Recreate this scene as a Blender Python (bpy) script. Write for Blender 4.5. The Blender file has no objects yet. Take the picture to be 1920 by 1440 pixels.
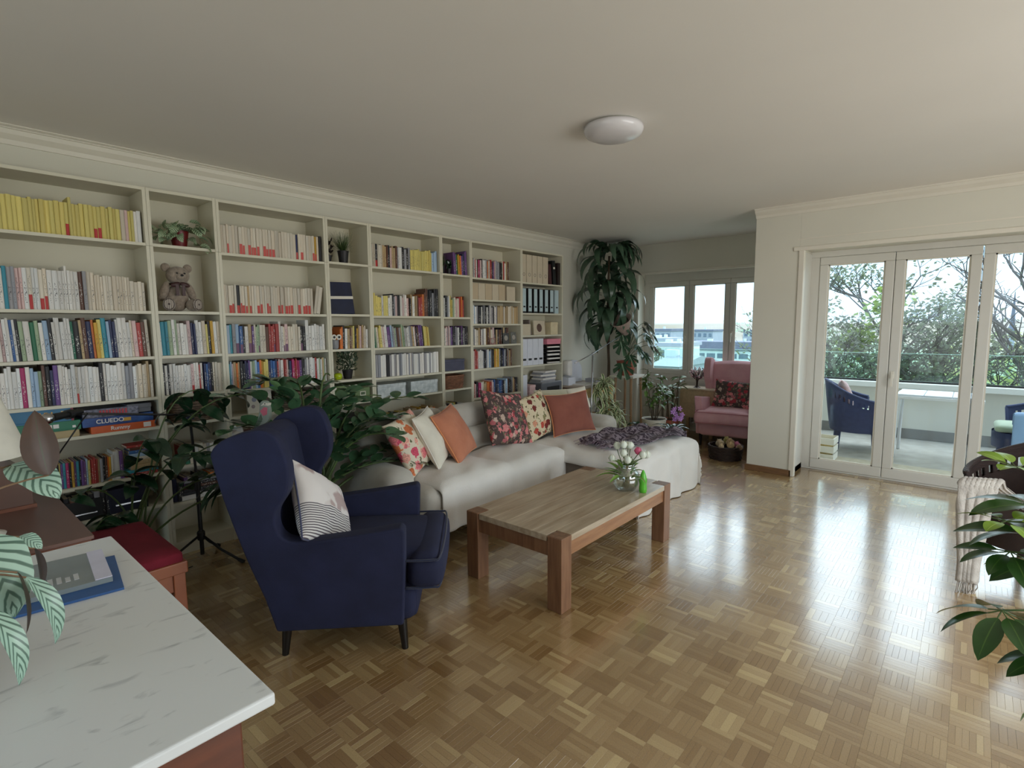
import bpy, bmesh, math, random
from math import sin, cos, pi, sqrt, radians, atan2
from mathutils import Vector, Matrix, Quaternion
import numpy as np
SC = bpy.context.scene
COL = SC.collection
rnd = random.Random(7)
H = 2.628            # ceiling height
DF = 3.904           # bookcase front plane
WL = 4.184           # bookcase wall
XE, XP, XD = 7.05, 5.695, 6.145   # alcove wall, pillar face, balcony door plane
# ---------------------------------------------------------------- camera
cd = bpy.data.cameras.new('camera'); cam = bpy.data.objects.new('camera', cd); COL.objects.link(cam)
cd.sensor_width = 36; cd.lens = 36 * 995.4 / 1920; cd.clip_end = 600; cd.clip_start = .05
_y, _p, _r = .7151, -.1091, -.0074
_f = Vector((cos(_y)*cos(_p), sin(_y)*cos(_p), sin(_p))); _ri = Vector((sin(_y), -cos(_y), 0)); _u = _ri.cross(_f)
_r2 = _ri*cos(_r) + _u*sin(_r); _u2 = -_ri*sin(_r) + _u*cos(_r)
cam.matrix_world = Matrix((( _r2.x, _u2.x, -_f.x, 0), (_r2.y, _u2.y, -_f.y, 0), (_r2.z, _u2.z, -_f.z, 1.5076), (0, 0, 0, 1)))
SC.camera = cam
# ---------------------------------------------------------------- view, world, lights
SC.view_settings.view_transform = 'Standard'
try: SC.view_settings.look = 'None'
except Exception: pass
SC.view_settings.exposure = 0.6
SC.view_settings.gamma = 1
SC.view_settings.use_curve_mapping = False
SC.cycles.use_denoising = True
SC.cycles.max_bounces = 10; SC.cycles.diffuse_bounces = 6; SC.cycles.glossy_bounces = 4
SC.cycles.transparent_max_bounces = 24; SC.cycles.sample_clamp_indirect = 6
w = bpy.data.worlds.new('overcast_sky'); SC.world = w; w.use_nodes = True
nt = w.node_tree; nt.nodes.clear()
def _n(t, **k):
    n = nt.nodes.new(t)
    for a, b in k.items(): setattr(n, a, b)
    return n
tc = _n('ShaderNodeTexCoord'); sx = _n('ShaderNodeSeparateXYZ'); nt.links.new(tc.outputs['Generated'], sx.inputs[0])
rp = _n('ShaderNodeValToRGB'); nt.links.new(sx.outputs['Z'], rp.inputs[0])
el = rp.color_ramp.elements
el[0].position = 0.0; el[0].color = (.30, .33, .30, 1)
el[1].position = 1.0; el[1].color = (1.1, 1.4, 1.7, 1)
for p_, c_ in ((.0005, (.50, .70, .88, 1)), (.12, (.43, .76, 1.0, 1)), (.35, (.62, .88, 1.08, 1))):
    e_ = el.new(p_); e_.color = c_
nz = _n('ShaderNodeTexNoise'); nz.inputs['Scale'].default_value = 3.0; nz.inputs['Detail'].default_value = 4
mp = _n('ShaderNodeMapping'); mp.inputs['Scale'].default_value = (1, 1, 3.5)
nt.links.new(tc.outputs['Generated'], mp.inputs[0]); nt.links.new(mp.outputs[0], nz.inputs[0])
cr = _n('ShaderNodeValToRGB'); cr.color_ramp.elements[0].position = .42; cr.color_ramp.elements[1].position = .68
cr.color_ramp.elements[0].color = (0, 0, 0, 1); cr.color_ramp.elements[1].color = (.5, .5, .5, 1)
nt.links.new(nz.outputs[0], cr.inputs[0])
mx = _n('ShaderNodeMixRGB'); nt.links.new(cr.outputs[0], mx.inputs[0]); nt.links.new(rp.outputs[0], mx.inputs[1]); mx.inputs[2].default_value = (.70, .84, .98, 1)
bg = _n('ShaderNodeBackground'); nt.links.new(mx.outputs[0], bg.inputs[0]); bg.inputs[1].default_value = 1.6
wo = _n('ShaderNodeOutputWorld'); nt.links.new(bg.outputs[0], wo.inputs[0])
def sun(name, az, elev, strength, ang, col):
    l = bpy.data.lights.new(name, 'SUN'); l.energy = strength; l.angle = radians(ang); l.color = col
    o = bpy.data.objects.new(name, l); COL.objects.link(o)
    d = Vector((cos(radians(az))*cos(radians(elev)), sin(radians(az))*cos(radians(elev)), sin(radians(elev))))
    o.rotation_euler = d.to_track_quat('Z', 'Y').to_euler(); o.location = d*30 
    return o
sun('veiled_sun', -8, 34, 2.3, 120, (1, .99, .97))
def add_fill_light(loc, rot, sx_, sy_, e, col):
    l = bpy.data.lights.new('added_fill_light', 'AREA'); l.shape = 'RECTANGLE'; l.size = sx_; l.size_y = sy_; l.energy = e; l.color = col
    o = bpy.data.objects.new('added_fill_light', l); COL.objects.link(o); o.location = loc; o.rotation_euler = rot
# fill lamps added at the unseen rear and side walls to brighten the room
add_fill_light((-2.60, 1.2, 1.3), (0, radians(-90), 0), 1.8, 3.5, 8, (1, .98, .95))
add_fill_light((2.6, -2.42, 1.35), (radians(90), 0, 0), 3.4, 1.6, 50, (1, .98, .95))
def portal(loc, rot, sx_, sy_):
    l = bpy.data.lights.new('window_portal', 'AREA'); l.shape = 'RECTANGLE'; l.size = sx_; l.size_y = sy_; l.cycles.is_portal = True
    o = bpy.data.objects.new('window_portal', l); COL.objects.link(o); o.location = loc; o.rotation_euler = rot
portal((XD+.1, .1, 1.15), (0, radians(90), 0), 2.2, 2.6)
portal((7.45, 2.75, 1.45), (0, radians(90), 0), 1.3, 1.9)
# ---------------------------------------------------------------- helpers
def lin(c):
    return tuple(((x/12.92) if x <= .04045 else ((x+.055)/1.055)**2.4) for x in c[:3]) + (1,)
def hexc(s):
    return tuple(int(s[i:i+2], 16)/255 for i in (0, 2, 4))
MATS = {}
def mat(name, col, rough=.6, metal=0, var=.08, scale=12, bump=0, bscale=80, spec=.5, sheen=0, stretch=None, col2=None, trans=0, alpha=1, coords='Object', detail=3, sub=0):
    if name in MATS: return MATS[name]
    m = bpy.data.materials.new(name); m.use_nodes = True; MATS[name] = m
    t = m.node_tree; b = t.nodes['Principled BSDF']
    if isinstance(col, str): col = hexc(col)
    c = lin(col)
    b.inputs['Roughness'].default_value = rough; b.inputs['Metallic'].default_value = metal
    b.inputs['Specular IOR Level'].default_value = spec
    if sheen: b.inputs['Sheen Weight'].default_value = sheen; b.inputs['Sheen Roughness'].default_value = .5
    if trans: b.inputs['Transmission Weight'].default_value = trans
    if sub: b.inputs['Subsurface Weight'].default_value = sub
    tcn = t.nodes.new('ShaderNodeTexCoord'); src = tcn.outputs[coords]
    if stretch:
        mpn = t.nodes.new('ShaderNodeMapping'); mpn.inputs['Scale'].default_value = stretch; t.links.new(src, mpn.inputs[0]); src = mpn.outputs[0]
    if var or col2:
        nzn = t.nodes.new('ShaderNodeTexNoise'); nzn.inputs['Scale'].default_value = scale; nzn.inputs['Detail'].default_value = detail
        t.links.new(src, nzn.inputs['Vector'])
        r = t.nodes.new('ShaderNodeValToRGB'); t.links.new(nzn.outputs[0], r.inputs[0])
        r.color_ramp.elements[0].position = .3; r.color_ramp.elements[1].position = .7
        if col2:
            c2 = lin(hexc(col2) if isinstance(col2, str) else col2)
            r.color_ramp.elements[0].color = c; r.color_ramp.elements[1].color = c2
        else:
            r.color_ramp.elements[0].color = tuple(x*(1-var) for x in c[:3])+(1,)
            r.color_ramp.elements[1].color = tuple(min(1, x*(1+var)) for x in c[:3])+(1,)
        t.links.new(r.outputs[0], b.inputs['Base Color'])
    else:
        b.inputs['Base Color'].default_value = c
    if bump:
        n2 = t.nodes.new('ShaderNodeTexNoise'); n2.inputs['Scale'].default_value = bscale; n2.inputs['Detail'].default_value = 2
        t.links.new(src, n2.inputs['Vector'])
        bp = t.nodes.new('ShaderNodeBump'); bp.inputs['Strength'].default_value = bump; bp.inputs['Distance'].default_value = .004
        t.links.new(n2.outputs[0], bp.inputs['Height']); t.links.new(bp.outputs[0], b.inputs['Normal'])
    return m
def tag(o, label=None, cat=None, group=None, kind=None):
    if label: o['label'] = label
    if cat: o['category'] = cat
    if group: o['group'] = group
    if kind: o['kind'] = kind
    return o
def thing(name, label, cat, loc=(0, 0, 0), rz=0, group=None):
    o = bpy.data.objects.new(name, None); o.empty_display_size = .1; COL.objects.link(o)
    o.location = loc; o.rotation_euler = (0, 0, rz)
    return tag(o, label, cat, group)
class MB:
    def __init__(s): s.v = []; s.f = []; s.m = []; s.M = None
    def add(s, vs, fs, mi=0, M=None):
        b = len(s.v)
        if M is not None: vs = [M @ Vector(q) for q in vs]
        if s.M is not None: vs = [s.M @ Vector(q) for q in vs]
        s.v += [tuple(q) for q in vs]; s.f += [tuple(b+i for i in f) for f in fs]; s.m += [mi]*len(fs)
        return s
    def box(s, x0, x1, y0, y1, z0, z1, mi=0, M=None):
        vs = [(x0,y0,z0),(x1,y0,z0),(x1,y1,z0),(x0,y1,z0),(x0,y0,z1),(x1,y0,z1),(x1,y1,z1),(x0,y1,z1)]
        return s.add(vs, [(0,3,2,1),(4,5,6,7),(0,1,5,4),(1,2,6,5),(2,3,7,6),(3,0,4,7)], mi, M)
    def tube(s, pts, r0, r1=None, seg=8, mi=0, cap=True, M=None):
        r1 = r0 if r1 is None else r1
        P = [Vector(p) for p in pts]; n = len(P); vs = []; up = None
        for i, p in enumerate(P):
            d = (P[min(i+1, n-1)]-P[max(i-1, 0)]).normalized()
            if up is None: up = Vector((0, 0, 1)) if abs(d.z) < .9 else Vector((1, 0, 0))
            a = d.cross(up).normalized(); up = a.cross(d).normalized()
            rr = r0+(r1-r0)*i/max(1, n-1)
            if callable(r0): rr = r0(i/(n-1))
            for k in range(seg):
                t = 2*pi*k/seg; vs.append(p+(a*cos(t)+up*sin(t))*rr)
        fs = [(i*seg+k, i*seg+(k+1) % seg, (i+1)*seg+(k+1) % seg, (i+1)*seg+k) for i in range(n-1) for k in range(seg)]
        if cap: fs += [tuple(range(seg))[::-1], tuple((n-1)*seg+k for k in range(seg))]
        return s.add(vs, fs, mi, M)
    def lathe(s, prof, seg=24, mi=0, c=(0, 0, 0), M=None, sx=1, sy=1):
        vs = []; n = len(prof)
        for r, z in prof:
            for k in range(seg):
                t = 2*pi*k/seg; vs.append((c[0]+r*cos(t)*sx, c[1]+r*sin(t)*sy, c[2]+z))
        fs = [(i*seg+k, i*seg+(k+1) % seg, (i+1)*seg+(k+1) % seg, (i+1)*seg+k) for i in range(n-1) for k in range(seg)]
        fs += [tuple(range(seg))[::-1], tuple((n-1)*seg+k for k in range(seg))]
        return s.add(vs, fs, mi, M)
    def prism(s, poly, axis, a, b, mi=0, M=None):
        # poly in the two other axes, extruded along axis from a to b
        def mk(p, t):
            return {'x': (t, p[0], p[1]), 'y': (p[0], t, p[1]), 'z': (p[0], p[1], t)}[axis]
        n = len(poly); vs = [mk(p, a) for p in poly]+[mk(p, b) for p in poly]
        fs = [tuple(range(n)), tuple(range(2*n-1, n-1, -1))]+[(i, n+i, n+(i+1) % n, (i+1) % n) for i in range(n)]
        return s.add(vs, fs, mi, M)
    def grid(s, fn, nu, nv, mi=0, M=None):
        vs = [fn(i/nu, j/nv) for j in range(nv+1) for i in range(nu+1)]
        fs = [(j*(nu+1)+i, j*(nu+1)+i+1, (j+1)*(nu+1)+i+1, (j+1)*(nu+1)+i) for j in range(nv) for i in range(nu)]
        return s.add(vs, fs, mi, M)
    def soft(s, c, h, r, n=12, puff=0, mi=0, M=None, noise=0, side=0, seed=0):
        # rounded upholstery block: centre c, half sizes h, edge radius r
        hx, hy, hz = h; r = min(r, hx, hy, hz)
        R = random.Random(seed); ph = [R.uniform(0, 6) for _ in range(6)]
        def rb(p):
            q = Vector((max(-hx+r, min(hx-r, p[0])), max(-hy+r, min(hy-r, p[1])), max(-hz+r, min(hz-r, p[2]))))
            d = Vector(p)-q
            o = q+(d.normalized()*r if d.length > 1e-9 else d)
            fx, fy, fz = 1-(p[0]/hx)**2, 1-(p[1]/hy)**2, 1-(p[2]/hz)**2
            if puff: o.z += puff*max(0, fx)**.6*max(0, fy)**.6*(1 if o.z > 0 else -.15)*(abs(o.z)/hz)
            if side:
                o.x += side*(o.x/hx)*max(0, fy)*max(0, fz); o.y += side*(o.y/hy)*max(0, fx)*max(0, fz)
            if noise:
                o.z += noise*(sin(o.x*17+ph[0])*sin(o.y*13+ph[1])+.5*sin(o.x*37+ph[2]+o.y*23))
                o.y += noise*.7*sin(o.x*19+ph[3])*max(0, fz)
            return o+Vector(c)
        def sp(t):  # cluster samples near both ends
            return -cos(t*pi)
        for ax in range(3):
            for sg in (-1, 1):
                def fn(u, v, ax=ax, sg=sg):
                    a, b = sp(u), sp(v)
                    if sg < 0: a, b = b, a
                    p = [0, 0, 0]; p[ax] = sg*h[ax]; p[(ax+1) % 3] = a*h[(ax+1) % 3]; p[(ax+2) % 3] = b*h[(ax+2) % 3]
                    return rb(p)
                s.grid(fn, n, n, mi, M)
        return s
    def build(s, name, mats, parent=None, smooth=False, bevel=0, bseg=2, merge=0, sharp=None, uv=None, loc=None, sub=0):
        me = bpy.data.meshes.new(name); me.from_pydata(s.v, [], s.f)
        if not isinstance(mats, (list, tuple)): mats = [mats]
        for q in mats: me.materials.append(q)
        if len(mats) > 1: me.polygons.foreach_set('material_index', s.m)
        if merge or bevel:
            bm = bmesh.new(); bm.from_mesh(me)
            if merge: bmesh.ops.remove_doubles(bm, verts=bm.verts, dist=merge)
            bmesh.ops.recalc_face_normals(bm, faces=bm.faces)
            if bevel:
                es = [e for e in bm.edges if len(e.link_faces) == 2 and e.calc_face_angle(0) > .5]
                bmesh.ops.bevel(bm, geom=es, offset=bevel, segments=bseg, profile=.5, affect='EDGES', clamp_overlap=True)
            bm.to_mesh(me); bm.free()
        if smooth:
            me.polygons.foreach_set('use_smooth', [True]*len(me.polygons))
            if sharp: me.set_sharp_from_angle(angle=radians(sharp))
        me.update()
        o = bpy.data.objects.new(name, me); COL.objects.link(o)
        if parent is not None: o.parent = parent
        if loc: o.location = loc
        return o
def struct(name, mb, m, label=None, **k):
    o = mb.build(name, m, **k); return tag(o, label, None, None, 'structure')
def place(me, name, parent, M, label=None):
    o = bpy.data.objects.new(name, me); COL.objects.link(o); o.parent = parent; o.matrix_local = M
    return o
def smoothpts(pts, n=6, closed=False):
    P = [Vector(p) for p in pts]; out = []; m = len(P)
    rng = range(m if closed else m-1)
    for i in rng:
        if closed: a, b, c, d = P[i-1], P[i], P[(i+1) % m], P[(i+2) % m]
        else: a, b, c, d = P[max(i-1, 0)], P[i], P[i+1], P[min(i+2, m-1)]
        for k in range(n):
            t = k/n
            out.append(.5*((2*b)+(c-a)*t+(2*a-5*b+4*c-d)*t*t+(3*b-a-3*c+d)*t**3))
    if not closed: out.append(P[-1])
    return out
def text_mesh(s, size, extrude, m, parent, M, name='lettering', bold=False):
    c = bpy.data.curves.new(name, 'FONT'); c.body = s; c.size = size; c.extrude = extrude; c.align_x = 'CENTER'; c.align_y = 'CENTER'
    if bold: c.offset = size*.02
    o = bpy.data.objects.new(name, c); COL.objects.link(o)
    dg = bpy.context.evaluated_depsgraph_get(); me = bpy.data.meshes.new_from_object(o.evaluated_get(dg))
    COL.objects.unlink(o); bpy.data.objects.remove(o)
    me.materials.clear(); me.materials.append(m)
    q = bpy.data.objects.new(name, me); COL.objects.link(q); q.parent = parent; q.matrix_local = M
    return q
def aim(p, d, roll=0, s=1):
    # matrix taking local +X to d, local Z as near world up as possible
    x = Vector(d).normalized(); z = Vector((0, 0, 1))
    if abs(x.z) > .97: z = Vector((0, 1, 0))
    y = z.cross(x).normalized(); z = x.cross(y)
    M = Matrix(((x.x, y.x, z.x, 0), (x.y, y.y, z.y, 0), (x.z, y.z, z.z, 0), (0, 0, 0, 1)))
    return Matrix.Translation(Vector(p)) @ M @ Matrix.Rotation(roll, 4, 'X') @ Matrix.Scale(s, 4)
def leaf_mesh(name, L, W, m, droop=.6, fold=.25, n=8, shape=1.0, tip=1.0, wave=0, thick=0, lobes=None):
    # leaf along +X; droop bends it downward (radians over its length); uv: u across, v along
    vs = []; fs = []; uvs = []; x = z = 0; a = droop*-.35
    rows = []
    for i in range(n+1):
        t = i/n
        wd = W*.5*(sin(pi*min(1, t**shape*.98+.02))**(.75))*(1 if t < .98 else .15)
        if lobes and 0 < i < n: wd *= (1 if i % 2 else lobes)
        rows.append((x, z, wd, t, a))
        a += droop*1.35/n
        x += cos(a)*L/n; z -= sin(a)*L/n
    for i, (x, z, wd, t, a) in enumerate(rows):
        zz = fold*wd; wv = wave*sin(t*14)*wd
        vs += [(x, -wd, z+zz+wv), (x, -wd*.5, z+zz*.45), (x, 0, z), (x, wd*.5, z+zz*.45), (x, wd, z+zz-wv)]
    for i in range(n):
        for k in range(4):
            fs.append((i*5+k, (i+1)*5+k, (i+1)*5+k+1, i*5+k+1))
    me = bpy.data.meshes.new(name); me.from_pydata(vs, [], fs); me.materials.append(m)
    uvl = me.uv_layers.new(name='UVMap')
    for p in me.polygons:
        p.use_smooth = True
        for li in p.loop_indices:
            vi = me.loops[li].vertex_index; r, k = divmod(vi, 5); uvl.data[li].uv = (k/4, r/n)
    me.update(); return me
def leaf_mat(name, c1, c2, under=None, rough=.35, stripe=0, sc=14, edge=0):
    if name in MATS: return MATS[name]
    m = mat(name, c1, rough=rough, var=.25, scale=9)
    t = m.node_tree; b = t.nodes['Principled BSDF']
    uv = t.nodes.new('ShaderNodeUVMap'); sp = t.nodes.new('ShaderNodeSeparateXYZ'); t.links.new(uv.outputs[0], sp.inputs[0])
    def mth(op, a, b_=None):
        q = t.nodes.new('ShaderNodeMath'); q.operation = op
        for i, vv in enumerate((a, b_)):
            if vv is None: continue
            if hasattr(vv, 'links'): t.links.new(vv, q.inputs[i])
            else: q.inputs[i].default_value = vv
        return q.outputs[0]
    off = mth('ABSOLUTE', mth('SUBTRACT', sp.outputs[0], .5))
    if stripe == 1:   # veins slanting from the midrib
        f = mth('SINE', mth('MULTIPLY', mth('SUBTRACT', sp.outputs[1], mth('MULTIPLY', off, .55)), sc*6.28)); f = mth('ADD', mth('MULTIPLY', f, 1.6), 1.15)
    elif stripe == 2:  # long stripes: pale margins
        f = mth('MULTIPLY', mth('SUBTRACT', off, .22), 12)
    else:             # only a pale midrib
        f = mth('MULTIPLY', mth('SUBTRACT', .035, off), 40)
    cl = t.nodes.new('ShaderNodeClamp'); t.links.new(f, cl.inputs[0])
    mxn = t.nodes.new('ShaderNodeMixRGB'); t.links.new(cl.outputs[0], mxn.inputs[0])
    old = b.inputs['Base Color'].links[0].from_socket; t.links.new(old, mxn.inputs[1]); mxn.inputs[2].default_value = lin(hexc(c2))
    out = mxn.outputs[0]
    if under:
        g = t.nodes.new('ShaderNodeNewGeometry'); m2 = t.nodes.new('ShaderNodeMixRGB'); t.links.new(g.outputs['Backfacing'], m2.inputs[0]); t.links.new(out, m2.inputs[1]); m2.inputs[2].default_value = lin(hexc(under)); out = m2.outputs[0]
    t.links.new(out, b.inputs['Base Color'])
    return m
# ================================================================= MATERIALS
WHITE = mat('wall_paint', (.85, .84, .79), rough=.75, var=.02, scale=2, bump=.04, bscale=160)
CEIL = mat('ceiling_paint', (.90, .885, .86), rough=.8, var=.02, scale=1.2)
TRIM = mat('trim_paint', (.88, .86, .81), rough=.5, var=.02, scale=3)
PVC = mat('window_frame_white', (.84, .83, .80), rough=.35, var=.02, scale=4)
BASEB = mat('baseboard_oak', (.47, .34, .22), rough=.45, var=.2, scale=6, stretch=(1, 1, 8))
GASKET = mat('dark_gasket', (.16, .16, .16), rough=.6, var=0)
CHROME = mat('brushed_steel', (.72, .72, .73), rough=.25, metal=1, var=.03)
BLACKM = mat('black_metal', (.05, .05, .055), rough=.4, var=.05)
BLACKP = mat('black_plastic', (.08, .08, .085), rough=.5, var=.05)
GLASS = bpy.data.materials.new('window_glass'); GLASS.use_nodes = True
_t = GLASS.node_tree; _t.nodes.clear()
_o = _t.nodes.new('ShaderNodeOutputMaterial'); _m = _t.nodes.new('ShaderNodeMixShader'); _a = _t.nodes.new('ShaderNodeBsdfTransparent'); _g = _t.nodes.new('ShaderNodeBsdfGlossy')
_lw = _t.nodes.new('ShaderNodeLayerWeight'); _pw = _t.nodes.new('ShaderNodeMath'); _pw.operation = 'POWER'; _pw.inputs[1].default_value = 5; _t.links.new(_lw.outputs['Facing'], _pw.inputs[0]); _fr = _t.nodes.new('ShaderNodeMath'); _fr.name = 'Schlick'; _fr.operation = 'MULTIPLY_ADD'; _fr.inputs[1].default_value = .9; _fr.inputs[2].default_value = .025; _t.links.new(_pw.outputs[0], _fr.inputs[0])
_a.inputs[0].default_value = (.97, .985, .98, 1); _g.inputs['Roughness'].default_value = .02
_t.links.new(_fr.outputs[0], _m.inputs[0]); _t.links.new(_a.outputs[0], _m.inputs[1]); _t.links.new(_g.outputs[0], _m.inputs[2]); _t.links.new(_m.outputs[0], _o.inputs[0])
RAILG = GLASS.copy(); RAILG.name = 'railing_glass_tinted'; RAILG.node_tree.nodes['Transparent BSDF'].inputs[0].default_value = (.84, .92, .88, 1)
# ================================================================= FLOOR
PAR = bpy.data.materials.new('oak_mosaic_parquet'); PAR.use_nodes = True
t = PAR.node_tree; b = t.nodes['Principled BSDF']
at_ = t.nodes.new('ShaderNodeAttribute'); at_.attribute_name = 'tone'
rp2 = t.nodes.new('ShaderNodeValToRGB'); t.links.new(at_.outputs['Fac'], rp2.inputs[0])
e = rp2.color_ramp.elements; e[0].position = 0; e[0].color = lin((.50, .36, .20)); e[1].position = 1; e[1].color = lin((.86, .76, .55))
for p_, c_ in ((.3, (.62, .49, .31)), (.65, (.71, .59, .41))): x_ = e.new(p_); x_.color = lin(c_)
tcn = t.nodes.new('ShaderNodeTexCoord'); mp_ = t.nodes.new('ShaderNodeMapping'); t.links.new(tcn.outputs['Object'], mp_.inputs[0]); mp_.inputs['Scale'].default_value = (60, 60, 60)
nn = t.nodes.new('ShaderNodeTexNoise'); nn.inputs['Scale'].default_value = 3; nn.inputs['Detail'].default_value = 3; t.links.new(mp_.outputs[0], nn.inputs['Vector'])
mm = t.nodes.new('ShaderNodeMixRGB'); mm.blend_type = 'MULTIPLY'; mm.inputs[0].default_value = .35; t.links.new(rp2.outputs[0], mm.inputs[1]); t.links.new(nn.outputs[0], mm.inputs[2])
t.links.new(mm.outputs[0], b.inputs['Base Color'])
n3 = t.nodes.new('ShaderNodeTexNoise'); n3.inputs['Scale'].default_value = 1.2; n3.inputs['Detail'].default_value = 4; t.links.new(tcn.outputs['Object'], n3.inputs['Vector'])
mr = t.nodes.new('ShaderNodeMapRange'); mr.inputs['From Min'].default_value = .3; mr.inputs['From Max'].default_value = .7; mr.inputs['To Min'].default_value = .20; mr.inputs['To Max'].default_value = .30
t.links.new(n3.outputs[0], mr.inputs[0]); t.links.new(mr.outputs[0], b.inputs['Roughness'])
b.inputs['Specular IOR Level'].default_value = .6; b.inputs['Coat Weight'].default_value = 1.0; b.inputs['Coat Roughness'].default_value = .17; b.inputs['Coat IOR'].default_value = 2.2
bmp = t.nodes.new('ShaderNodeBump'); bmp.inputs['Strength'].default_value = .045; bmp.inputs['Distance'].default_value = .002
n4 = t.nodes.new('ShaderNodeTexNoise'); n4.inputs['Scale'].default_value = 14; n4.inputs['Detail'].default_value = 2; t.links.new(tcn.outputs['Object'], n4.inputs['Vector'])
t.links.new(n4.outputs[0], bmp.inputs['Height']); t.links.new(bmp.outputs[0], b.inputs['Normal']); t.links.new(bmp.outputs[0], b.inputs['Coat Normal'])
DARKJ = mat('parquet_bedding', (.22, .15, .08), rough=.8, var=.1)
fb = MB(); fb.box(-2.6, XD+.02, -2.42, WL, -.12, -.007); fb.box(XD+.02, 7.35, 1.4, WL, -.12, -.007)
floor = struct('floor', fb, DARKJ, 'warm oak mosaic parquet floor laid in small basket weave squares')
TS = .118; GAP = .0004
rp_ = random.Random(3)
VAR = []
for k in range(24):
    base = rp_.choice([.25, .4, .5, .55, .6, .7, .45, .35]); nf = rp_.choice([5, 5, 5, 4, 6]); vs = []; fs = []; tn = []
    fw = TS/nf
    for i in range(nf):
        x0, x1 = -TS/2+i*fw+GAP/2, -TS/2+(i+1)*fw-GAP/2; y0, y1 = -TS/2+GAP/2, TS/2-GAP/2
        z = -.00025*rp_.random(); dz = rp_.uniform(-.00006, .00006); dx = rp_.uniform(-.00002, .00002)
        bb = len(vs)
        c = .0003
        vs += [(x0, y0, -.007), (x1, y0, -.007), (x1, y1, -.007), (x0, y1, -.007), (x0, y0, z-c), (x1, y0, z-c), (x1, y1, z-c), (x0, y1, z-c),
               (x0+c, y0+c, z+dz+dx), (x1-c, y0+c, z+dz-dx), (x1-c, y1-c, z-dz-dx), (x0+c, y1-c, z-dz+dx)]
        ff = [(8, 9, 10, 11), (4, 5, 9, 8), (5, 6, 10, 9), (6, 7, 11, 10), (7, 4, 8, 11), (0, 1, 5, 4), (1, 2, 6, 5), (2, 3, 7, 6), (3, 0, 4, 7)]
        fs += [tuple(bb+q for q in f) for f in ff]
        tt = min(1, max(0, base+rp_.uniform(-.13, .13)+(rp_.random() < .12)*rp_.uniform(.1, .35)))
        tn += [tt]*len(ff)
    VAR.append((np.array(vs), fs, tn))
def set_tone(me, tn):
    a = me.attributes.new('tone', 'FLOAT', 'FACE'); a.data.foreach_set('value', tn)
vmeshes = []
for vs, fs, tn in VAR:
    me = bpy.data.meshes.new('parquet_block'); me.from_pydata([tuple(q) for q in vs], [], fs); me.materials.append(PAR); set_tone(me, tn); vmeshes.append(me)
def project(p):
    d = Vector(p)-Vector((0, 0, 1.5076)); z = d.dot(_f)
    if z < .05: return None
    return 960+995.4*d.dot(_r2)/z, 720-995.4*d.dot(_u2)/z, z
cells = []
nx0 = int(-2.6/TS)-1
for i in range(-22, 64):
    for j in range(-21, 37):
        x, y = .06+i*TS, .035+j*TS
        if x-TS/2 < -2.62 or y+TS/2 > WL+.08 or y-TS/2 < -2.5: continue
        if x+TS/2 > XD+.05 and not (y-TS/2 > 1.3 and x+TS/2 < 7.4): continue
        if x > XP-.05 and y < 1.75 and x > XD-.02: continue
        s = project((x, y, 0)); k = rp_.randrange(24); rot = (i+j) % 2
        big = 0
        if s and -10 < s[0] < 1930 and -10 < s[1] < 1450:
            hid = (s[0] < 500 and s[1] > 1040+.9*(s[0]-215)) or (530 < s[0] < 790 and s[1] < 1190) or (s[0] < 340 and s[1] < 1150)
            if not hid: big = 1/s[2]**2
        cells.append((big, x, y, k, rot))
cells.sort(key=lambda c: -c[0])
for big, x, y, k, rot in cells[:300]:
    o = bpy.data.objects.new('parquet_block', vmeshes[k]); COL.objects.link(o); o.parent = floor
    o.location = (x, y, 0); o.rotation_euler = (0, 0, pi/2*rot)
av = []; af = []; atn = []; off = 0
for big, x, y, k, rot in cells[300:]:
    vs, fs, tn = VAR[k]
    q = vs.copy()
    if rot: q = np.stack([-vs[:, 1], vs[:, 0], vs[:, 2]], 1)
    av.append(q+np.array([x, y, 0])); af += [tuple(off+i for i in f) for f in fs]; atn += tn; off += len(q)
me = bpy.data.meshes.new('parquet_blocks'); me.from_pydata(np.concatenate(av).tolist(), [], af); me.materials.append(PAR); set_tone(me, atn)
o = bpy.data.objects.new('parquet_blocks', me); COL.objects.link(o); o.parent = floor; o['kind'] = 'stuff'
# ================================================================= SHELL
m = MB(); m.box(-2.6, 7.6, -2.42, WL, H, H+.2); struct('ceiling', m, CEIL, 'smooth off-white painted ceiling with a round lamp')
m = MB(); m.box(-2.75, 7.6, WL, WL+.15, 0, H+.2); struct('wall_left', m, WHITE, 'cream wall behind the long row of bookcases')
# unseen rear and side walls; their window openings are added to brighten the room
m = MB(); m.box(-2.75, -2.6, -2.42, WL, 0, .35).box(-2.75, -2.6, -2.42, WL, 2.25, H).box(-2.75, -2.6, -2.42, -.6, .35, 2.25).box(-2.75, -2.6, 3.0, WL, .35, 2.25)
struct('wall_rear', m, WHITE)
m = MB(); m.box(-2.75, XD, -2.57, -2.42, 0, .5).box(-2.75, XD, -2.57, -2.42, 2.2, H).box(-2.75, .8, -2.57, -2.42, .5, 2.2).box(4.4, XD, -2.57, -2.42, .5, 2.2)
struct('wall_right', m, WHITE)
def simple_window(name, x0, x1, y0, y1, z0, z1, axis):  # frames for the added window openings out of view
    f = MB()
    def bx(a0, a1, c0, c1):
        if axis == 'x': f.box(x0, x1, a0, a1, c0, c1)
        else: f.box(a0, a1, y0, y1, c0, c1)
    A0, A1 = (y0, y1) if axis == 'x' else (x0, x1)
    bx(A0, A1, z0, z0+.07); bx(A0, A1, z1-.07, z1); n = 3
    for i in range(n+1):
        a = A0+(A1-A0-.07)*i/n; bx(a, a+.07, z0+.07, z1-.07)
    return struct(name, f, PVC)
simple_window('added_window_3', -2.71, -2.65, -.6, 3.0, .35, 2.25, 'x')
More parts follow.
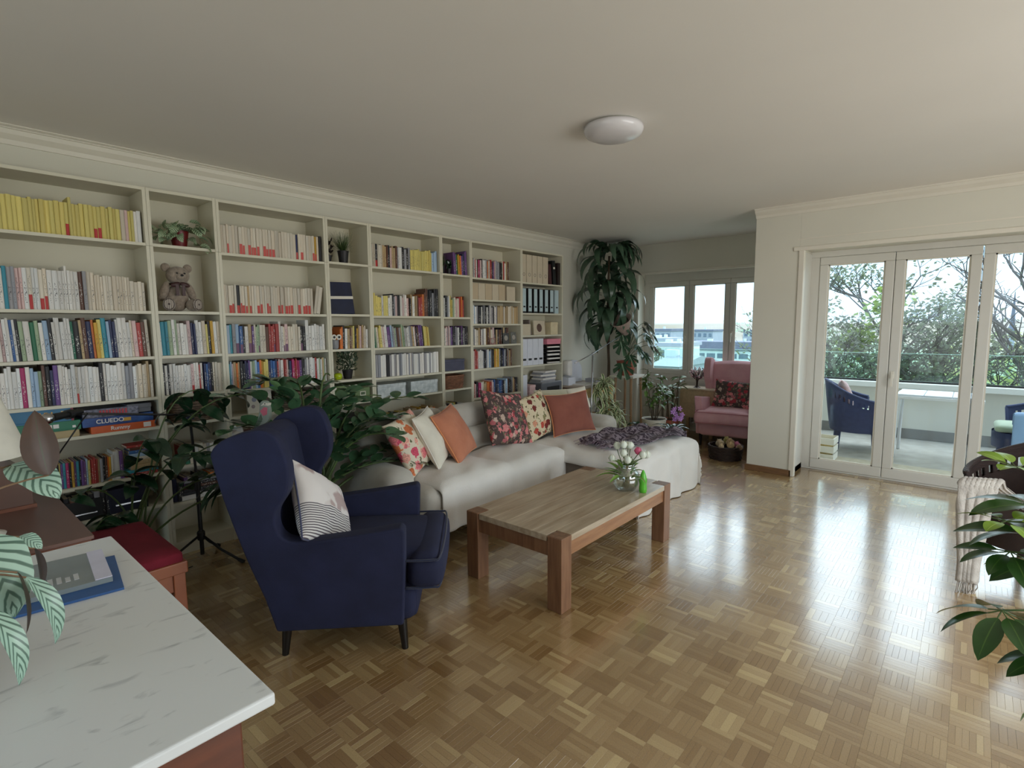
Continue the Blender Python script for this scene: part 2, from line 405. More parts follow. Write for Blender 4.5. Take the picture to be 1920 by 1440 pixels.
simple_window('added_window_4', .8, 4.4, -2.52, -2.46, .5, 2.2, 'y')
# end wall: pillar, header above balcony doors, alcove side
m = MB()
m.box(XP, XP+.45, 1.304, 1.711, 0, H)
m.box(XP+.45, 7.6, 1.46, 1.711, 0, H)
struct('pillar', m, WHITE, 'square cream pillar between the alcove and the balcony doors', bevel=.004)
m = MB(); m.box(XP, XD+.1, -2.42, 1.304, 2.225, H); m.box(XP, XD+.1, -2.42, -1.35, 0, 2.225)
struct('wall_end', m, WHITE, 'cream wall strip above the balcony doors')
m = MB(); m.box(XE, 7.6, 1.711, WL, 2.25, H); m.box(XE, 7.6, 3.72, WL, 0, 2.25); m.box(7.32, 7.6, 1.711, 3.72, 0, .66)
struct('wall_alcove', m, WHITE, 'wall around the alcove window')
m = MB(); m.box(XE-.004, 7.0, 1.8, 3.7, 2.30, 2.30)
# roller shutter case trims
m = MB(); m.box(XP-.012, XP+.03, -1.35, 1.36, 2.195, 2.235); struct('trim_1', m, TRIM, bevel=.008, bseg=3)
m = MB(); m.box(XP-.012, XP+.05, 1.262, 1.312, .0, 2.2); struct('trim_2', m, TRIM, bevel=.006)
m = MB(); m.box(XE-.012, XE+.03, 1.711, 3.76, 2.215, 2.25).box(XE-.012, XE+.03, 3.69, 3.73, 0, 2.215); struct('trim_3', m, TRIM, bevel=.006)
m = MB(); m.box(XP-.003, XP+.001, -1.35, 1.33, 2.30, 2.31); struct('trim_4', m, TRIM)
# cornice mouldings
def cornice(name, prof, a, b, axis, sgn):
    m = MB(); m.prism(prof, axis, a, b); return struct(name, m, TRIM)
cornice('trim_5', [(WL+.001, H-.085), (WL-.012, H-.085), (WL-.02, H-.06), (WL-.05, H-.035), (WL-.06, H-.012), (WL-.075, H-.012), (WL-.075, H+.001), (WL+.001, H+.001)], -2.6, XE, 'x', 1)
m = MB(); m.prism([(XP+.001, H-.085), (XP-.012, H-.085), (XP-.02, H-.06), (XP-.05, H-.035), (XP-.06, H-.012), (XP-.075, H-.012), (XP-.075, H+.001), (XP+.001, H+.001)], 'y', -2.42, 1.711); struct('trim_6', m, TRIM)
m = MB(); m.prism([(WL-.10, H-.009), (WL-.115, H-.004), (WL-.115, H+.001), (WL-.10, H+.001)], 'x', -2.6, XE); struct('trim_7', m, TRIM)
# baseboards
m = MB(); m.box(XP-.014, XP, 1.290, 1.725, 0, .062).box(XP-.014, XD-.02, 1.290, 1.304, 0, .062); struct('baseboard_pillar', m, BASEB, bevel=.003)
m = MB(); m.box(5.5, XE, WL-.014, WL, 0, .062); struct('baseboard_left', m, BASEB, bevel=.003)
m = MB(); m.box(-2.6, XD, -2.42, -2.406, 0, .062); struct('baseboard_right', m, BASEB, bevel=.003)
# ================================================================= GLAZING
def sash(root, nm, x, y0, y1, z0, z1, wst, handle=None, thick=.06, bot=None):
    m = MB(); bot = bot or wst
    m.box(x, x+thick, y0, y1, z0, z0+bot).box(x, x+thick, y0, y1, z1-wst, z1).box(x, x+thick, y0, y0+wst, z0+bot, z1-wst).box(x, x+thick, y1-wst, y1, z0+bot, z1-wst)
    f = m.build(nm, PVC, root, bevel=.006, bseg=2)
    g = MB(); g.box(x+thick*.4, x+thick*.4+.006, y0+wst-.004, y1-wst+.004, z0+bot-.004, z1-wst+.004); g.build('glass_pane', GLASS, f)
    bd = MB()
    for a, b_, c, d in ((y0+wst-.002, y1-wst+.002, z0+bot-.002, z0+bot+.012), (y0+wst-.002, y1-wst+.002, z1-wst-.012, z1-wst+.002), (y0+wst-.002, y0+wst+.012, z0+bot, z1-wst), (y1-wst-.012, y1-wst+.002, z0+bot, z1-wst)):
        bd.box(x+.012, x+thick*.4-.001, a, b_, c, d)
    bd.build('glazing_bead', TRIM, f)
    if handle:
        h = MB(); hy, hz = handle; h.box(x-.012, x, hy-.014, hy+.014, hz-.035, hz+.035); h.box(x-.045, x-.012, hy-.007, hy+.007, hz-.007, hz+.007)
        h.box(x-.052, x-.038, hy-.01, hy+.01, hz-.11, hz+.01); h.build('handle', TRIM, f, bevel=.003)
    return f
d1 = bpy.data.objects.new('door_1', None); COL.objects.link(d1); tag(d1, 'white framed glazed balcony doors in four leaves', None, None, 'structure')
m = MB(); m.box(XD-.01, XD+.08, -1.35, 1.304, 0, .018).box(XD-.01, XD+.08, -1.35, 1.304, 2.165, 2.225).box(XD-.01, XD+.08, 1.215, 1.304, .018, 2.165).box(XD-.01, XD+.08, -1.35, -1.27, .018, 2.165)
m.box(XP+.02, XD-.01, 1.29, 1.304, 0, 2.2)
m.build('frame', PVC, d1, bevel=.004)
for y0, y1, hd in ((.598, 1.213, None), (-.012, .594, (.56, 1.02)), (-.64, -.02, None), (-1.268, -.648, (-.68, 1.02))):
    sash(d1, 'door_leaf', XD-.02, y0, y1, .02, 2.163, .075, hd, bot=.095)
m = MB()
for yy in (.596, -.016, -.644): m.box(XD+.0, XD+.03, yy-.002, yy+.002, .03, 2.15)
m.build('gasket', GASKET, d1)
w1 = bpy.data.objects.new('window_1', None); COL.objects.link(w1); tag(w1, 'white three-part alcove window looking over the town', None, None, 'structure')
m = MB(); m.box(7.30, 7.38, 1.711, 3.72, .74, .80).box(7.30, 7.38, 1.711, 3.72, 2.115, 2.25).box(7.30, 7.38, 3.64, 3.72, .8, 2.115).box(7.28, 7.34, 1.711, 3.72, .62, .70)
m.box(7.27, 7.33, 1.711, 3.72, .70, .74)
m.build('frame', PVC, w1, bevel=.004)
for y0, y1, hd in ((3.045, 3.638, (3.08, 1.35)), (2.485, 3.04, None), (1.92, 2.48, (2.45, 1.38))):
    sash(w1, 'window_sash', 7.29, y0, y1, .80, 2.115, .062, hd)
# ================================================================= BALCONY
CONC = mat('balcony_concrete', (.66, .64, .60), rough=.85, var=.1, scale=6, bump=.1, bscale=60, col2=(.58, .56, .52))
PARW = mat('parapet_white', (.86, .86, .84), rough=.6, var=.03, scale=3)
m = MB(); m.box(XD+.1, 8.8, -3.2, 6.5, -.2, -.004); struct('balcony_floor', m, CONC, 'grey concrete balcony floor outside the glass doors')
m = MB(); m.box(6.25, 6.9, -3.0, 1.38, -.004, .004); tag(m.build('balcony_mat', mat('pale_stone_tiles', (.66, .62, .53), rough=.85, var=.12, scale=14, bump=.1), None), 'pale beige outdoor mat on balcony floor by the doors', 'mat')
par = thing('balcony_railing', 'white balcony parapet topped by green-tinted glass panes', 'railing', (8.6, 0, 0))
m = MB(); m.box(-.02, .10, -3.2, 6.5, .13, .66); m.build('parapet_panel', mat('parapet_inner', (.80, .79, .75), rough=.7, var=.04, scale=2), par)
m = MB(); m.box(-.08, .14, -3.2, 6.5, .655, .73); m.build('coping', PARW, par, bevel=.008)
m = MB(); m.box(-.03, .12, -3.2, 6.5, 0, .13); m.build('gutter_strip', mat('gutter_grey', (.45, .44, .42), rough=.8), par)
m = MB(); m.box(.01, .04, -3.2, 6.5, .73, .755); m.build('glass_channel', BLACKM, par)
for k in range(7):
    m = MB(); m.box(.02, .032, -3.2+k*1.39+.006, -3.2+(k+1)*1.39-.006, .75, 1.108); m.build('glass_pane', RAILG, par)
EDGEG = mat('glass_edge_green', (.66, .86, .80), rough=.2, var=0)
m = MB(); m.box(.019, .033, -3.2, 6.5, 1.108, 1.112); m.build('glass_edge', EDGEG, par)
# ================================================================= OUTSIDE
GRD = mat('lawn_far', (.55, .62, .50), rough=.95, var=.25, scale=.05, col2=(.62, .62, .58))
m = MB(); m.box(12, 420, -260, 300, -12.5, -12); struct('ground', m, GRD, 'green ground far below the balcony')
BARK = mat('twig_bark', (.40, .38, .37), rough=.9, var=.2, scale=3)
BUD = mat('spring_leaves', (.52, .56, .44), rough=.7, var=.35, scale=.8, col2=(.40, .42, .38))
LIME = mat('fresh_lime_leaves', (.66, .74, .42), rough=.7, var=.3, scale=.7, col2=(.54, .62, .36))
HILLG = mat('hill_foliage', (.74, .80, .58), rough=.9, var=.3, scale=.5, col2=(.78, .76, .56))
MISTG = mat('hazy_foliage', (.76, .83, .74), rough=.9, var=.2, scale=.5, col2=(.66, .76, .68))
def translucent(m, k=.5):
    t = m.node_tree; b = t.nodes['Principled BSDF']; o = [n for n in t.nodes if n.type == 'OUTPUT_MATERIAL'][0]
    tr = t.nodes.new('ShaderNodeBsdfTranslucent'); x = t.nodes.new('ShaderNodeMixShader'); x.inputs[0].default_value = k
    t.links.new(b.inputs['Base Color'].links[0].from_socket, tr.inputs[0]); t.links.new(b.outputs[0], x.inputs[1]); t.links.new(tr.outputs[0], x.inputs[2]); t.links.new(x.outputs[0], o.inputs[0])
for m_ in (BUD, LIME, HILLG, MISTG): translucent(m_)
def grow_tree(name, base, height, spread, seed, label, leafm, twig_levels=5, leaves=1500, lsize=.13, group=None, crown_lo=.60, clump=None):
    R = random.Random(seed); t = thing(name, label, 'tree', base, 0, group)
    wood = MB(); tips = []
    def br(p, d, L, r, lv):
        pts = [p]; dd = d.copy(); q = p.copy(); n = 3
        for i in range(n):
            dd = (dd+Vector((R.uniform(-.22, .22), R.uniform(-.22, .22), R.uniform(-.05, .14)))).normalized(); q = q+dd*L/n; pts.append(q.copy())
        wood.tube(pts, r, r*.62, 5 if lv < 2 else 3, cap=False)
        if lv >= 2: tips.extend((a, dd) for a in pts[1:])
        if lv >= twig_levels: return
        for i in range(R.choice([3, 3, 4]) if lv < 4 else 2):
            ax = Vector((R.uniform(-1, 1), R.uniform(-1, 1), R.uniform(-.4, 1))).normalized()
            nd = (dd*.75+ax*(.75+.1*lv)).normalized(); nd.z = nd.z*.8+.12
            br(pts[R.choice([1, 2, 3, 3])], nd.normalized(), L*R.uniform(.58, .8), r*.55, lv+1)
    z0 = height*crown_lo
    wood.tube([Vector((0, 0, 0)), Vector((.1, 0, z0*.5)), Vector((0, 0, z0)), Vector((.15, .1, height*.6)), Vector((0, 0, height*.8))], height*.016, height*.009, 7)
    for k in range(8):
        a = k*2.4+R.uniform(-.3, .3); zz = z0+(height*.78-z0)*k/7
        br(Vector((0, 0, zz)), Vector((cos(a), sin(a), .85+.1*k)).normalized(), spread*R.uniform(.5, .65), height*.0062, 1)
    wood.build('branches', BARK, t, smooth=True)
    lv = MB(); clumps = [(R.choice(tips)[0], spread*.16) for _ in range(clump or 0)]
    for i in range(leaves):
        p, d = R.choice(tips); p = p+Vector((R.uniform(-.15, .15), R.uniform(-.15, .15), R.uniform(-.12, .12)))
        a, b_ = R.uniform(0, 6.28), R.uniform(-1, 1); u = Vector((cos(a), sin(a), b_)).normalized()*lsize*R.uniform(.5, 1.1); v = Vector((-sin(a), cos(a), R.uniform(-1, 1))).normalized()*lsize*.35
        lv.add([p, p+u*.5+v, p+u, p+u*.5-v], [(0, 1, 2, 3)])
    f = lv.build('leaves', leafm, t); f['kind'] = 'stuff'
    for c, rr in clumps:
        g = MB()
        for i in range(170):
            q = c+Vector((R.gauss(0, 1), R.gauss(0, 1), R.gauss(0, 1)))*rr*.45
            a = R.uniform(0, 6.28); u = Vector((cos(a), sin(a), R.uniform(-1, 1))).normalized()*lsize*1.3; v = Vector((-sin(a), cos(a), R.uniform(-1, 1))).normalized()*lsize*.5
            g.add([q, q+u*.5+v, q+u, q+u*.5-v], [(0, 1, 2, 3)])
        o = g.build('mistletoe_clump', LIME, t); o['kind'] = 'stuff'; o['label'] = 'lime green mistletoe ball'
    return t
grow_tree('bare_tree', (19, 2.7, -12), 13.9, 3.4, 11, 'budding bare tree seen through the left balcony door leaf, lime ball in its crown', BUD, leaves=5600, clump=3, lsize=.16)
grow_tree('bare_tree', (20, .9, -12), 14.4, 3.6, 23, 'bare spreading tree behind the middle balcony door leaf', BUD, leaves=5600, clump=3, lsize=.16)
grow_tree('bare_tree', (17, -1.6, -12), 15.6, 3.2, 31, 'tallest bare tree outside the right balcony door', BUD, leaves=700, clump=1, lsize=.1)
grow_tree('bare_tree', (22, -4.9, -12), 16.0, 3.8, 47, 'bare tree farthest right outside, partly beyond the photo edge', BUD, leaves=600, lsize=.1)
grow_tree('bare_tree', (25, 4.9, -12), 13.2, 3.2, 53, 'greener low tree outside, seen just left of the first door mullion', MISTG, leaves=3500)
grow_tree('bare_tree', (10.3, 5.25, -12), 13.6, 1.4, 59, 'thin twigs hanging outside the upper left of the alcove window', BUD, leaves=120, twig_levels=3, lsize=.07)
def bush(base, r, hgt, m_, seed, label, n=2600, ls=.38, group=None):
    R = random.Random(seed); t = thing('leafy_tree', label, 'tree', base, 0, group)
    k = MB(); k.tube([(0, 0, 0), (.1, .1, hgt*.6)], .25, .12, 6); k.build('trunk', BARK, t)
    g = MB()
    lobes = [(Vector((R.uniform(-.6, .6)*r, R.uniform(-.6, .6)*r, hgt*.62+R.uniform(-.25, .28)*hgt)), R.uniform(.35, .55)*r) for _ in range(9)]
    for i in range(n):
        c, rr = R.choice(lobes); d = Vector((R.gauss(0, 1), R.gauss(0, 1), R.gauss(0, 1))).normalized()
        q = c+d*rr*R.uniform(.75, 1.05); q.z = min(q.z, hgt)
        a = R.uniform(0, 6.28); u = Vector((cos(a), sin(a), R.uniform(-1, 1))).normalized()*ls*R.uniform(.6, 1.2); v = u.cross(d).normalized()*ls*.3
        g.add([q, q+u*.5+v, q+u, q+u*.5-v], [(0, 1, 2, 3)])
    f = g.build('foliage', m_, t); f['kind'] = 'stuff'; return t
R0 = random.Random(5)
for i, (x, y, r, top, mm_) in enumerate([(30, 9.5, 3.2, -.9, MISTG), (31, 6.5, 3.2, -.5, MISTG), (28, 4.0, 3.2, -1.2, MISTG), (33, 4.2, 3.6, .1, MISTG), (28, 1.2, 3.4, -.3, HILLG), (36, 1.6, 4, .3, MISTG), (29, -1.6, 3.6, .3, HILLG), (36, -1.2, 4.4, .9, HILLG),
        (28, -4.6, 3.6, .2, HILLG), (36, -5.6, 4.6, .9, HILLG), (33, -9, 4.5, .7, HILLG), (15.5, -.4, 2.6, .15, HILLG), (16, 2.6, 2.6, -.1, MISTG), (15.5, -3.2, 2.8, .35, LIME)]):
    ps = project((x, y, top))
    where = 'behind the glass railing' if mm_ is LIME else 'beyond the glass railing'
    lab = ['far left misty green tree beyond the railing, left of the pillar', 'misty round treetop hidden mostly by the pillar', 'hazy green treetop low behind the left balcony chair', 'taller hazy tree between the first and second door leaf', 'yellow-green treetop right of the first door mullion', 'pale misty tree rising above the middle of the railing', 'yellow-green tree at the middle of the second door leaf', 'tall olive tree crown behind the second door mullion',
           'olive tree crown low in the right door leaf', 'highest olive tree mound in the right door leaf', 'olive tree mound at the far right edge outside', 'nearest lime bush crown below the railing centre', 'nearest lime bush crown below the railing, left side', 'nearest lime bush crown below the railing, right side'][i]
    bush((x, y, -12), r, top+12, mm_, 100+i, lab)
# buildings in the alcove window view
BW = mat('render_white', (.84, .87, .88), rough=.8, var=.04, scale=.3); BG = mat('slate_roof', (.42, .44, .50), rough=.8, var=.08, scale=.4)
BWIN = mat('far_window_glass', (.40, .46, .52), rough=.3, var=.15, scale=.4); BGR = mat('grey_render', (.60, .63, .67), rough=.8, var=.05, scale=.3)
def building(label, x, y0, y1, z0, z1, roofh, rows, cols, mw, roofm, flat=True, wfrac=.55, depth=12):
    t = thing('apartment_building', label, 'building', (x, (y0+y1)/2, -12)); w_ = (y1-y0)/2
    m = MB(); m.box(0, depth, -w_, w_, 0, z1+12); wl = m.build('wall', mw, t)
    m = MB()
    if flat: m.box(-.4, depth+.4, -w_-.4, w_+.4, z1+12, z1+12+roofh)
    else: m.prism([(-.5, z1+12), (depth/2, z1+12+roofh), (depth+.5, z1+12)], 'y', -w_-.3, w_+.3)
    m.build('roof', roofm, t)
    ch = MB(); ch.box(depth*.4, depth*.4+.7, -w_*.3, -w_*.3+.8, z1+12, z1+12+roofh+.9); ch.box(depth*.4, depth*.4+1.2, w_*.5, w_*.5+1.5, z1+12, z1+12+roofh+.7); ch.build('chimney', BW, t)
    cw = 2*w_/cols
    for r in range(rows):
        zt = z1+12-.9-r*2.9
        for c in range(cols):
            a = -w_+c*cw+cw*(1-wfrac)/2
            m = MB(); m.box(-.06, .05, a, a+cw*wfrac, zt-1.3, zt); m.box(-.12, .0, a-.05, a+cw*wfrac+.05, zt-1.42, zt-1.3)
            m.build('window', BWIN, wl)
    return t
building('wide office building with slate band roof and white facade rows of windows', 165, 43.6, 69.5, -14, -6.5, 2.7, 2, 8, BW, BG, wfrac=.8)
building('white house with two dark windows seen in the left alcove pane', 120, 52.0, 57.8, -14, -3.6, .8, 2, 2, BW, BGR, wfrac=.35)
building('narrow white block left of the two-window house', 140, 65.0, 70, -12, -3.0, .8, 3, 2, BW, BGR, wfrac=.35)
building('low grey-roofed house under the white house in the left alcove pane', 60, 26.0, 29.5, -12, -3.4, 1.0, 1, 2, BGR, BGR, flat=False)
building('distant pale apartment block on the skyline above the office roof', 230, 85, 99, -12, -1.5, .8, 2, 6, BGR, BG)
building('distant long pale block on the skyline in the right alcove pane', 260, 66, 82, -12, -1.8, .6, 2, 6, BGR, BG)
building('distant dark-roofed block on the skyline in the left alcove pane', 210, 95, 109, -12, -1.2, 1.0, 2, 6, BGR, BG)
for i, (x, y, top, lab) in enumerate([(48, 23.6, -2.6, 'light green treetop low in the left alcove pane'), (40, 20.4, -1.9, 'bright green tree at the left edge of the alcove window'), (60, 15.4, -.6, 'dark tree crown in the right alcove pane'), (50, 12.6, -2.2, 'green treetop behind the pink armchair in the alcove window'), (85, 42.5, .6, 'bluish tree crown on the skyline at the alcove window edge')]):
    bush((x, y, -12), 2.6 if x < 80 else 3, top+12, [LIME, LIME, BUD, MISTG, BUD][i], 200+i, lab, n=1500, ls=.5)
t = thing('church_spire', 'thin pointed spire on the skyline in the right door leaf', 'spire', (60, -2.3, -12))
m = MB(); m.box(-.22, .22, -.22, .22, 0, 12.6); m.build('tower', BGR, t)
m = MB(); m.lathe([(.3, 12.6), (.42, 12.75), (.18, 13.2), (.08, 15), (.02, 16)], 8); m.build('spire_tip', BG, t)
# ================================================================= BOOKCASES
BIR = mat('bookcase_white_laminate', (.84, .82, .74), rough=.45, var=.02, scale=3)
X0 = 1.074
UN = [('the leftmost wide bookcase', X0-.8, .8, [2.035, 1.617, 1.333, 1.075, .885, .585, .375]),
      ('the teddy bookcase', X0, .4, [2.035, 1.617, 1.333, 1.075, .885, .60, .357]),
      ('the second wide bookcase', X0+.4, .8, [2.02, 1.61, 1.328, 1.068, .883, .60, .357]),
      ('the green-box bookcase', X0+1.2, .4, [2.028, 1.613, 1.328, 1.073, .878, .60, .357]),
      ('the third wide bookcase', X0+1.6, .8, [2.022, 1.603, 1.325, 1.064, .875, .60, .357]),
      ('the basket bookcase', X0+2.4, .4, [2.017, 1.598, 1.318, 1.063, .88, .60, .357]),
      ('the fourth wide bookcase', X0+2.8, .8, [2.005, 1.783, 1.531, 1.308, 1.06, .756, .357]),
      ('the binder bookcase', X0+3.6, .8, [2.002, 1.653, 1.397, 1.044, .625, .357])]
names = ['leftmost wide white bookcase holding yellow paperbacks and board games', 'narrow white bookcase with a teddy bear on its second shelf',
         'wide white bookcase with cream paperbacks, between the teddy and the green boxes', 'narrow white bookcase with two green boxes and a green apple ornament',
         'wide white bookcase with two patterned grey boxes behind the sofa', 'narrow white bookcase with the brown woven basket behind the sofa',
         'wide white bookcase with a row of tan folders, left of the binders', 'rightmost white bookcase filled with binders and magazine files']
TH = .018
def bookcase(x0, w_, shelves, label):
    t = thing('bookcase', label, 'bookcase', (x0, DF, 0)); d = .279
    for s in (0, 1):
        m = MB(); a = .0008+s*(w_-TH-.0016)
        m.box(a, a+TH, 0, d, 0, 2.018).box(a, a+TH, 0, d, 2.0195, 2.37); m.build('side_panel', BIR, t)
    m = MB(); m.box(TH, w_-TH, 0.002, d-.004, 2.37-TH, 2.37); m.build('top_panel', BIR, t)
    m = MB(); m.box(TH, w_-TH, d-.008, d-.001, .06, 2.36); m.build('back_panel', BIR, t)
    m = MB(); m.box(TH, w_-TH, .012, .03, 0, .075); m.build('plinth', BIR, t)
    for z in shelves+[.093]:
        m = MB(); m.box(TH+.001, w_-TH-.001, .004, d-.01, z-TH, z); m.build('shelf', BIR, t)
    return t
for (u, x0, w_, sh), nm in zip(UN, names): bookcase(x0, w_, sh, nm)
bookcase(X0-1.6, .8, UN[0][3], 'white bookcase cut off at the left edge of the photo')
# ---- books
BOOK = bpy.data.materials.new('book_cover'); BOOK.use_nodes = True
t = BOOK.node_tree; b = t.nodes['Principled BSDF']; b.inputs['Roughness'].default_value = .5
a = t.nodes.new('ShaderNodeAttribute'); a.attribute_name = 'cov'; a2 = t.nodes.new('ShaderNodeAttribute'); a2.attribute_name = 'ink'
tcn = t.nodes.new('ShaderNodeTexCoord'); mp_ = t.nodes.new('ShaderNodeMapping'); mp_.inputs['Scale'].default_value = (170, 1, 95); t.links.new(tcn.outputs['Object'], mp_.inputs[0])
nn = t.nodes.new('ShaderNodeTexNoise'); nn.inputs['Scale'].default_value = 1; nn.inputs['Detail'].default_value = 1; t.links.new(mp_.outputs[0], nn.inputs['Vector'])
g = t.nodes.new('ShaderNodeMath'); g.operation = 'GREATER_THAN'; g.inputs[1].default_value = .56; t.links.new(nn.outputs[0], g.inputs[0])
mu = t.nodes.new('ShaderNodeMath'); mu.operation = 'MULTIPLY'; t.links.new(g.outputs[0], mu.inputs[0]); t.links.new(a2.outputs['Fac'], mu.inputs[1])
mxn = t.nodes.new('ShaderNodeMixRGB'); t.links.new(mu.outputs[0], mxn.inputs[0]); t.links.new(a.outputs['Color'], mxn.inputs[1])
inv = t.nodes.new('ShaderNodeHueSaturation'); inv.inputs['Value'].default_value = .0
br_ = t.nodes.new('ShaderNodeRGBToBW'); t.links.new(a.outputs['Color'], br_.inputs[0])
lt = t.nodes.new('ShaderNodeMath'); lt.operation = 'LESS_THAN'; lt.inputs[1].default_value = .2; t.links.new(br_.outputs[0], lt.inputs[0])
ic = t.nodes.new('ShaderNodeMixRGB'); t.links.new(lt.outputs[0], ic.inputs[0]); ic.inputs[1].default_value = (.05, .05, .06, 1); ic.inputs[2].default_value = (.75, .73, .68, 1)
t.links.new(ic.outputs[0], mxn.inputs[2]); t.links.new(mxn.outputs[0], b.inputs['Base Color'])
PALB = {'y': ('yellow', (.86, .80, .46)), 'w': ('white', (.90, .89, .87)), 'c': ('cream', (.85, .81, .74)), 'r': ('red', (.68, .25, .23)), 'k': ('black', (.13, .13, .15)), 'n': ('navy', (.15, .18, .34)),
       'b': ('blue', (.25, .42, .66)), 't': ('teal', (.22, .58, .66)), 'g': ('green', (.16, .45, .33)), 'p': ('purple', (.42, .28, .52)), 'm': ('magenta', (.70, .18, .42)), 'o': ('orange', (.86, .47, .20)),
       's': ('grey', (.60, .60, .62)), 'd': ('brown', (.38, .24, .18)), 'l': ('pale blue', (.66, .76, .86)), 'i': ('pink', (.84, .72, .71)), 'a': ('tan', (.72, .62, .46)), 'v': ('sage', (.62, .70, .58)), 'u': ('mustard', (.80, .62, .20))}
PAGE = (.86, .82, .74)
def book_geo(w_, h, d, col, R, band=None, ink=True):
    # returns verts, faces, face colours, ink flags; spine at y=0 facing -y, standing from z=0
    vs = []; fs = []; cs = []; ks = []
    def bx(x0, x1, y0, y1, z0, z1, c, k=0, skip=()):
        b0 = len(vs); vs.extend([(x0,y0,z0),(x1,y0,z0),(x1,y1,z0),(x0,y1,z0),(x0,y0,z1),(x1,y0,z1),(x1,y1,z1),(x0,y1,z1)])
        for i, f in enumerate([(0,3,2,1),(4,5,6,7),(0,1,5,4),(1,2,6,5),(2,3,7,6),(3,0,4,7)]):
            if i in skip: continue
            fs.append(tuple(b0+q for q in f)); cs.append(c); ks.append(k if i == 2 else 0)
    ct = .0012
    bx(-w_/2, -w_/2+ct, .002, d, 0, h, col); bx(w_/2-ct, w_/2, .002, d, 0, h, col)
    bx(-w_/2+ct, w_/2-ct, .004, d-.003, .002, h-.003, PAGE)
    # rounded spine in three facets, split by height
    cuts = [0]; colr = []
    if band: cuts.append(band[1]*h); colr.append((band[0], 0))
    if ink:
        a = (band[1] if band else .1)+R.uniform(.03, .1); z = min(.88, a+R.uniform(.35, .6))
        cuts += [a*h, z*h]; colr += [(col, 0), (col, R.uniform(.45, .9))]
    cuts.append(h); colr.append((col, 0))
    x_ = [(-w_/2, .003), (-w_/4, .0005), (w_/4, .0005), (w_/2, .003)]
    for (z0, z1, (c, k)) in zip(cuts[:-1], cuts[1:], colr):
        if z1 <= z0: continue
        b0 = len(vs); vs.extend([(x, y, z0) for x, y in x_]+[(x, y, z1) for x, y in x_])
        for i in range(3): fs.append((b0+i, b0+i+1, b0+5+i, b0+4+i)); cs.append(c); ks.append(k if i == 1 else 0)
    return vs, fs, cs, ks
def book_mesh(name, geos):
    V = []; F = []; C = []; K = []
    for M, (vs, fs, cs, ks) in geos:
        b0 = len(V); V += [tuple(M @ Vector(q)) for q in vs] if M is not None else vs; F += [tuple(b0+i for i in f) for f in fs]; C += cs; K += ks
    me = bpy.data.meshes.new(name); me.from_pydata(V, [], F); me.materials.append(BOOK)
    at = me.attributes.new('cov', 'FLOAT_COLOR', 'FACE'); at.data.foreach_set('color', [x for c in C for x in lin(c)])
    at = me.attributes.new('ink', 'FLOAT', 'FACE'); at.data.foreach_set('value', K)
    return me
ORD = ['first', 'second', 'third', 'fourth', 'fifth', 'sixth', 'seventh', 'eighth', 'ninth', 'tenth', 'eleventh', 'twelfth', 'thirteenth', 'fourteenth', 'fifteenth', 'sixteenth', 'seventeenth', 'eighteenth', 'nineteenth', 'twentieth']
ORD += ['twenty-'+x for x in ORD[:9]]+['thirtieth']+['thirty-'+x for x in ORD[:9]]+['fortieth']+['forty-'+x for x in ORD[:9]]+['fiftieth']+['fifty-'+x for x in ORD[:9]]
SHN = ['top', 'second', 'third', 'fourth', 'fifth', 'sixth', 'seventh', 'lowest']
BOOKS = []
def row(ui, si, xa, xb, seq, h, hv=.012, lean=0, d=.14, inset=.02, bandc=(.72, .16, .16), bandh=.32, wv=.35, ink=True, hs=None):
    """one row of standing books; an apostrophe after a letter gives that book a coloured label at its foot"""
    u, x0, w_, sh = UN[ui]; R = random.Random(ui*31+si*7+int(xa*100)); it = []
    i = 0
    while i < len(seq):
        c = seq[i]; bnd = i+1 < len(seq) and seq[i+1] == "'"; big = i+1 < len(seq) and seq[i+1] == '^'
        it.append((c, bnd, big)); i += 2 if (bnd or big) else 1
    ws = [R.uniform(1-wv, 1+wv) for _ in it]; k = (xb-xa)/sum(ws); x = xa
    for j, ((c, bnd, big), w1) in enumerate(zip(it, ws)):
        bw = w1*k; nm, col = PALB[c]; g_ = R.uniform(.90, 1.04); wm = R.uniform(-.012, .012); col = tuple(min(1, max(0, q*g_+wm*(1-k3))) for k3, q in enumerate(col))
        hh = h+R.uniform(-hv, hv)+(.03 if big else 0)
        if hs: hh = hs(j/len(it), hh)
        yy = DF+inset+R.uniform(0, .012); ang = lean if not callable(lean) else lean(j/len(it))
        dz = abs(sin(ang))*bw*.5
        M = Matrix.Translation((x+bw/2, yy, sh[si]+.0008+dz)) @ Matrix.Rotation(ang, 4, 'Y')
        geo = book_geo(bw*.94*(cos(ang) if ang else 1), hh, d, col, R, ((bandc if bnd else None), bandh*R.uniform(.8, 1.15)) if bnd else None, ink and R.random() < .8)
        p = project((x+bw/2, DF, sh[si]+hh/2)); area = bw*hh/p[2]**2 if p and -25 < p[0] < 1930 else 0
        size = 'slim' if w1 < .82 else ('thick' if w1 > 1.2 else 'medium')
        lab = '%s %s%s book, %s from left on the %s shelf of %s' % (size, 'red-footed ' if bnd and bandc[0] > .6 else '', nm, ORD[j], SHN[si], u)
        grp = 'books on the %s shelf of %s' % (SHN[si], u)
        BOOKS.append((area, M, geo, lab, grp)); x += bw
RY = 'yyyyyyyyyyyyyyyyyyyyy'
row(0, 0, .30, 1.045, "yyyyyyyyyyyyyyyyyyyyy'y^yyyyyy'y'yyyyyciyyww", .185, .006, ink=False, bandh=.36, wv=.3)
row(0, 1, .30, 1.035, "kswkwtssiiwc'wwc'c'wwwww^wwwdscccccccccccccccccc", .222, .006, ink=True, bandh=.34, wv=.4, hs=lambda f, h: h-(.045 if f > .9 else .02*(f > .62)))
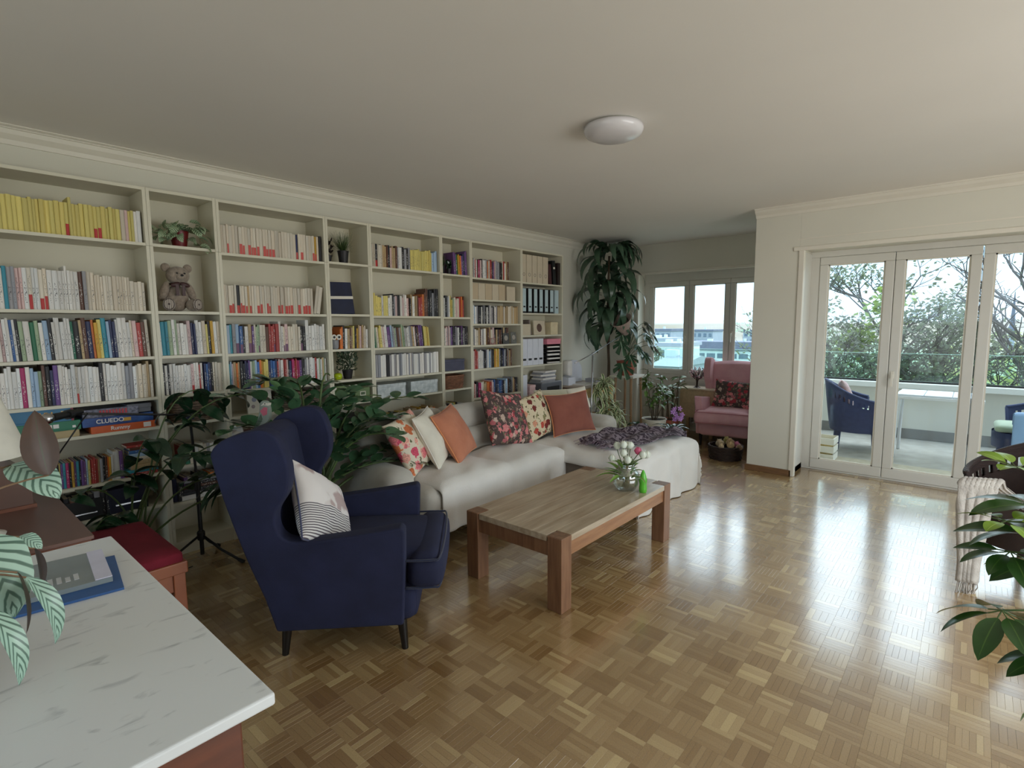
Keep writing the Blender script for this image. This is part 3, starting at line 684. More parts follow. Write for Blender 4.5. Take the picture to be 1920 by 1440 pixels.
row(0, 2, .30, 1.04, "wi'wiwwbwkvwgvwlkwwwwwgkadnouytlnnwwwwcirdc", .225, .015, lean=-.03, wv=.4)
row(0, 3, .30, 1.04, "wwwwwwwwmwllvdknpwwwwwc'wwwwwwkwwwwwwsswccccac", .215, .018, wv=.4)
row(0, 5, .50, .80, "vuykyptmkuptkpplyrrrraskdouw", .15, .008, lean=.02, wv=.45, bandh=.3)
row(0, 5, .80, .85, "wp", .17, .01)
row(1, 2, X0+.02, X0+.385, "wttvwvwwwinnwwcykuwc", .215, .016, lean=-.02)
row(1, 3, X0+.022, X0+.26, "kwkwwwwwwwwi'wwr'w", .195, .008)
row(1, 3, X0+.268, X0+.385, "nbnkcccc", .195, .006)
row(1, 5, X0+.10, X0+.33, "rgcwwccsww", .12, .012, lean=-.03)
row(2, 0, X0+.425, X0+1.17, "ccc'cccc'c'cc'c'c'c'cc'c'c'c'ccccccccn'cc'ccccc'u'ck", .19, .005, ink=False, bandc=(.80, .33, .31), bandh=.34, wv=.3)
row(2, 1, X0+.425, X0+1.08, "ccc'c'ck'c'c'c'ac'ccc'c'ccc'c'cccc'c'cc'c'c'ccc'cc'c'c'c", .195, .006, ink=False, bandc=(.76, .25, .22), bandh=.33, wv=.3)
row(2, 1, X0+1.085, X0+1.14, "cc", .215, .01, lean=.16, ink=False)
row(2, 2, X0+.425, X0+1.17, "ltsl'b'kwa'p'cvv'ccdrrr'rw^wc'i'ccccck'kw^wwwwwww", .195, .012, bandc=(.45, .30, .42), bandh=.3)
row(2, 3, X0+.425, X0+1.17, "tliaoakknnpwvvlbouyynbbbnriwrriknmrrmmpkkswswwwr'wvwavw", .195, .010, wv=.4)
row(3, 2, X0+1.30, X0+1.57, "ookwadaykuaiaccw", .18, .02, lean=.02)
B1 = len(BOOKS)
row(4, 0, X0+1.625, X0+2.37, "wcck'cccaadkiaadswwksksyyyyyyyyyyyylll", .185, .012)
row(4, 1, X0+1.625, X0+2.20, "yyyyywyywwksikwiwwidkawaadrro", .175, .02, hs=lambda f, h: h+.035*max(0, f-.5))
row(4, 1, X0+2.20, X0+2.37, "ddkkskk^", .24, .02)
row(4, 2, X0+1.63, X0+2.26, "gvcyyciwwpplsvsdsavvswwwssawikddppkyyuy", .185, .018, lean=-.09)
row(4, 3, X0+1.625, X0+2.36, "ssswwwkkswswsswwwswswwwswwswwswwww", .195, .006, ink=False)
row(4, 5, X0+1.72, X0+1.98, "yykyyykyyuyyk", .12, .01)
row(4, 5, X0+2.02, X0+2.30, "aakuuakuao", .135, .012)
row(5, 0, X0+2.585, X0+2.77, "ppguuopnp^p^", .20, .015, lean=-.05)
row(5, 1, X0+2.42, X0+2.72, "wkwkswyyvciccrord", .19, .02)
row(5, 2, X0+2.425, X0+2.76, "kwisispkksswkkpkskk", .18, .015)
row(5, 5, X0+2.43, X0+2.60, "wkkwvyk", .13, .012)
row(6, 0, X0+2.83, X0+3.42, "aswrwdmiikwwsoccrrkpisssskkcrwaadd", .19, .012)
row(6, 2, X0+2.82, X0+3.22, "wwlwskkwkskwkswskwws", .185, .012)
row(6, 2, X0+3.22, X0+3.57, "aaaacaaccacaaa", .185, .01, ink=False)
row(6, 3, X0+2.83, X0+3.40, "kswcadwswadacikakddkakdd", .17, .014)
row(6, 4, X0+2.83, X0+3.45, "rirriwwwskknswlskkuoyuuskknnsskdckad", .19, .015)
row(6, 5, X0+2.83, X0+3.55, "rikmmwcaaooriibnknbbnkwldkksadkk", .155, .02)
row(0, 6, .50, .80, "kkkdkkkskkk", .14, .02)
row(2, 5, X0+.45, X0+.90, "kdkwnkspk", .16, .02)
row(1, 7-1, X0+.03, X0+.37, "nkpwkkuokd", .15, .02)
order = sorted(range(len(BOOKS)), key=lambda i: -BOOKS[i][0]); keep = set(order[:300])
rest = []
for i, (area, M, geo, lab, grp) in enumerate(BOOKS):
    if i in keep:
        o = bpy.data.objects.new('book', book_mesh('book', [(None, geo)])); COL.objects.link(o); o.matrix_world = M; tag(o, lab, 'book', grp)
    else: rest.append((M, geo))
o = bpy.data.objects.new('distant_books', book_mesh('books', rest)); COL.objects.link(o)
tag(o, 'rows of smaller books in the farther bookcases and low shelves', 'books', None, 'stuff')
# lying stacks of books
def lying(x, y, z, items, label, grp=None, rz=0, cat='book'):
    for i, (c, w_, h, th, dx) in enumerate(items):
        R = random.Random(i+int(x*50)); geo = book_geo(th, w_, h, PALB[c][1], R, None, True)
        o = bpy.data.objects.new('book', book_mesh('book', [(Matrix.Rotation(-pi/2, 4, 'Y') @ Matrix.Translation((th/2, 0, -w_/2)), geo)])); COL.objects.link(o)
        o.location = (x+dx, y, z); o.rotation_euler = (0, 0, rz+R.uniform(-.03, .03)); z += th+.0006
        tag(o, label % (PALB[c][0], ['lowest', 'second from the bottom', 'third from the bottom', 'fourth up', 'fifth up', 'sixth up', 'seventh up', 'eighth up', 'ninth up'][i]), cat, grp)
lying(.94, DF+.02, .587, [('r', .17, .12, .018, -.0), ('t', .20, .13, .02, -.01), ('a', .15, .12, .03, .02), ('a', .15, .12, .028, .02), ('c', .14, .12, .02, .02), ('l', .15, .13, .022, .015), ('b', .14, .12, .02, .01), ('d', .13, .12, .018, .01), ('r', .14, .12, .014, .0)], '%s book lying flat, %s in the stack beside the comics', 'lying stack on the sixth shelf of the leftmost bookcase')
lying(1.28, DF+.02, .359, [('w', .26, .18, .03, 0), ('k', .24, .18, .022, 0), ('k', .25, .18, .02, .01), ('d', .24, .18, .018, 0), ('k', .23, .17, .02, .01), ('s', .22, .17, .016, 0)], '%s book lying flat, %s in the low stack behind the microphone stand', 'low stack in the narrow bookcase')
lying(5.1, DF+.05, .8+.245-1.0+.582, [('i', .12, .1, .02, -.13)], '%s notebook lying flat, %s on the lowest visible binder shelf', None)
# ================================================================= SHELF OBJECTS
YF = DF+.02
def simple_mat(n, c, **k): return mat(n, c, **k)
TERRA = mat('terracotta', (.66, .37, .29), rough=.75, var=.1); POTW = mat('white_ceramic', (.86, .85, .80), rough=.35, var=.03); SOIL = mat('soil', (.16, .11, .08), rough=.95, var=.3, scale=40, bump=.4)
POTD = mat('dark_pot', (.12, .11, .12), rough=.5, var=.05); POTR = mat('burgundy_pot', (.42, .08, .10), rough=.4, var=.05); POTG = mat('grey_cement_pot', (.62, .61, .57), rough=.7, var=.1)
def pot(parent, r, h, m, z=0, taper=.75, rim=True, seg=24):
    k = MB(); k.lathe([(r*taper*.96, z), (r*taper, z+.004), (r, z+h-.0), (r*1.04, z+h) if rim else (r, z+h), (r*1.04, z+h+.006) if rim else (r, z+h+.002), (r*.92, z+h+.004), (r*.88, z+h-.02), (.001, z+h-.021)], seg)
    p = k.build('pot', m, parent, smooth=True, sharp=40)
    s = MB(); s.lathe([(r*.86, z+h-.025), (r*.86, z+h-.012), (.001, z+h-.010)], seg); s.build('soil', SOIL, parent)
    return p
# teddy
TED = mat('teddy_plush', (.60, .545, .49), rough=.95, var=.2, scale=60, bump=.6, bscale=220, sheen=.3); TEDP = mat('teddy_plaid', (.62, .57, .52), rough=.9, var=0)
_t = TEDP.node_tree; _b = _t.nodes['Principled BSDF']; _w = _t.nodes.new('ShaderNodeTexBrick'); _w.inputs['Scale'].default_value = 40; _w.inputs['Color1'].default_value = lin((.60, .55, .50)); _w.inputs['Color2'].default_value = lin((.68, .64, .60)); _w.inputs['Mortar'].default_value = lin((.22, .17, .17)); _w.offset = 0; _w.inputs['Mortar Size'].default_value = .04
_c = _t.nodes.new('ShaderNodeTexCoord'); _t.links.new(_c.outputs['Object'], _w.inputs['Vector']); _t.links.new(_w.outputs[0], _b.inputs['Base Color'])
RIB = mat('brown_ribbon', (.25, .14, .14), rough=.5)
td = thing('teddy_bear', 'grey-brown teddy bear with a dark ribbon bow sitting on the second shelf', 'teddy bear', (1.235, DF+.10, 1.6175)); td.scale = (.92, .92, .92)
def ell(c, r, seg=16):
    m = MB(); m.lathe([(max(.0005, r[0]*sin(pi*i/10)), -r[2]*cos(pi*i/10)) for i in range(11)], seg, sy=r[1]/r[0]); return m, c
def add_ell(c, r, name, m_, parent, rot=None):
    m, _ = ell(c, r); o = m.build(name, m_, parent, smooth=True, loc=c)
    if rot: o.rotation_euler = rot
    return o
add_ell((0, 0, .095), (.075, .06, .095), 'body', TED, td); hd_ = add_ell((.01, -.015, .255), (.075, .065, .065), 'head', TED, td)
add_ell((.012, -.07, .243), (.032, .03, .026), 'snout', TED, td)
for s in (-1, 1):
    add_ell((.01+s*.07, 0, .31), (.03, .015, .03), 'ear', TED, td)
    add_ell((s*.085, -.02, .14), (.028, .03, .075), 'arm', TED, td, (0, s*-.35, 0))
    add_ell((s*.075, -.075, .045), (.04, .055, .042), 'leg', TED, td, (0, 0, s*.4))
    add_ell((s*.09, -.128, .048), (.038, .012, .043), 'foot_pad', TEDP, td, (0, 0, s*.4))
    add_ell((.01+s*.024, -.083, .268), (.006, .005, .006), 'eye', BLACKP, td)
    add_ell((.005+s*.03, -.075, .188), (.032, .012, .016), 'bow', RIB, td, (0, s*.3, 0))
    m = MB(); m.box(s*.02-.01, s*.02+.01, -.088, -.080, .11, .185); m.build('ribbon_tail', RIB, td)
add_ell((.012, -.098, .252), (.010, .006, .008), 'nose', BLACKP, td)
m = MB(); m.lathe([(.052, .188), (.058, .195), (.052, .202)], 16); m.build('ribbon', RIB, td)
# small plants
LV_POTHOS = leaf_mat('pothos_leaf', (.28, .42, .27), 'b9c9a8', sc=6, stripe=1); LV_DK = leaf_mat('dark_glossy_leaf', (.13, .24, .16), '2c4a30', rough=.22); LV_MD = leaf_mat('mid_green_leaf', (.22, .36, .20), '5d7d4a', rough=.35)
GRASS = mat('thin_grass_leaf', (.25, .34, .17), rough=.5, var=.3, scale=20); STEM = mat('green_stem', (.30, .38, .20), rough=.5, var=.15); STEMB = mat('brown_stem', (.30, .24, .17), rough=.7, var=.2)
def tuft(parent, mesh, n, c, R, el=(.2, 1.3), sc=(.7, 1.1), name='leaf', rad=0, lift=0, az=(0, 6.283)):
    for i in range(n):
        a = R.uniform(*az); e_ = R.uniform(*el); d = Vector((cos(a)*cos(e_), sin(a)*cos(e_), sin(e_)))
        p = Vector(c)+Vector((cos(a), sin(a), 0))*rad*R.random()+Vector((0, 0, lift*R.random()))
        place(mesh, name, parent, aim(p, d, R.uniform(-.5, .5), R.uniform(*sc)))
def small_stuff_plant(name, label, loc, potr, poth, potm, blob, leafm, n, ls, seed, grp=None, up=.6, droop=0):
    t = thing(name, label, 'plant', loc, 0, grp); pot(t, potr, poth, potm); R = random.Random(seed); g = MB()
    for i in range(n):
        a = R.uniform(0, 6.283); rr = sqrt(R.random()); z = R.random()
        root = Vector((0, 0, poth-.01)); tip = Vector((cos(a)*blob[0]*rr, sin(a)*min(blob[0], .11)*rr, poth+blob[1]*(z if not droop else (1-rr)*.9+.1*z)))
        d = (tip-root); s = Vector((-sin(a), cos(a), 0))*ls*.35
        if ls < .02: g.add([root, root+s*.5, tip+s*.2, tip], [(0, 1, 2, 3)]); mid = root.lerp(tip, .7); s2 = Vector((R.uniform(-1, 1), R.uniform(-1, 1), R.uniform(0, 1)))*ls*1.6; g.add([mid, mid+s2*.5+s*.4, mid+s2], [(0, 1, 2)])
        else:
            dd = d.normalized(); u = (dd+Vector((R.uniform(-.6, .6), R.uniform(-.6, .6), R.uniform(-.4, .4)))).normalized()*ls; v = u.cross(Vector((R.uniform(-1, 1), R.uniform(-1, 1), 1))).normalized()*ls*.33
            g.add([tip-u*.5, tip+v, tip+u*.6, tip-v], [(0, 1, 2, 3)]); 
    f = g.build('foliage', leafm, t); f['kind'] = 'stuff'; return t
t = thing('trailing_pothos', 'variegated trailing plant in burgundy pot on top shelf above the teddy', 'plant', (X0+.20, DF+.10, 2.0355)); pot(t, .055, .10, POTR)
PL = leaf_mesh('pothos_leaf', .085, .065, LV_POTHOS, droop=1.0, fold=.15, shape=.75)
R = random.Random(4)
for i in range(52):
    a = R.uniform(pi, 2*pi) if i % 3 else R.uniform(0, pi); s = R.choice([-1, 1])
    p = Vector((s*R.uniform(.0, .14), -R.uniform(-.03, .10), .075+R.uniform(-.03, .09))) if i % 4 else Vector((R.uniform(-.05, .05), 0, .13+R.uniform(-.02, .03)))
    if abs(p.x) > .08: p.z -= R.uniform(0, .06)
    place(PL, 'leaf', t, aim(p, (s*R.uniform(.2, 1), -R.uniform(.1, .9), R.uniform(-.6, .3)), R.uniform(-.6, .6), R.uniform(.7, 1.1)))
small_stuff_plant('grass_plant', 'bushy fine-leaved plant in black pot on top shelf, narrow bookcase with green boxes', (X0+1.41, DF+.10, 2.0285), .045, .10, POTD, (.12, .16), GRASS, 330, .016, 2)
small_stuff_plant('dark_plant', 'small dark reddish plant at the left of the bushy grass plant, top shelf', (X0+1.265, DF+.09, 2.0285), .03, .05, POTD, (.035, .15), leaf_mat('plum_leaf', (.17, .13, .12), '40302a'), 60, .03, 3)
small_stuff_plant('round_leaf_plant', 'round bushy plant in a small black pot beside the green apple ornament', (X0+1.40, DF+.09, 1.0735), .045, .07, POTD, (.085, .16), leaf_mat('grey_green_leaf', (.30, .36, .28), 'a5ad94'), 330, .026, 5)
small_stuff_plant('grass_plant', 'small fine-leaved plant in black pot beside purple book, top shelf behind sofa', (X0+2.475, DF+.08, 2.0175), .035, .07, POTD, (.055, .12), GRASS, 200, .018, 6)
small_stuff_plant('dark_plant', 'second small dark pot plant between the grass plant and the purple book', (X0+2.55, DF+.06, 2.0175), .025, .05, POTD, (.03, .08), LV_DK, 50, .03, 8)
# dark leaning framed picture, owl mug, apple ornament
NAVY = mat('midnight_blue_print', (.11, .14, .25), rough=.3, var=.35, scale=9); t = thing('photo_album', 'dark blue album with a white ribbon band leaning in the narrow bookcase', 'album', (X0+1.335, DF+.035, 1.6135))
m = MB(); m.box(-.125, .125, 0, .03, 0, .265); o = m.build('cover', NAVY, t, bevel=.003); m = MB(); m.box(-.126, .126, -.002, .032, .125, .148); o2 = m.build('band', TRIM, t)
t.rotation_euler = (-.14, -.03, 0)
t = thing('owl_cup', 'grey cup with two round white eyes in front of books, narrow bookcase', 'cup', (X0+1.265, DF+.05, 1.3285))
m = MB(); m.lathe([(.024, 0), (.033, .01), (.036, .06), (.034, .085), (.031, .085), (.032, .06), (.028, .012)], 20); m.build('cup', mat('owl_grey', (.55, .56, .58), rough=.4), t, smooth=True)
for s in (-1, 1):
    m = MB(); m.tube([(s*.022, -.038, .098), (s*.022, -.030, .098)], .022, None, 20); q = m.build('eye_ring', POTW, t); m = MB(); m.tube([(s*.022, -.041, .098), (s*.022, -.037, .098)], .010, None, 14); m.build('pupil', BLACKP, q)
add_ell((0, -.036, .083), (.005, .006, .010), 'beak', mat('beak_orange', (.8, .5, .2)), t)
t = thing('apple_ornament', 'lime green glass apple ornament beside the round bushy plant', 'ornament', (X0+1.29, DF+.06, 1.0735))
m = MB(); m.lathe([(.012, 0), (.028, .006), (.036, .026), (.033, .045), (.018, .056), (.006, .052)], 20); m.build('fruit', mat('lime_glass', (.68, .76, .12), rough=.1, var=.05), t, smooth=True); m = MB(); m.tube([(0, 0, .05), (.004, 0, .075)], .003); m.build('stalk', STEMB, t)
# boxes
def lidbox(name, label, x, y, z, w_, d, h, m_, lid_m=None, frame=None, grp=None, corners=None, rz=0, cat='box'):
    t = thing(name, label, cat, (x, y, z), rz, grp)
    k = MB(); k.box(-w_/2+.003, w_/2-.003, .003, d-.003, 0, h-.004); k.build('box_body', m_, t, bevel=.003)
    k = MB(); k.box(-w_/2, w_/2, 0, d, h-.028, h); l = k.build('lid', lid_m or m_, t, bevel=.003)
    if corners:
        for s in (-1, 1):
            k = MB(); k.box(s*(w_/2-.011)-.011, s*(w_/2-.011)+.011, -.002, .012, h-.03, h+.001); k.build('metal_corner', corners, l)
    if frame:
        k = MB(); zc = h*.45; a = w_*.18
        k.box(-a, a, -.001, .003, zc+.012, zc+.018).box(-a, a, -.001, .003, zc-.018, zc-.012).box(-a, -a+.006, -.001, .003, zc-.012, zc+.012).box(a-.006, a, -.001, .003, zc-.012, zc+.012); q = k.build('label_holder', frame, t)
        k = MB(); k.box(-a+.006, a-.006, .0005, .003, zc-.012, zc+.012); k.build('label_card', mat('card_dark_green', (.30, .38, .26)), q)
    return t
GRB = mat('green_box_card', (.42, .51, .34), rough=.6, var=.06, scale=5)
lidbox('storage_box', 'left green storage box with white label frame under the apple ornament', X0+1.295, DF+.01, .879, .15, .24, .145, GRB, None, TRIM, None, TRIM)
lidbox('storage_box', 'right green storage box with white label frame under the bushy plant', X0+1.49, DF+.01, .879, .15, .24, .145, GRB, None, TRIM, None, TRIM)
DAM = mat('damask_grey_silver', (.62, .66, .67), rough=.4, var=.3, scale=26, col2=(.82, .84, .84), detail=5)
lidbox('patterned_box', 'left silver-grey damask patterned box on the shelf behind sofa', X0+1.79, DF+.005, .876, .31, .22, .125, DAM)
lidbox('patterned_box', 'right silver-grey damask patterned box on the shelf behind sofa', X0+2.165, DF+.005, .876, .33, .22, .125, DAM)
DKT = mat('black_floral_tin', (.28, .28, .36), rough=.35, var=.2, scale=12); lidbox('floral_tin', 'dark slate tin box with pink flowers above the woven basket', X0+2.575, DF+.02, 1.0635, .27, .2, .115, DKT)
def flower_patch(parent, pts, m_, r):
    for p in pts:
        k = MB(); k.lathe([(r, 0), (r*.7, r*.3), (.001, r*.15)], 7, M=Matrix.Translation(p) @ Matrix.Rotation(pi/2, 4, 'X')); k.build('flower_print', m_, parent)
# wicker baskets
WIK = mat('brown_wicker', (.50, .34, .25), rough=.7, var=.3, scale=30); WIKG = mat('grey_bark_wicker', (.45, .40, .34), rough=.8, var=.4, scale=25); WIKD = mat('dark_wicker', (.20, .14, .12), rough=.6, var=.3, scale=30)
def basket(name, label, x, y, z, w_, d, h, m_, rnd_=False, rows=9, ncols=16, grp=None, taper=.9, rz=0):
    t = thing(name, label, 'basket', (x, y, z), rz, grp); k = MB(); n = ncols*2
    def pt(i, r, ww=0):
        a = 2*pi*i/n; cx, cy = cos(a), sin(a); f = taper+(1-taper)*r
        if not rnd_: p = 4; q = (abs(cx)**p+abs(cy)**p)**(1/p); cx, cy = cx/q, cy/q
        o = 1+ww*(1 if i % 2 else -1)
        return (cx*w_/2*f*o, d/2+cy*d/2*f*o, 0)
    for j in range(rows):
        r = j/(rows-1); pts = []
        for i in range(n+1):
            p = pt(i % n, r, .035*(1 if j % 2 else -1)); pts.append((p[0], p[1], .006+r*(h-.012)))
        k.tube(pts, h/rows*.55, None, 5, cap=False)
    k.build('weave', m_, t, smooth=True); k = MB()
    for i in range(0, n, 2):
        a, b_ = pt(i, 0), pt(i, 1); k.tube([(a[0], a[1], 0.003), (b_[0], b_[1], h)], .004, None, 5)
    k.build('stakes', m_, t); k = MB(); k.tube([(pt(i % n, 1)[0], pt(i % n, 1)[1], h) for i in range(n+1)], .008, None, 6, cap=False); k.build('rim', m_, t, smooth=True)
    k = MB(); k.lathe([(w_/2*taper*.9, 0), (w_/2*taper*.9, .004)], 16, c=(0, d/2, 0), sy=d/w_); k.build('base', m_, t)
    return t
basket('wicker_basket', 'square brown woven basket in the narrow bookcase behind the sofa', X0+2.58, DF+.01, .8805, .27, .22, .13, WIK)
basket('wicker_basket', 'round rustic twig basket in the narrow bookcase below the teddy', X0+.205, DF+.0, .8855, .33, .24, .13, mat('twig_brown', (.42, .35, .29), rough=.8, var=.5, scale=30), True, 8)
basket('wicker_basket', 'greyish bark basket right of the white flower canvas', X0+.96, DF+.0, .8835, .34, .24, .125, WIKG, False, 8)
t = thing('flower_canvas', 'white canvas with painted grey flowers beside the bark basket', 'picture', (X0+.64, DF+.05, .8835)); t.rotation_euler = (-.08, 0, 0)
m = MB(); m.box(-.09, .09, 0, .02, 0, .16); m.build('canvas', TRIM, t, bevel=.002)
for i, (x, z, r, c) in enumerate([(-.04, .10, .018, (.60, .62, .70)), (-.05, .05, .014, (.66, .60, .60)), (.0, .13, .015, (.6, .6, .66))]):
    m = MB(); m.lathe([(r, 0), (r*.6, .003), (.001, .004)], 9, M=Matrix.Translation((x, -.0, z)) @ Matrix.Rotation(pi/2, 4, 'X')); m.build('painted_flower', mat('petal_grey%d' % i, c), t)
m = MB(); m.tube([(.05, -.001, .0), (.035, -.001, .06), (.055, -.001, .11), (.05, -.001, .15)], .004, .002, 5).tube([(.035, -.001, .06), (.01, -.001, .10)], .002, None, 4); m.build('painted_stem', STEMB, t)
# board games
def gamebox(label, x, z, w_, d, h, m_, texts=(), stripe=None, y=DF+.015, rz=0):
    t = thing('board_game_box', label, 'board game', (x, y, z), rz, 'board games on the fifth shelf')
    k = MB(); k.box(-w_/2+.002, w_/2-.002, .002, d-.002, 0, h*.5); k.build('box_base', m_, t)
    k = MB(); k.box(-w_/2, w_/2, 0, d, h*.12, h); l = k.build('lid', m_, t, bevel=.002)
    for (s, sz, c, dx, dz) in texts:
        text_mesh(s, sz, .0004, c, l, Matrix.Translation((dx, -.0012, h*.55+dz)) @ Matrix.Rotation(pi/2, 4, 'X'), bold=True)
    if stripe:
        for (a, b_, z0, z1, c) in stripe: k = MB(); k.box(a, b_, -.0015, .001, z0*h, z1*h); k.build('printed_panel', c, l)
    return t
def cm(n, c, **k): return mat(n, c, rough=.4, var=.06, **k)
Wt = cm('print_white', (.90, .88, .86)); Or = cm('box_orange', (.80, .36, .16)); Nv = mat('box_night_blue', (.12, .19, .42), rough=.35, var=.5, scale=14, col2=(.20, .36, .62)); Sv = mat('box_silver', (.55, .55, .62), rough=.3, var=.5, scale=60, col2=(.2, .2, .26)); Rd = cm('print_red', (.70, .18, .22)); Gn = cm('box_green', (.15, .46, .34)); Bl = cm('box_teal_blue', (.16, .42, .56)); Yl = cm('print_yellow', (.85, .65, .25)); Tn = cm('box_tan', (.70, .62, .45))
gamebox('orange game box with white title at the bottom of the right game stack', .868, .8855, .33, .24, .042, Or, [('Rummy', .032, Wt, -.02, -.002)], [(.10, .14, .15, .85, Wt)])
gamebox('night blue game box with bold white title above the orange one', .845, .9285, .36, .24, .052, Nv, [('CLUEDO', .035, Wt, -.045, -.002)], [(.02, .06, .3, .7, Yl)])
gamebox('silver game box with red title, top of the right game stack', .81, .9815, .28, .24, .05, Sv, (), [(-.06+i*.016, -.06+i*.016+.010, .25, .82, Rd) for i in range(9)])
gamebox('green game box under the teal blue box, left stack', .49, .926, .34, .24, .055, Gn, (), [(.02, .04, .35, .75, Wt), (.045, .07, .35, .75, Wt), (.13, .145, .25, .5, Wt)])
gamebox('tan game box at the very bottom of the left game stack', .47, .8855, .36, .24, .04, Tn)
gamebox('teal blue game box with yellow letters, top of left stack', .44, .9815, .38, .25, .075, Bl, [('VU', .045, Yl, .07, 0)], [(.135, .175, .2, .8, cm('print_sand', (.82, .70, .48))), (.178, .19, .0, 1, cm('print_crimson', (.5, .12, .22)))])
t = lidbox('file_box', 'flat grey document box above the game boxes, at their right', .955, DF+.02, .986, .13, .2, .055, mat('grey_card', (.42, .43, .46), rough=.6), cat='box')
# dark equipment on the low shelf
for i, (x, w_, z, h, c, lab) in enumerate([(.62, .22, .3755, .12, BLACKP, 'black audio box on the low shelf behind the brown desk'), (.86, .2, .3755, .15, mat('ink_blue_box', (.10, .11, .20)), 'ink blue storage box on the low shelf behind the plant'), (.70, .3, .094, .16, BLACKP, 'large black case on the bottom shelf behind the red bench')]):
    t = thing('storage_case', lab, 'box', (x, DF+.02, z)); k = MB(); k.box(-w_/2, w_/2, 0, .22, 0, h); k.build('case_body', c, t, bevel=.004); k = MB(); k.box(-w_*.35, w_*.35, -.004, .001, h*.3, h*.36); k.build('trim_strip', CHROME, t)
# tan folders (fourth wide bookcase second shelf)
TAN = mat('tan_card', (.80, .75, .66), rough=.7, var=.04); TAN2 = mat('tan_card_warm', (.76, .69, .58), rough=.7, var=.04)
def magfile(label, x, z, w_, h, m_, slope=False, hole=None, lab_m=None, d=.25, y=YF, name='magazine_file', cat='file', grp=None, lean=0, plate=None):
    t = thing(name, label, cat, (x, y, z), 0, grp)
    if lean: t.rotation_euler = (0, lean, 0)
    k = MB(); k.box(-w_/2, w_/2, 0, d, 0, h); k.build('file_body', m_, t, bevel=.0025)
    if hole:
        k = MB(); k.tube([(w_*.2*cos(a_)*1.0, -.0012, hole+w_*.2*sin(a_)) for a_ in [2*pi*i/14 for i in range(15)]], .0022, None, 5, cap=False); k.build('finger_ring', CHROME, t)
    if plate:
        k = MB(); k.box(-w_*.3, w_*.3, -.0012, .001, plate-.012, plate+.012); k.build('label_plate', lab_m or BLACKP, t)
    return t
for i in range(5): magfile('tan archive folder, %s from left on second shelf right of the basket bookcase' % ORD[i], X0+2.87+i*.105, 1.7835, .10, .168, TAN if i % 2 else TAN2)
magfile('wide tan archive folder at the right end of its shelf', X0+3.44, 1.7835, .14, .155, TAN)
for i, (x, w_) in enumerate([(.065, .085), (.165, .095), (.265, .085), (.365, .095), (.472, .1)]):
    magfile('cream lever binder, %s from left on the top shelf of the rightmost bookcase' % ORD[i], X0+3.6+x, 2.0025, w_, .315, TAN, hole=.09, name='ring_binder', cat='binder', grp='cream binders on the top shelf')
BRN = mat('burgundy_leather', (.28, .14, .15), rough=.5); magfile('burgundy album leaning beside the cream binders', X0+3.6+.575, 2.004, .05, .24, BRN, name='photo_album', cat='album', lean=-.09)
magfile('black album with white spine label leaning at the top right', X0+3.6+.66, 2.004, .055, .29, BLACKP, name='photo_album', cat='album', lean=-.09, lab_m=TRIM, plate=.2); magfile('dark brown upright album at the far right of the top shelf', X0+3.6+.745, 2.0025, .05, .27, mat('dark_brown_cover', (.16, .11, .10)), name='photo_album', cat='album')
LBL = mat('pale_blue_spine', (.72, .80, .82), rough=.5, var=.04)
for i in range(7):
    t = thing('ring_binder', ('pale blue and black lever binder, %s from left on second shelf' % ORD[i]) if i < 6 else 'all-white lever binder at the right end of the second shelf', 'binder', (X0+3.6+.07+i*.105, YF, 1.6535), 0, 'lever binders on the second shelf')
    k = MB(); k.box(-.038, .038, 0, .25, 0, .285); k.build('binder_body', BLACKP if i < 6 else LBL, t, bevel=.003); k = MB(); k.box(-.030, .030, -.0012, .001, .02, .28); k.build('spine_label', LBL, t)
    k = MB(); k.box(-.018, .018, -.002, .0005, .065, .082); k.build('label_plate', BLACKP, t)
WCARD = mat('white_card', (.85, .86, .90), rough=.6, var=.03)
for i in range(4): magfile('white magazine file, %s from left on fourth shelf of rightmost bookcase' % ORD[i], X0+3.6+.07+i*.103, 1.0445, .098, .31, WCARD, plate=.07)
magfile('single white magazine file beside the printer shelf', X0+3.6+.07, .6255, .098, .31, WCARD, plate=.05)
lidbox('cream_box', 'pale square box at left of the third shelf, rightmost bookcase', X0+3.6+.105, DF+.01, 1.3975, .15, .2, .13, TAN); lidbox('cream_box', 'cream square box at right of the third shelf, rightmost bookcase', X0+3.6+.64, DF+.01, 1.3975, .15, .2, .15, mat('cream_card', (.86, .80, .66)))
t = thing('picture_card', 'small sepia photo print leaning between the two pale boxes', 'picture', (X0+3.6+.37, DF+.03, 1.3975)); t.rotation_euler = (-.1, .03, 0); m = MB(); m.box(-.11, .11, 0, .008, 0, .17); m.build('card', TAN, t); m = MB(); m.lathe([(.05, 0), (.04, .002), (.001, .003)], 14, M=Matrix.Translation((.0, -.0, .085)) @ Matrix.Rotation(pi/2, 4, 'X')); m.build('oval_print', mat('sepia_dark', (.38, .28, .24)), t)
t = thing('leaning_notebook', 'thin notebook leaning left of the sepia photo print', 'book', (X0+3.6+.21, DF+.03, 1.3985)); t.rotation_euler = (0, -.22, 0); m = MB(); m.box(-.01, .01, 0, .15, 0, .18); m.build('cover', mat('taupe_cover', (.50, .46, .44)), t)
lidbox('pink_box', 'pink lever folder lying on top of the paper trays', X0+3.6+.62, DF+.0, 1.28, .28, .22, .065, mat('pink_card', (.90, .55, .62)))
t = thing('letter_tray', 'stack of open paper trays with papers beside white magazine files', 'letter tray', (X0+3.6+.62, DF+.01, 1.0445)); 
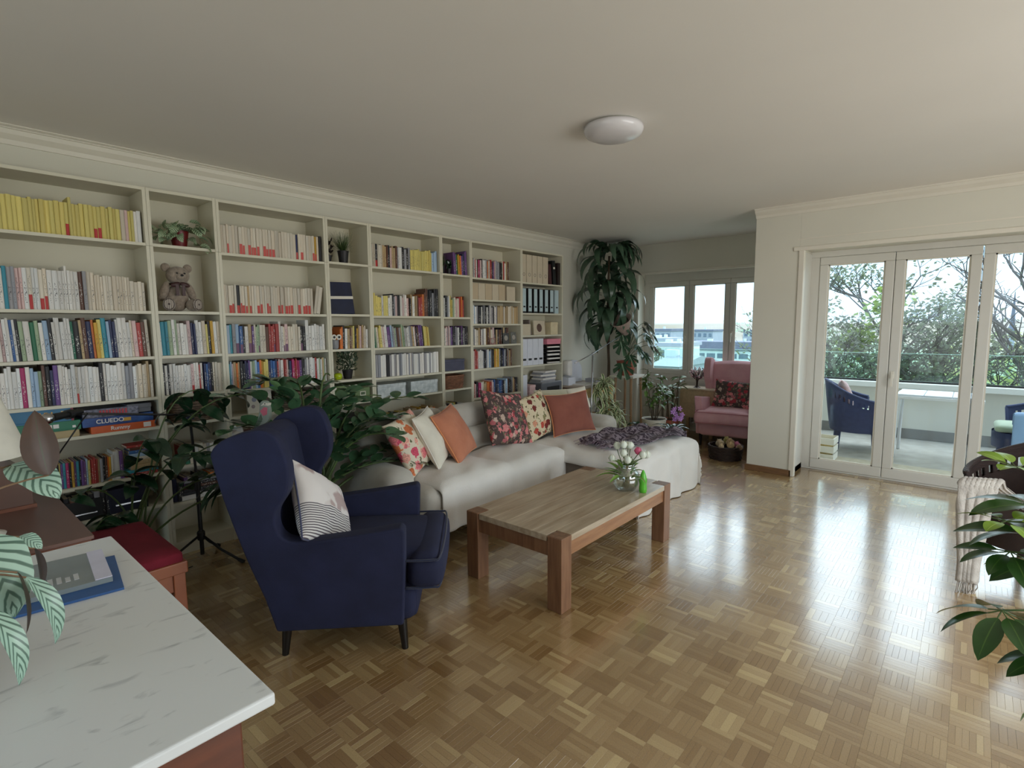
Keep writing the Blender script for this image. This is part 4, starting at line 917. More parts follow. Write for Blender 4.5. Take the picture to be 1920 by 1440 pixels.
for i in range(5):
    k = MB(); z = i*.047; k.box(-.14, .14, 0, .22, z, z+.004).box(-.14, -.136, 0, .22, z, z+.045).box(.136, .14, 0, .22, z, z+.045); k.build('tray', BLACKP, t)
    k = MB(); k.box(-.125, .115, -.01-.006*(i % 2), .21, z+.005, z+.018+.004*(i % 3)); k.build('paper_stack', Wt, t)
t = thing('printer', 'dark grey printer on the lower shelf of the rightmost bookcase', 'printer', (X0+3.6+.55, DF-.02, .6255)); PRG = mat('printer_grey', (.38, .39, .42), rough=.4)
m = MB(); m.box(-.21, .21, 0, .26, 0, .19); m.build('printer_body', PRG, t, bevel=.012, bseg=3); m = MB(); m.box(-.10, .15, -.003, .01, .05, .14); m.build('output_slot', BLACKP, t); m = MB(); m.box(-.2, .2, 0, .2, .19, .20); m.build('lid', mat('printer_light', (.62, .63, .66)), t, bevel=.003)
for i in range(6):
    t_ = thing('paper_pile', ['lowest', 'second lowest', 'third', 'fourth', 'fifth', 'topmost'][i]+' loose paper bundle on top of the grey printer', 'papers', (X0+3.6+.55+(i % 3-1)*.03, DF+.02, .8265+i*.0215), .1*(i % 3-1)); k = MB(); k.box(-.13, .13, 0, .18, 0, .02); k.build('sheets', Wt if i % 2 else mat('grey_paper', (.6, .6, .62)), t_)
for i in range(3):
    lidbox('pink_box', ['lowest', 'middle', 'top'][i]+' pale pink box stacked between the white file and printer', X0+3.6+.21, DF+.01, .6255+i*.0615, .13-.01*i, .18, .06, mat('blush_card', (.88, .74, .74)))
# pictures in the fourth wide bookcase fourth shelf
for i, (x, w_, h, lab) in enumerate([(X0+3.34, .10, .12, 'small dark photo card with two faces at the right of the fourth shelf'), (X0+3.47, .09, .13, 'oval photo card at the far right of the fourth shelf'), (X0+3.12, .09, .07, 'small pinkish photo card leaning before the fourth shelf books')]):
    t = thing('picture_card', lab, 'picture', (x, DF+.008, 1.3085)); t.rotation_euler = (-.06, 0, 0); m = MB(); m.box(-w_/2, w_/2, 0, .004, 0, h); m.build('card', mat('photo_dark%d' % i, [(.30, .30, .30), (.42, .42, .40), (.6, .45, .42)][i], var=.4, scale=40), t); m = MB(); m.lathe([(w_*.3, 0), (w_*.2, .001), (.001, .002)], 12, M=Matrix.Translation((0, 0, h*.55)) @ Matrix.Rotation(pi/2, 4, 'X')); m.build('print', mat('photo_light', (.65, .62, .58)), t)
lidbox('white_box', 'small white carton at right of the low shelf behind the sofa', X0+2.69, DF+.02, .6005, .13, .18, .11, WCARD)
lidbox('wood_crate', 'pale wooden crate low in the wide bookcase behind the large plant', X0+.95, DF+.02, .6005, .3, .2, .13, mat('pale_wood_box', (.72, .60, .42), rough=.6, stretch=(1, 1, 8)))
lidbox('dark_box', 'dark box low in the narrow bookcase behind the large plant', X0+1.4, DF+.02, .6005, .28, .2, .16, BLACKP)
# ================================================================= FURNITURE
def wicker_mat(name, c, c2, sc=90):
    m = mat(name, c, rough=.6, var=.15, scale=25)
    t = m.node_tree; b = t.nodes['Principled BSDF']; w1 = t.nodes.new('ShaderNodeTexWave'); w1.bands_direction = 'Z'; w1.inputs['Scale'].default_value = sc; w1.inputs['Distortion'].default_value = 1.5; w1.inputs['Detail'].default_value = 1; w1.inputs['Detail Scale'].default_value = 20
    tcn = t.nodes.new('ShaderNodeTexCoord'); t.links.new(tcn.outputs['Object'], w1.inputs[0]); bp = t.nodes.new('ShaderNodeBump'); bp.inputs['Strength'].default_value = .8; bp.inputs['Distance'].default_value = .004; t.links.new(w1.outputs[1], bp.inputs['Height']); t.links.new(bp.outputs[0], b.inputs['Normal'])
    old = b.inputs['Base Color'].links[0].from_socket; mx_ = t.nodes.new('ShaderNodeMixRGB'); t.links.new(w1.outputs[1], mx_.inputs[0]); mx_.inputs[1].default_value = lin(hexc(c2)); t.links.new(old, mx_.inputs[2]); t.links.new(mx_.outputs[0], b.inputs['Base Color'])
    return m
def fabric(name, c, c2=None, bump=.25, bs=260, sheen=.25, rough=.9, sc=7, var=.08): return mat(name, c, rough=rough, var=var, scale=sc, bump=bump, bscale=bs, sheen=sheen, col2=c2)
# ---- wing chairs
def armchair(name, label, loc, rz, M_, LEG, pipe):
    t = thing(name, label, 'armchair', loc, rz)
    prof = [(-.30, .14), (-.345, .30), (-.405, .48), (-.47, .72), (-.515, .93), (-.515, .985), (-.47, 1.03), (-.39, 1.06), (-.31, 1.072), (-.25, 1.045), (-.215, .97), (-.20, .88), (-.215, .79), (-.265, .71), (-.272, .64), (-.245, .585), (-.18, .565), (-.05, .575), (.12, .595), (.27, .618), (.285, .60), (.278, .38), (.265, .145)]
    pr_ = [(p.x, p.y) for p in smoothpts([(a, b_, 0) for a, b_ in prof[:-3]], 4)]+prof[-3:]
    for s in (-1, 1):
        m = MB(); n = len(pr_); vs = []
        def yy(a, z, inner):
            fl = .03*max(0, (z-.35)/.3) if a > -.1 else .03*max(0, min(1, (z-.3)/.5))*(1 if z < .75 else 1+.6*(z-.75))
            th = .085 if inner else 0
            return s*(.315+fl+.03-th)
        V = [(a, yy(a, z, 0), z) for a, z in pr_]+[(a, yy(a, z, 1), z) for a, z in pr_]
        m.add(V, [tuple(range(n)), tuple(range(2*n-1, n-1, -1))]+[(i, n+i, n+(i+1) % n, (i+1) % n) for i in range(n)])
        me_o = m.build('side_wing', M_, t, smooth=True, bevel=.028, bseg=4, sharp=50)
    bk = [(-.305, .15), (-.35, .30), (-.41, .48), (-.472, .72), (-.512, .95), (-.48, 1.0), (-.42, 1.012), (-.375, .97), (-.34, .75), (-.30, .55), (-.24, .40), (-.2, .15)]
    m = MB()
    n = len(bk); V = []; F = []
    for k in range(9):
        y = -.30+.6*k/8; bul = .025*(1-(y/.3)**2); cr_ = .02*(1-(y/.3)**2)
        for i, (a, z) in enumerate(bk): V.append((a+(bul if 7 <= i <= 10 else 0), y, z+(cr_ if 4 <= i <= 7 else 0)))
    for k in range(8):
        for i in range(n): F.append((k*n+i, (k+1)*n+i, (k+1)*n+(i+1) % n, k*n+(i+1) % n))
    F += [tuple(range(n)), tuple(8*n+i for i in range(n))[::-1]]
    m.add(V, F); m.build('backrest', M_, t, smooth=True, bevel=.018, bseg=3, sharp=60)
    m = MB(); m.soft((-.0, 0, .235), (.325, .285, .095), .035, 8); m.build('seat_base', M_, t, smooth=True, merge=1e-4)
    m = MB(); m.soft((.235, 0, .225), (.085, .315, .085), .05, 8); m.build('front_rail', M_, t, smooth=True, merge=1e-4)
    m = MB(); m.soft((.06, 0, .375), (.36, .268, .075), .045, 12, puff=.035, side=.008); m.soft((.365, 0, .372), (.085, .335, .078), .06, 12, puff=.02, side=.01)
    c = m.build('seat_cushion', M_, t, smooth=True, merge=1e-4)
    for z in (.445, .315):
        pts = [(.27, -.325, z), (.40, -.325, z), (.435, -.29, z), (.447, 0, z+.004), (.435, .29, z), (.40, .325, z), (.27, .325, z)]
        m = MB(); m.tube(smoothpts(pts, 5), .005, None, 6); m.build('piping', pipe, c, smooth=True)
    for x, y in ((-.27, -.29), (-.27, .29), (.25, -.285), (.25, .285)):
        m = MB(); sx = 1.0 if x > 0 else -1.4
        m.tube([(x, y, .15), (x+.012*sx, y*1.0, .0)], .024, .015, 12); m.build('leg', LEG, t, smooth=True, sharp=40)
    return t
NAVYF = fabric('navy_velvet', (.125, .145, .27), (.095, .112, .22), sheen=0, bs=400); NAVYP = fabric('navy_piping', (.10, .13, .24))
PINKF = fabric('rose_velvet', (.87, .68, .70), (.82, .61, .64), sheen=.15); PINKP = fabric('rose_piping', (.70, .42, .46))
LEGB = mat('black_stained_leg', (.06, .05, .05), rough=.35, var=.05)
armchair('wing_armchair', 'navy blue velvet wing armchair with black legs in the foreground', (1.46, 2.32, 0), radians(-45), NAVYF, LEGB, NAVYP)
armchair('wing_armchair', 'rose pink wing armchair in the alcove by the window', (6.80, 2.27, 0), radians(188), PINKF, LEGB, PINKP)
# ---- pillows
def pillow(name, label, w_, h, T, loc, az, lean, m_, pipe=None, roll=0, seed=0, grp=None, crumple=.006, pinch=.07):
    t = thing(name, label, 'cushion', loc, 0, grp)
    t.rotation_euler = Matrix.Rotation(radians(az)+pi/2, 3, 'Z').to_4x4().to_euler()
    t.matrix_world = Matrix.Translation(loc) @ Matrix.Rotation(radians(az)+pi/2, 4, 'Z') @ Matrix.Rotation(-radians(lean), 4, 'X') @ Matrix.Rotation(radians(roll), 4, 'Y')
    R = random.Random(seed); ph = [R.uniform(0, 6) for _ in range(8)]; m = MB(); n = 20
    hz = h/2/(abs(cos(radians(roll)))+abs(sin(radians(roll)))*0) if False else h/2
    def f(s):
        def g(a, b_):
            u = -cos(a*pi); v = -cos(b_*pi)
            x = w_/2*u*(1-pinch*(1-v*v)); z = h/2*v*(1-pinch*(1-u*u))
            th = T/2*((1-u**2)*(1-v**2)+1e-9)**.42
            th += crumple*(sin(u*7+ph[0])*sin(v*6+ph[1])+.6*sin(u*15+ph[2]+v*9))*((1-u*u)*(1-v*v))**.5
            return (x, s*th, z)
        return g
    o = h/2
    for s in (-1, 1):
        b0 = len(m.v)
        m.grid(f(s) if s < 0 else (lambda a, b_: f(1)(1-a, b_)), n, n)
    o = m.build('cover', m_, t, smooth=True, merge=2e-4)
    if pipe:
        pts = []
        for k in range(4):
            for i in range(12):
                q = -1+2*i/12; u, v = [(q, -1), (1, q), (-q, 1), (-1, -q)][k]
                pts.append((w_/2*u*(1-pinch*(1-v*v)), 0, h/2*v*(1-pinch*(1-u*u))))
        pts.append(pts[0]); k = MB(); k.tube(pts, .0045, None, 6, cap=False); k.build('piping', pipe, t, smooth=True)
    return t
def floral(name, base, flowers, leaf, sc=9, fr=.36, lsc=2.2, dens=.35, leafr=.24):
    m = mat(name, base, rough=.85, var=.05, scale=8, bump=.15, bscale=250); t = m.node_tree; b = t.nodes['Principled BSDF']
    tcn = t.nodes.new('ShaderNodeTexCoord'); ns = t.nodes.new('ShaderNodeTexNoise'); ns.inputs['Scale'].default_value = sc*2.6; ns.inputs['Detail'].default_value = 2; t.links.new(tcn.outputs['Object'], ns.inputs[0])
    vm = t.nodes.new('ShaderNodeVectorMath'); vm.operation = 'MULTIPLY_ADD'; t.links.new(ns.outputs[1], vm.inputs[0]); vm.inputs[1].default_value = (.05, .05, .05); t.links.new(tcn.outputs['Object'], vm.inputs[2])
    def vor(s, vec):
        v = t.nodes.new('ShaderNodeTexVoronoi'); v.inputs['Scale'].default_value = s; t.links.new(vec, v.inputs['Vector']); return v
    def step(val, lim, op='LESS_THAN'):
        q = t.nodes.new('ShaderNodeMath'); q.operation = op; t.links.new(val, q.inputs[0]); q.inputs[1].default_value = lim; return q.outputs[0]
    def mul(a, c):
        q = t.nodes.new('ShaderNodeMath'); q.operation = 'MULTIPLY'; t.links.new(a, q.inputs[0]); t.links.new(c, q.inputs[1]); return q.outputs[0]
    cur = b.inputs['Base Color'].links[0].from_socket
    mp2 = t.nodes.new('ShaderNodeMapping'); mp2.inputs['Scale'].default_value = (1, 1, .45); mp2.inputs['Rotation'].default_value = (.3, .7, .4); t.links.new(vm.outputs[0], mp2.inputs[0])
    v2 = vor(sc*lsc, mp2.outputs[0]); sp = t.nodes.new('ShaderNodeSeparateColor'); t.links.new(v2.outputs['Color'], sp.inputs[0])
    mk = mul(step(v2.outputs['Distance'], leafr), step(sp.outputs[0], .3, 'GREATER_THAN'))
    lr = t.nodes.new('ShaderNodeValToRGB'); lr.color_ramp.interpolation = 'CONSTANT'; t.links.new(sp.outputs[1], lr.inputs[0]); lr.color_ramp.elements[0].color = lin(leaf[0]); lr.color_ramp.elements[1].position = .5; lr.color_ramp.elements[1].color = lin(leaf[1])
    x = t.nodes.new('ShaderNodeMixRGB'); t.links.new(mk, x.inputs[0]); t.links.new(cur, x.inputs[1]); t.links.new(lr.outputs[0], x.inputs[2]); cur = x.outputs[0]
    v1 = vor(sc, vm.outputs[0]); sp = t.nodes.new('ShaderNodeSeparateColor'); t.links.new(v1.outputs['Color'], sp.inputs[0])
    fl = t.nodes.new('ShaderNodeValToRGB'); fl.color_ramp.interpolation = 'CONSTANT'; t.links.new(sp.outputs[1], fl.inputs[0])
    fl.color_ramp.elements[0].color = lin(flowers[0]); fl.color_ramp.elements[1].position = .34; fl.color_ramp.elements[1].color = lin(flowers[1])
    for i, c in enumerate(flowers[2:]): e_ = fl.color_ramp.elements.new(.6+.2*i); e_.color = lin(c)
    # petal shading by radius
    rg = t.nodes.new('ShaderNodeMath'); rg.operation = 'SINE'; r2 = t.nodes.new('ShaderNodeMath'); r2.operation = 'MULTIPLY'; t.links.new(v1.outputs['Distance'], r2.inputs[0]); r2.inputs[1].default_value = 42; t.links.new(r2.outputs[0], rg.inputs[0])
    r3 = t.nodes.new('ShaderNodeMapRange'); r3.inputs[1].default_value = -1; r3.inputs[3].default_value = .72; r3.inputs[4].default_value = 1.12; t.links.new(rg.outputs[0], r3.inputs[0])
    h_ = t.nodes.new('ShaderNodeHueSaturation'); t.links.new(r3.outputs[0], h_.inputs['Value']); t.links.new(fl.outputs[0], h_.inputs['Color'])
    mk = mul(step(v1.outputs['Distance'], fr), step(sp.outputs[0], dens, 'GREATER_THAN'))
    x = t.nodes.new('ShaderNodeMixRGB'); t.links.new(mk, x.inputs[0]); t.links.new(cur, x.inputs[1]); t.links.new(h_.outputs[0], x.inputs[2]); t.links.new(x.outputs[0], b.inputs['Base Color'])
    return m
FL1 = floral('floral_on_cream', (.86, .82, .74), [(.90, .50, .52), (.80, .45, .28), (.84, .32, .42), (.92, .66, .60)], [(.38, .40, .28), (.50, .46, .36)], sc=13, fr=.52, dens=.35)
FL2 = floral('floral_on_black', (.30, .24, .23), [(.86, .52, .52), (.66, .22, .26), (.80, .70, .64), (.72, .40, .42)], [(.44, .42, .32), (.62, .50, .46)], sc=20, fr=.50, dens=.25, leafr=.42)
FL3 = floral('floral_on_ecru', (.84, .78, .66), [(.74, .30, .24), (.46, .16, .14), (.86, .60, .48), (.55, .52, .36)], [(.36, .30, .20), (.44, .46, .32)], sc=16, fr=.46, dens=.35, leafr=.38)
RUST = fabric('rust_velvet', (.56, .33, .27), (.50, .28, .23), sheen=.1); RUST2 = fabric('apricot_velvet', (.77, .50, .38), (.70, .43, .32), sheen=.1); CREAMC = fabric('ivory_cotton', (.88, .86, .80), bump=.2); SAGEP = fabric('ecru_linen', (.78, .76, .66), bump=.4)
RPIPE = fabric('rust_piping', (.88, .58, .38)); PIPEW = fabric('ivory_piping', (.90, .88, .84))
# ---- sofa
SOFA = fabric('sofa_taupe_weave', (.76, .745, .71), (.71, .695, .66), bump=.5, bs=420); SOFD = fabric('sofa_base_brown', (.40, .36, .32), bump=.4); THROW = fabric('ivory_blanket', (.89, .88, .86), (.85, .84, .82), bump=.35, bs=150, sc=4)
sf = thing('corner_sofa', 'long taupe fabric corner sofa with chaise and low back', 'sofa', (0, 0, 0)); 
m = MB(); m.box(2.12, 4.84, 2.78, 3.56, .07, .2).box(3.70, 4.80, 2.1, 2.78, .07, .2); m.build('base_frame', SOFD, sf, bevel=.01)
m = MB(); m.soft((2.56, 2.98, .31), (.405, .385, .12), .07, 14, puff=.03, side=.01); m.build('seat_cushion', SOFA, sf, smooth=True, merge=1e-4)
m = MB(); m.soft((3.30, 2.98, .31), (.345, .385, .12), .07, 14, puff=.03, side=.01); m.build('seat_cushion', SOFA, sf, smooth=True, merge=1e-4)
m = MB(); m.soft((4.25, 2.62, .27), (.60, .70, .155), .06, 14, puff=.02); m.build('chaise_cushion', SOFD, sf, smooth=True, merge=1e-4)
for (a, b_, tz) in ((2.13, 2.93, .83), (2.93, 3.73, .825), (3.73, 4.74, .80)):
    c = (a+b_)/2; hw = (b_-a)/2-.003
    m = MB(); m.soft((c, 3.31, .52), (hw, .15, .125), .07, 12, side=.012); lo = m.build('back_cushion', SOFA, sf, smooth=True, merge=1e-4)
    m = MB(); m.M = Matrix.Translation((c, 3.37, tz-.12)) @ Matrix.Rotation(radians(-12), 4, 'X'); m.soft((0, 0, 0), (hw, .12, .125), .085, 14, side=.01, noise=.002, seed=int(a*10)); m.build('headrest', SOFA, lo, smooth=True, merge=1e-4)
m = MB(); m.soft((3.45, 3.50, .35), (1.33, .07, .28), .05, 8); m.build('back_frame', SOFA, sf, smooth=True, merge=1e-4)
for s, (a, b_) in (('l', (1.99, 2.22)), ('r', (4.64, 4.90))):
    m = MB(); m.soft(((a+b_)/2, 3.14, .34), ((b_-a)/2, .38, .23), .09, 12, side=.012); m.build('armrest', SOFA, sf, smooth=True, merge=1e-4)
m = MB()
for x, y in ((2.2, 2.85), (4.75, 2.2), (3.8, 2.2), (4.75, 3.5), (2.2, 3.5)): m.tube([(x, y, 0), (x, y, .08)], .02, None, 10)
m.build('feet', BLACKM, sf)
# draped covers
def drape(name, label, x0, x1, y0, y1, z, hl, hr, hf, hb, r=.05, m_=None, seed=0, rip=.012, off=.008, cat='throw', nx=60, ny=50, thing_=True, zfun=None, ripf=26):
    R = random.Random(seed); p1, p2, p3 = [R.uniform(0, 6) for _ in range(3)]
    def fold(s, L, a, b_):
        # s in [-a, L+b]; returns coordinate and drop
        if s < 0:
            q = -s
            if q < r*pi/2: an = q/r; return (r-r*sin(an))-0, r-r*cos(an), min(1, q/.2)
            return 0-0, r+(q-r*pi/2), min(1, q/.2)
        return None
    def co(s, L, a, b_):
        if s < r: 
            q = r-s; an = min(q/r, pi/2)
            x = r-r*sin(an); d = r-r*cos(an)+max(0, q-r*pi/2); return x, d
        if s > L-r:
            q = s-(L-r); an = min(q/r, pi/2); return L-r+r*sin(an), r-r*cos(an)+max(0, q-r*pi/2)
        return s, 0
    Lx, Ly = x1-x0, y1-y0
    m = MB()
    def fn(u, v):
        s = -hl+(Lx+hl+hr)*u; q = -hf+(Ly+hf+hb)*v
        X, dx = co(s, Lx, hl, hr); Y, dy = co(q, Ly, hf, hb)
        d = sqrt(dx*dx+dy*dy) if dx and dy else dx+dy
        k = min(1, d/.25)
        w1 = rip*k*(sin(s*ripf+p1+.8*sin(s*9)) if dy >= dx else sin(q*ripf+p2+.8*sin(q*8)))
        top = .35*rip*(sin(X*11+Y*7+p3)+.7*sin(X*23-Y*15+p1)+.8*abs(sin(X*9-Y*14+p2)*sin(Y*6+X*3))**3*2)
        zz = z+off-d+top*(1-k)
        if zfun: zz += zfun(X/Lx, Y/Ly)*(1-k)
        nxs = (-1 if s < Lx/2 else 1) if dx > 0 else 0; nys = (-1 if q < Ly/2 else 1) if dy > 0 else 0
        oo = off*min(1, d/.03)
        return (x0+X+nxs*(oo+(w1+rip*k if dx >= dy else 0)*1), y0+Y+nys*(oo+(w1+rip*k if dy > dx or dy >= dx else 0)), max(.006, zz))
    m.grid(fn, nx, ny)
    o = m.build(name, m_, None, smooth=True)
    so = o.modifiers.new('thickness', 'SOLIDIFY'); so.thickness = .006; so.offset = 1
    return tag(o, label, cat)
drape('sofa_blanket', 'ivory blanket spread over the long sofa seats, hanging down in front', 2.26, 3.67, 2.59, 3.14, .438, .0, .02, .28, 0, .06, THROW, 2, .012, .012, zfun=lambda u, v: .034*abs(sin(2*pi*(u*.98)))**.6*(1-(2*v-1)**2*.4)+.002, nx=90, ny=50)
drape('chaise_blanket', 'ivory blanket covering the sofa chaise down to the floor', 3.645, 4.86, 1.915, 3.02, .435, .07, .42, .425, 0, .07, THROW, 5, .017, .012, zfun=lambda u, v: .02*(1-(2*u-1)**2), nx=90, ny=80, ripf=22)
PLAID = mat('plum_fringe_throw', (.24, .18, .24), rough=.9, var=0, scale=20); _t = PLAID.node_tree; _b = _t.nodes['Principled BSDF']; _w = _t.nodes.new('ShaderNodeTexWave'); _w.inputs['Scale'].default_value = 4; _w.inputs['Distortion'].default_value = 14; _w.inputs['Detail'].default_value = 4; _w.inputs['Detail Scale'].default_value = 3.5
_c = _t.nodes.new('ShaderNodeTexCoord'); _t.links.new(_c.outputs['Object'], _w.inputs[0]); _r = _t.nodes.new('ShaderNodeValToRGB'); _r.color_ramp.elements[0].position = .45; _r.color_ramp.elements[0].color = lin((.22, .16, .21)); _r.color_ramp.elements[1].position = .75; _r.color_ramp.elements[1].color = lin((.52, .47, .51)); _t.links.new(_w.outputs[1], _r.inputs[0]); _t.links.new(_r.outputs[0], _b.inputs['Base Color'])
m = MB()
def thr(u, v):
    # crumpled throw lying diagonally across the chaise end, spilling over its front and right edges
    x = 3.78+1.16*u+.10*v; lift = .014+.030*abs(sin(u*8+v*4))**1.5+.026*abs(sin(v*9-u*5+1))**1.5+.006*sin(u*19+v*13)
    w_ = .5+.5*sin(u*2.8); y = 2.40-.16*u+(v-.5)*(.16+.42*w_)
    z = .462+lift
    if x > 4.85: z -= (x-4.85)*2.2; x = 4.85+(x-4.85)*.45
    if y < 1.92: z -= (1.92-y)*3.0; y = 1.92-(1.92-y)*.35
    return (x, y-.0, z)
m.grid(thr, 90, 50); pt_ = tag(m.build('plum_throw', PLAID, None, smooth=True), 'dark plum and grey fringed throw crumpled on the sofa chaise', 'throw'); pt_.modifiers.new('thickness', 'SOLIDIFY').thickness = .008
fr_ = MB(); R = random.Random(3)
for i in range(46):
    v = i/45; a = Vector(thr(1, v)); fr_.tube([a, a+Vector((R.uniform(.0, .02), R.uniform(-.02, .01), -.04)), a+Vector((R.uniform(0, .03), R.uniform(-.02, .02), -.10))], .0022, None, 4)
for i in range(20):
    v = i/19; a = Vector(thr(0, v)); fr_.tube([a, a+Vector((-.03, R.uniform(-.01, .01), -.006)), a+Vector((-.07, R.uniform(-.02, .02), -.014))], .0022, None, 4)
fr_.build('fringe', mat('fringe_mauve', (.52, .44, .50), rough=.9), pt_)
Z0 = .478
pillow('floral_cushion', 'cream floral cushion with pink and orange blooms at the left sofa end', .46, .42, .15, (2.37, 3.03, Z0+.20), -66, 28, FL1, None, -8, 1)
pillow('ivory_cushion', 'ivory cushion with piping leaning between floral and orange cushions', .44, .42, .14, (2.585, 3.04, Z0+.20), -56, 26, CREAMC, PIPEW, -4, 2)
pillow('apricot_cushion', 'apricot orange velvet cushion, third from the left sofa end', .46, .42, .15, (2.81, 3.04, Z0+.195), -64, 30, RUST2, RPIPE, -5, 3)
pillow('dark_floral_cushion', 'large black cushion with pink roses in the middle of the sofa', .52, .50, .17, (3.44, 3.05, Z0+.225), -88, 26, FL2, None, 10, 4)
pillow('ecru_floral_cushion', 'ecru cushion with red and brown flowers beside the rust cushion', .44, .42, .15, (3.80, 3.02, Z0+.20), -92, 22, FL3, None, -10, 5)
pillow('rust_cushion', 'large rust red velvet cushion with a pointed corner on the chaise', .50, .40, .15, (4.14, 2.86, Z0+.20), -108, 20, RUST, RPIPE, -2, 6, pinch=.1)
pillow('linen_cushion', 'ecru linen cushion lying behind the rust cushion at the sofa back', .44, .26, .14, (4.28, 3.16, Z0+.27), -100, 30, SAGEP, None, 3, 7)
pillow('linen_cushion', 'small pale linen cushion at the far right of the sofa back', .24, .24, .12, (4.62, 3.10, Z0+.27), -120, 24, CREAMC, None, -6, 8)
# blue chair's cushion
BC = mat('photo_print_cushion', (.84, .82, .82), rough=.85, var=0)
_t = BC.node_tree; _b = _t.nodes['Principled BSDF']; _c = _t.nodes.new('ShaderNodeTexCoord'); _s = _t.nodes.new('ShaderNodeSeparateXYZ'); _t.links.new(_c.outputs['Object'], _s.inputs[0])
_w = _t.nodes.new('ShaderNodeTexWave'); _w.bands_direction = 'Z'; _w.inputs['Scale'].default_value = 26; _w.inputs['Distortion'].default_value = .6; _t.links.new(_c.outputs['Object'], _w.inputs[0]); _r = _t.nodes.new('ShaderNodeValToRGB'); _r.color_ramp.elements[0].color = lin((.36, .33, .36)); _r.color_ramp.elements[0].position = .25; _r.color_ramp.elements[1].color = lin((.86, .85, .84)); _r.color_ramp.elements[1].position = .5; _t.links.new(_w.outputs[1], _r.inputs[0])
_n2 = _t.nodes.new('ShaderNodeTexNoise'); _n2.inputs['Scale'].default_value = 7; _n2.inputs['Detail'].default_value = 2; _t.links.new(_c.outputs['Object'], _n2.inputs[0]); _r2 = _t.nodes.new('ShaderNodeValToRGB'); _r2.color_ramp.elements[0].color = lin((.90, .88, .87)); _r2.color_ramp.elements[0].position = .54; _r2.color_ramp.elements[1].color = lin((.72, .64, .63)); _r2.color_ramp.elements[1].position = .6; _t.links.new(_n2.outputs[0], _r2.inputs[0])
_l = _t.nodes.new('ShaderNodeMath'); _l.operation = 'LESS_THAN'; _t.links.new(_s.outputs[2], _l.inputs[0]); _l.inputs[1].default_value = -.03; _m = _t.nodes.new('ShaderNodeMixRGB'); _t.links.new(_l.outputs[0], _m.inputs[0]); _t.links.new(_r2.outputs[0], _m.inputs[1]); _t.links.new(_r.outputs[0], _m.inputs[2]); _t.links.new(_m.outputs[0], _b.inputs['Base Color'])
pillow('printed_cushion', 'white cushion with faded print and thin stripes in the navy armchair', .42, .42, .16, (1.29, 2.36, .615), -48, 26, BC, fabric('denim_piping', (.28, .30, .42)), 40, 9)
pillow('pink_floral_cushion', 'dark pink floral cushion on the rose armchair', .44, .36, .14, (6.78, 2.24, .63), 196, 20, FL2, None, 6, 10)
# ---- coffee table
OAKT = mat('oiled_oak_top', (.76, .70, .61), rough=.3, var=.15, scale=3.2, stretch=(1.2, 9, 9), col2=(.62, .54, .44), detail=5)
OAKL = mat('oak_leg', (.56, .41, .30), rough=.45, var=.15, scale=5, stretch=(9, 9, 1), col2=(.46, .32, .23)); OAKA = mat('oak_apron', (.66, .49, .35), rough=.45, var=.15, scale=5, stretch=(1, 9, 9), col2=(.56, .39, .27)); OAKE = mat('oak_end_grain', (.50, .38, .29), rough=.5, var=.25, scale=60)
ct = thing('coffee_table', 'solid oak coffee table with thick corner legs before the sofa', 'coffee table', (2.15, 1.537, 0)); Lt, Wt_, Ht, lg = 1.305, .70, .408, .092
R = random.Random(8)
for i in range(7):
    y0 = .002+i*(Wt_-.004)/7; y1 = y0+(Wt_-.004)/7-.0006
    xa, xb = (lg+.002, Lt-lg-.002) if (y1 < lg+.01 or y0 < lg-.005 or y0 > Wt_-lg-.02) else (.002, Lt-.002)
    m = MB()
    if i in (0, 6): m.box(lg+.002, Lt-lg-.002, y0, y1, Ht-.034, Ht)
    else: m.box(.003, Lt-.003, y0, y1, Ht-.034, Ht)
    c = OAKT.copy() if False else OAKT
    o = m.build('top_plank', c, ct, bevel=.0012, bseg=1)
for x in (0, Lt-lg):
    for y in (0, Wt_-lg):
        m = MB(); m.box(x, x+lg, y, y+lg, 0, Ht-.001); l = m.build('leg', OAKL, ct, bevel=.003)
        m = MB(); m.box(x+.003, x+lg-.003, y+.003, y+lg-.003, Ht-.0012, Ht+.0005); m.build('end_grain', OAKE, l)
m = MB(); m.box(lg, Lt-lg, .012, .034, Ht-.115, Ht-.034); m.build('apron', OAKA, ct); m = MB(); m.box(lg, Lt-lg, Wt_-.034, Wt_-.012, Ht-.115, Ht-.034); m.build('apron', OAKA, ct)
for x in (.012, Lt-.034): m = MB(); m.box(x, x+.022, lg, Wt_-lg, Ht-.115, Ht-.034); m.build('apron', OAKL, ct)
# vase with tulips
CLEAR = GLASS.copy(); CLEAR.name = 'clear_ribbed_glass'; CLEAR.node_tree.nodes['Schlick'].inputs[2].default_value = .24; CLEAR.node_tree.nodes['Transparent BSDF'].inputs[0].default_value = (.93, .96, .95, 1)
vx, vy = 3.115, 1.70
t = thing('glass_vase', 'round clear ribbed glass vase on the coffee table', 'vase', (vx, vy, Ht+.0005))
m = MB(); seg = 48; prof = [(.035, 0), (.06, .006), (.085, .045), (.092, .085), (.083, .125), (.055, .155), (.050, .168), (.060, .182), (.057, .182), (.046, .168), (.051, .152), (.078, .122), (.086, .085), (.080, .048), (.055, .014), (.001, .012)]
m.lathe(prof, seg)
for k_, v in enumerate(m.v):
    a = atan2(v[1], v[0]); r = sqrt(v[0]**2+v[1]**2); q = 1+.018*cos(16*a)*(1 if .02 < v[2] < .13 and r > .03 else 0); m.v[k_] = (v[0]*q, v[1]*q, v[2])
m.build('bowl', CLEAR, t, smooth=True)
m = MB(); m.lathe([(.001, .0135), (.054, .0155), (.079, .048), (.0845, .08), (.001, .0805)], 32); 
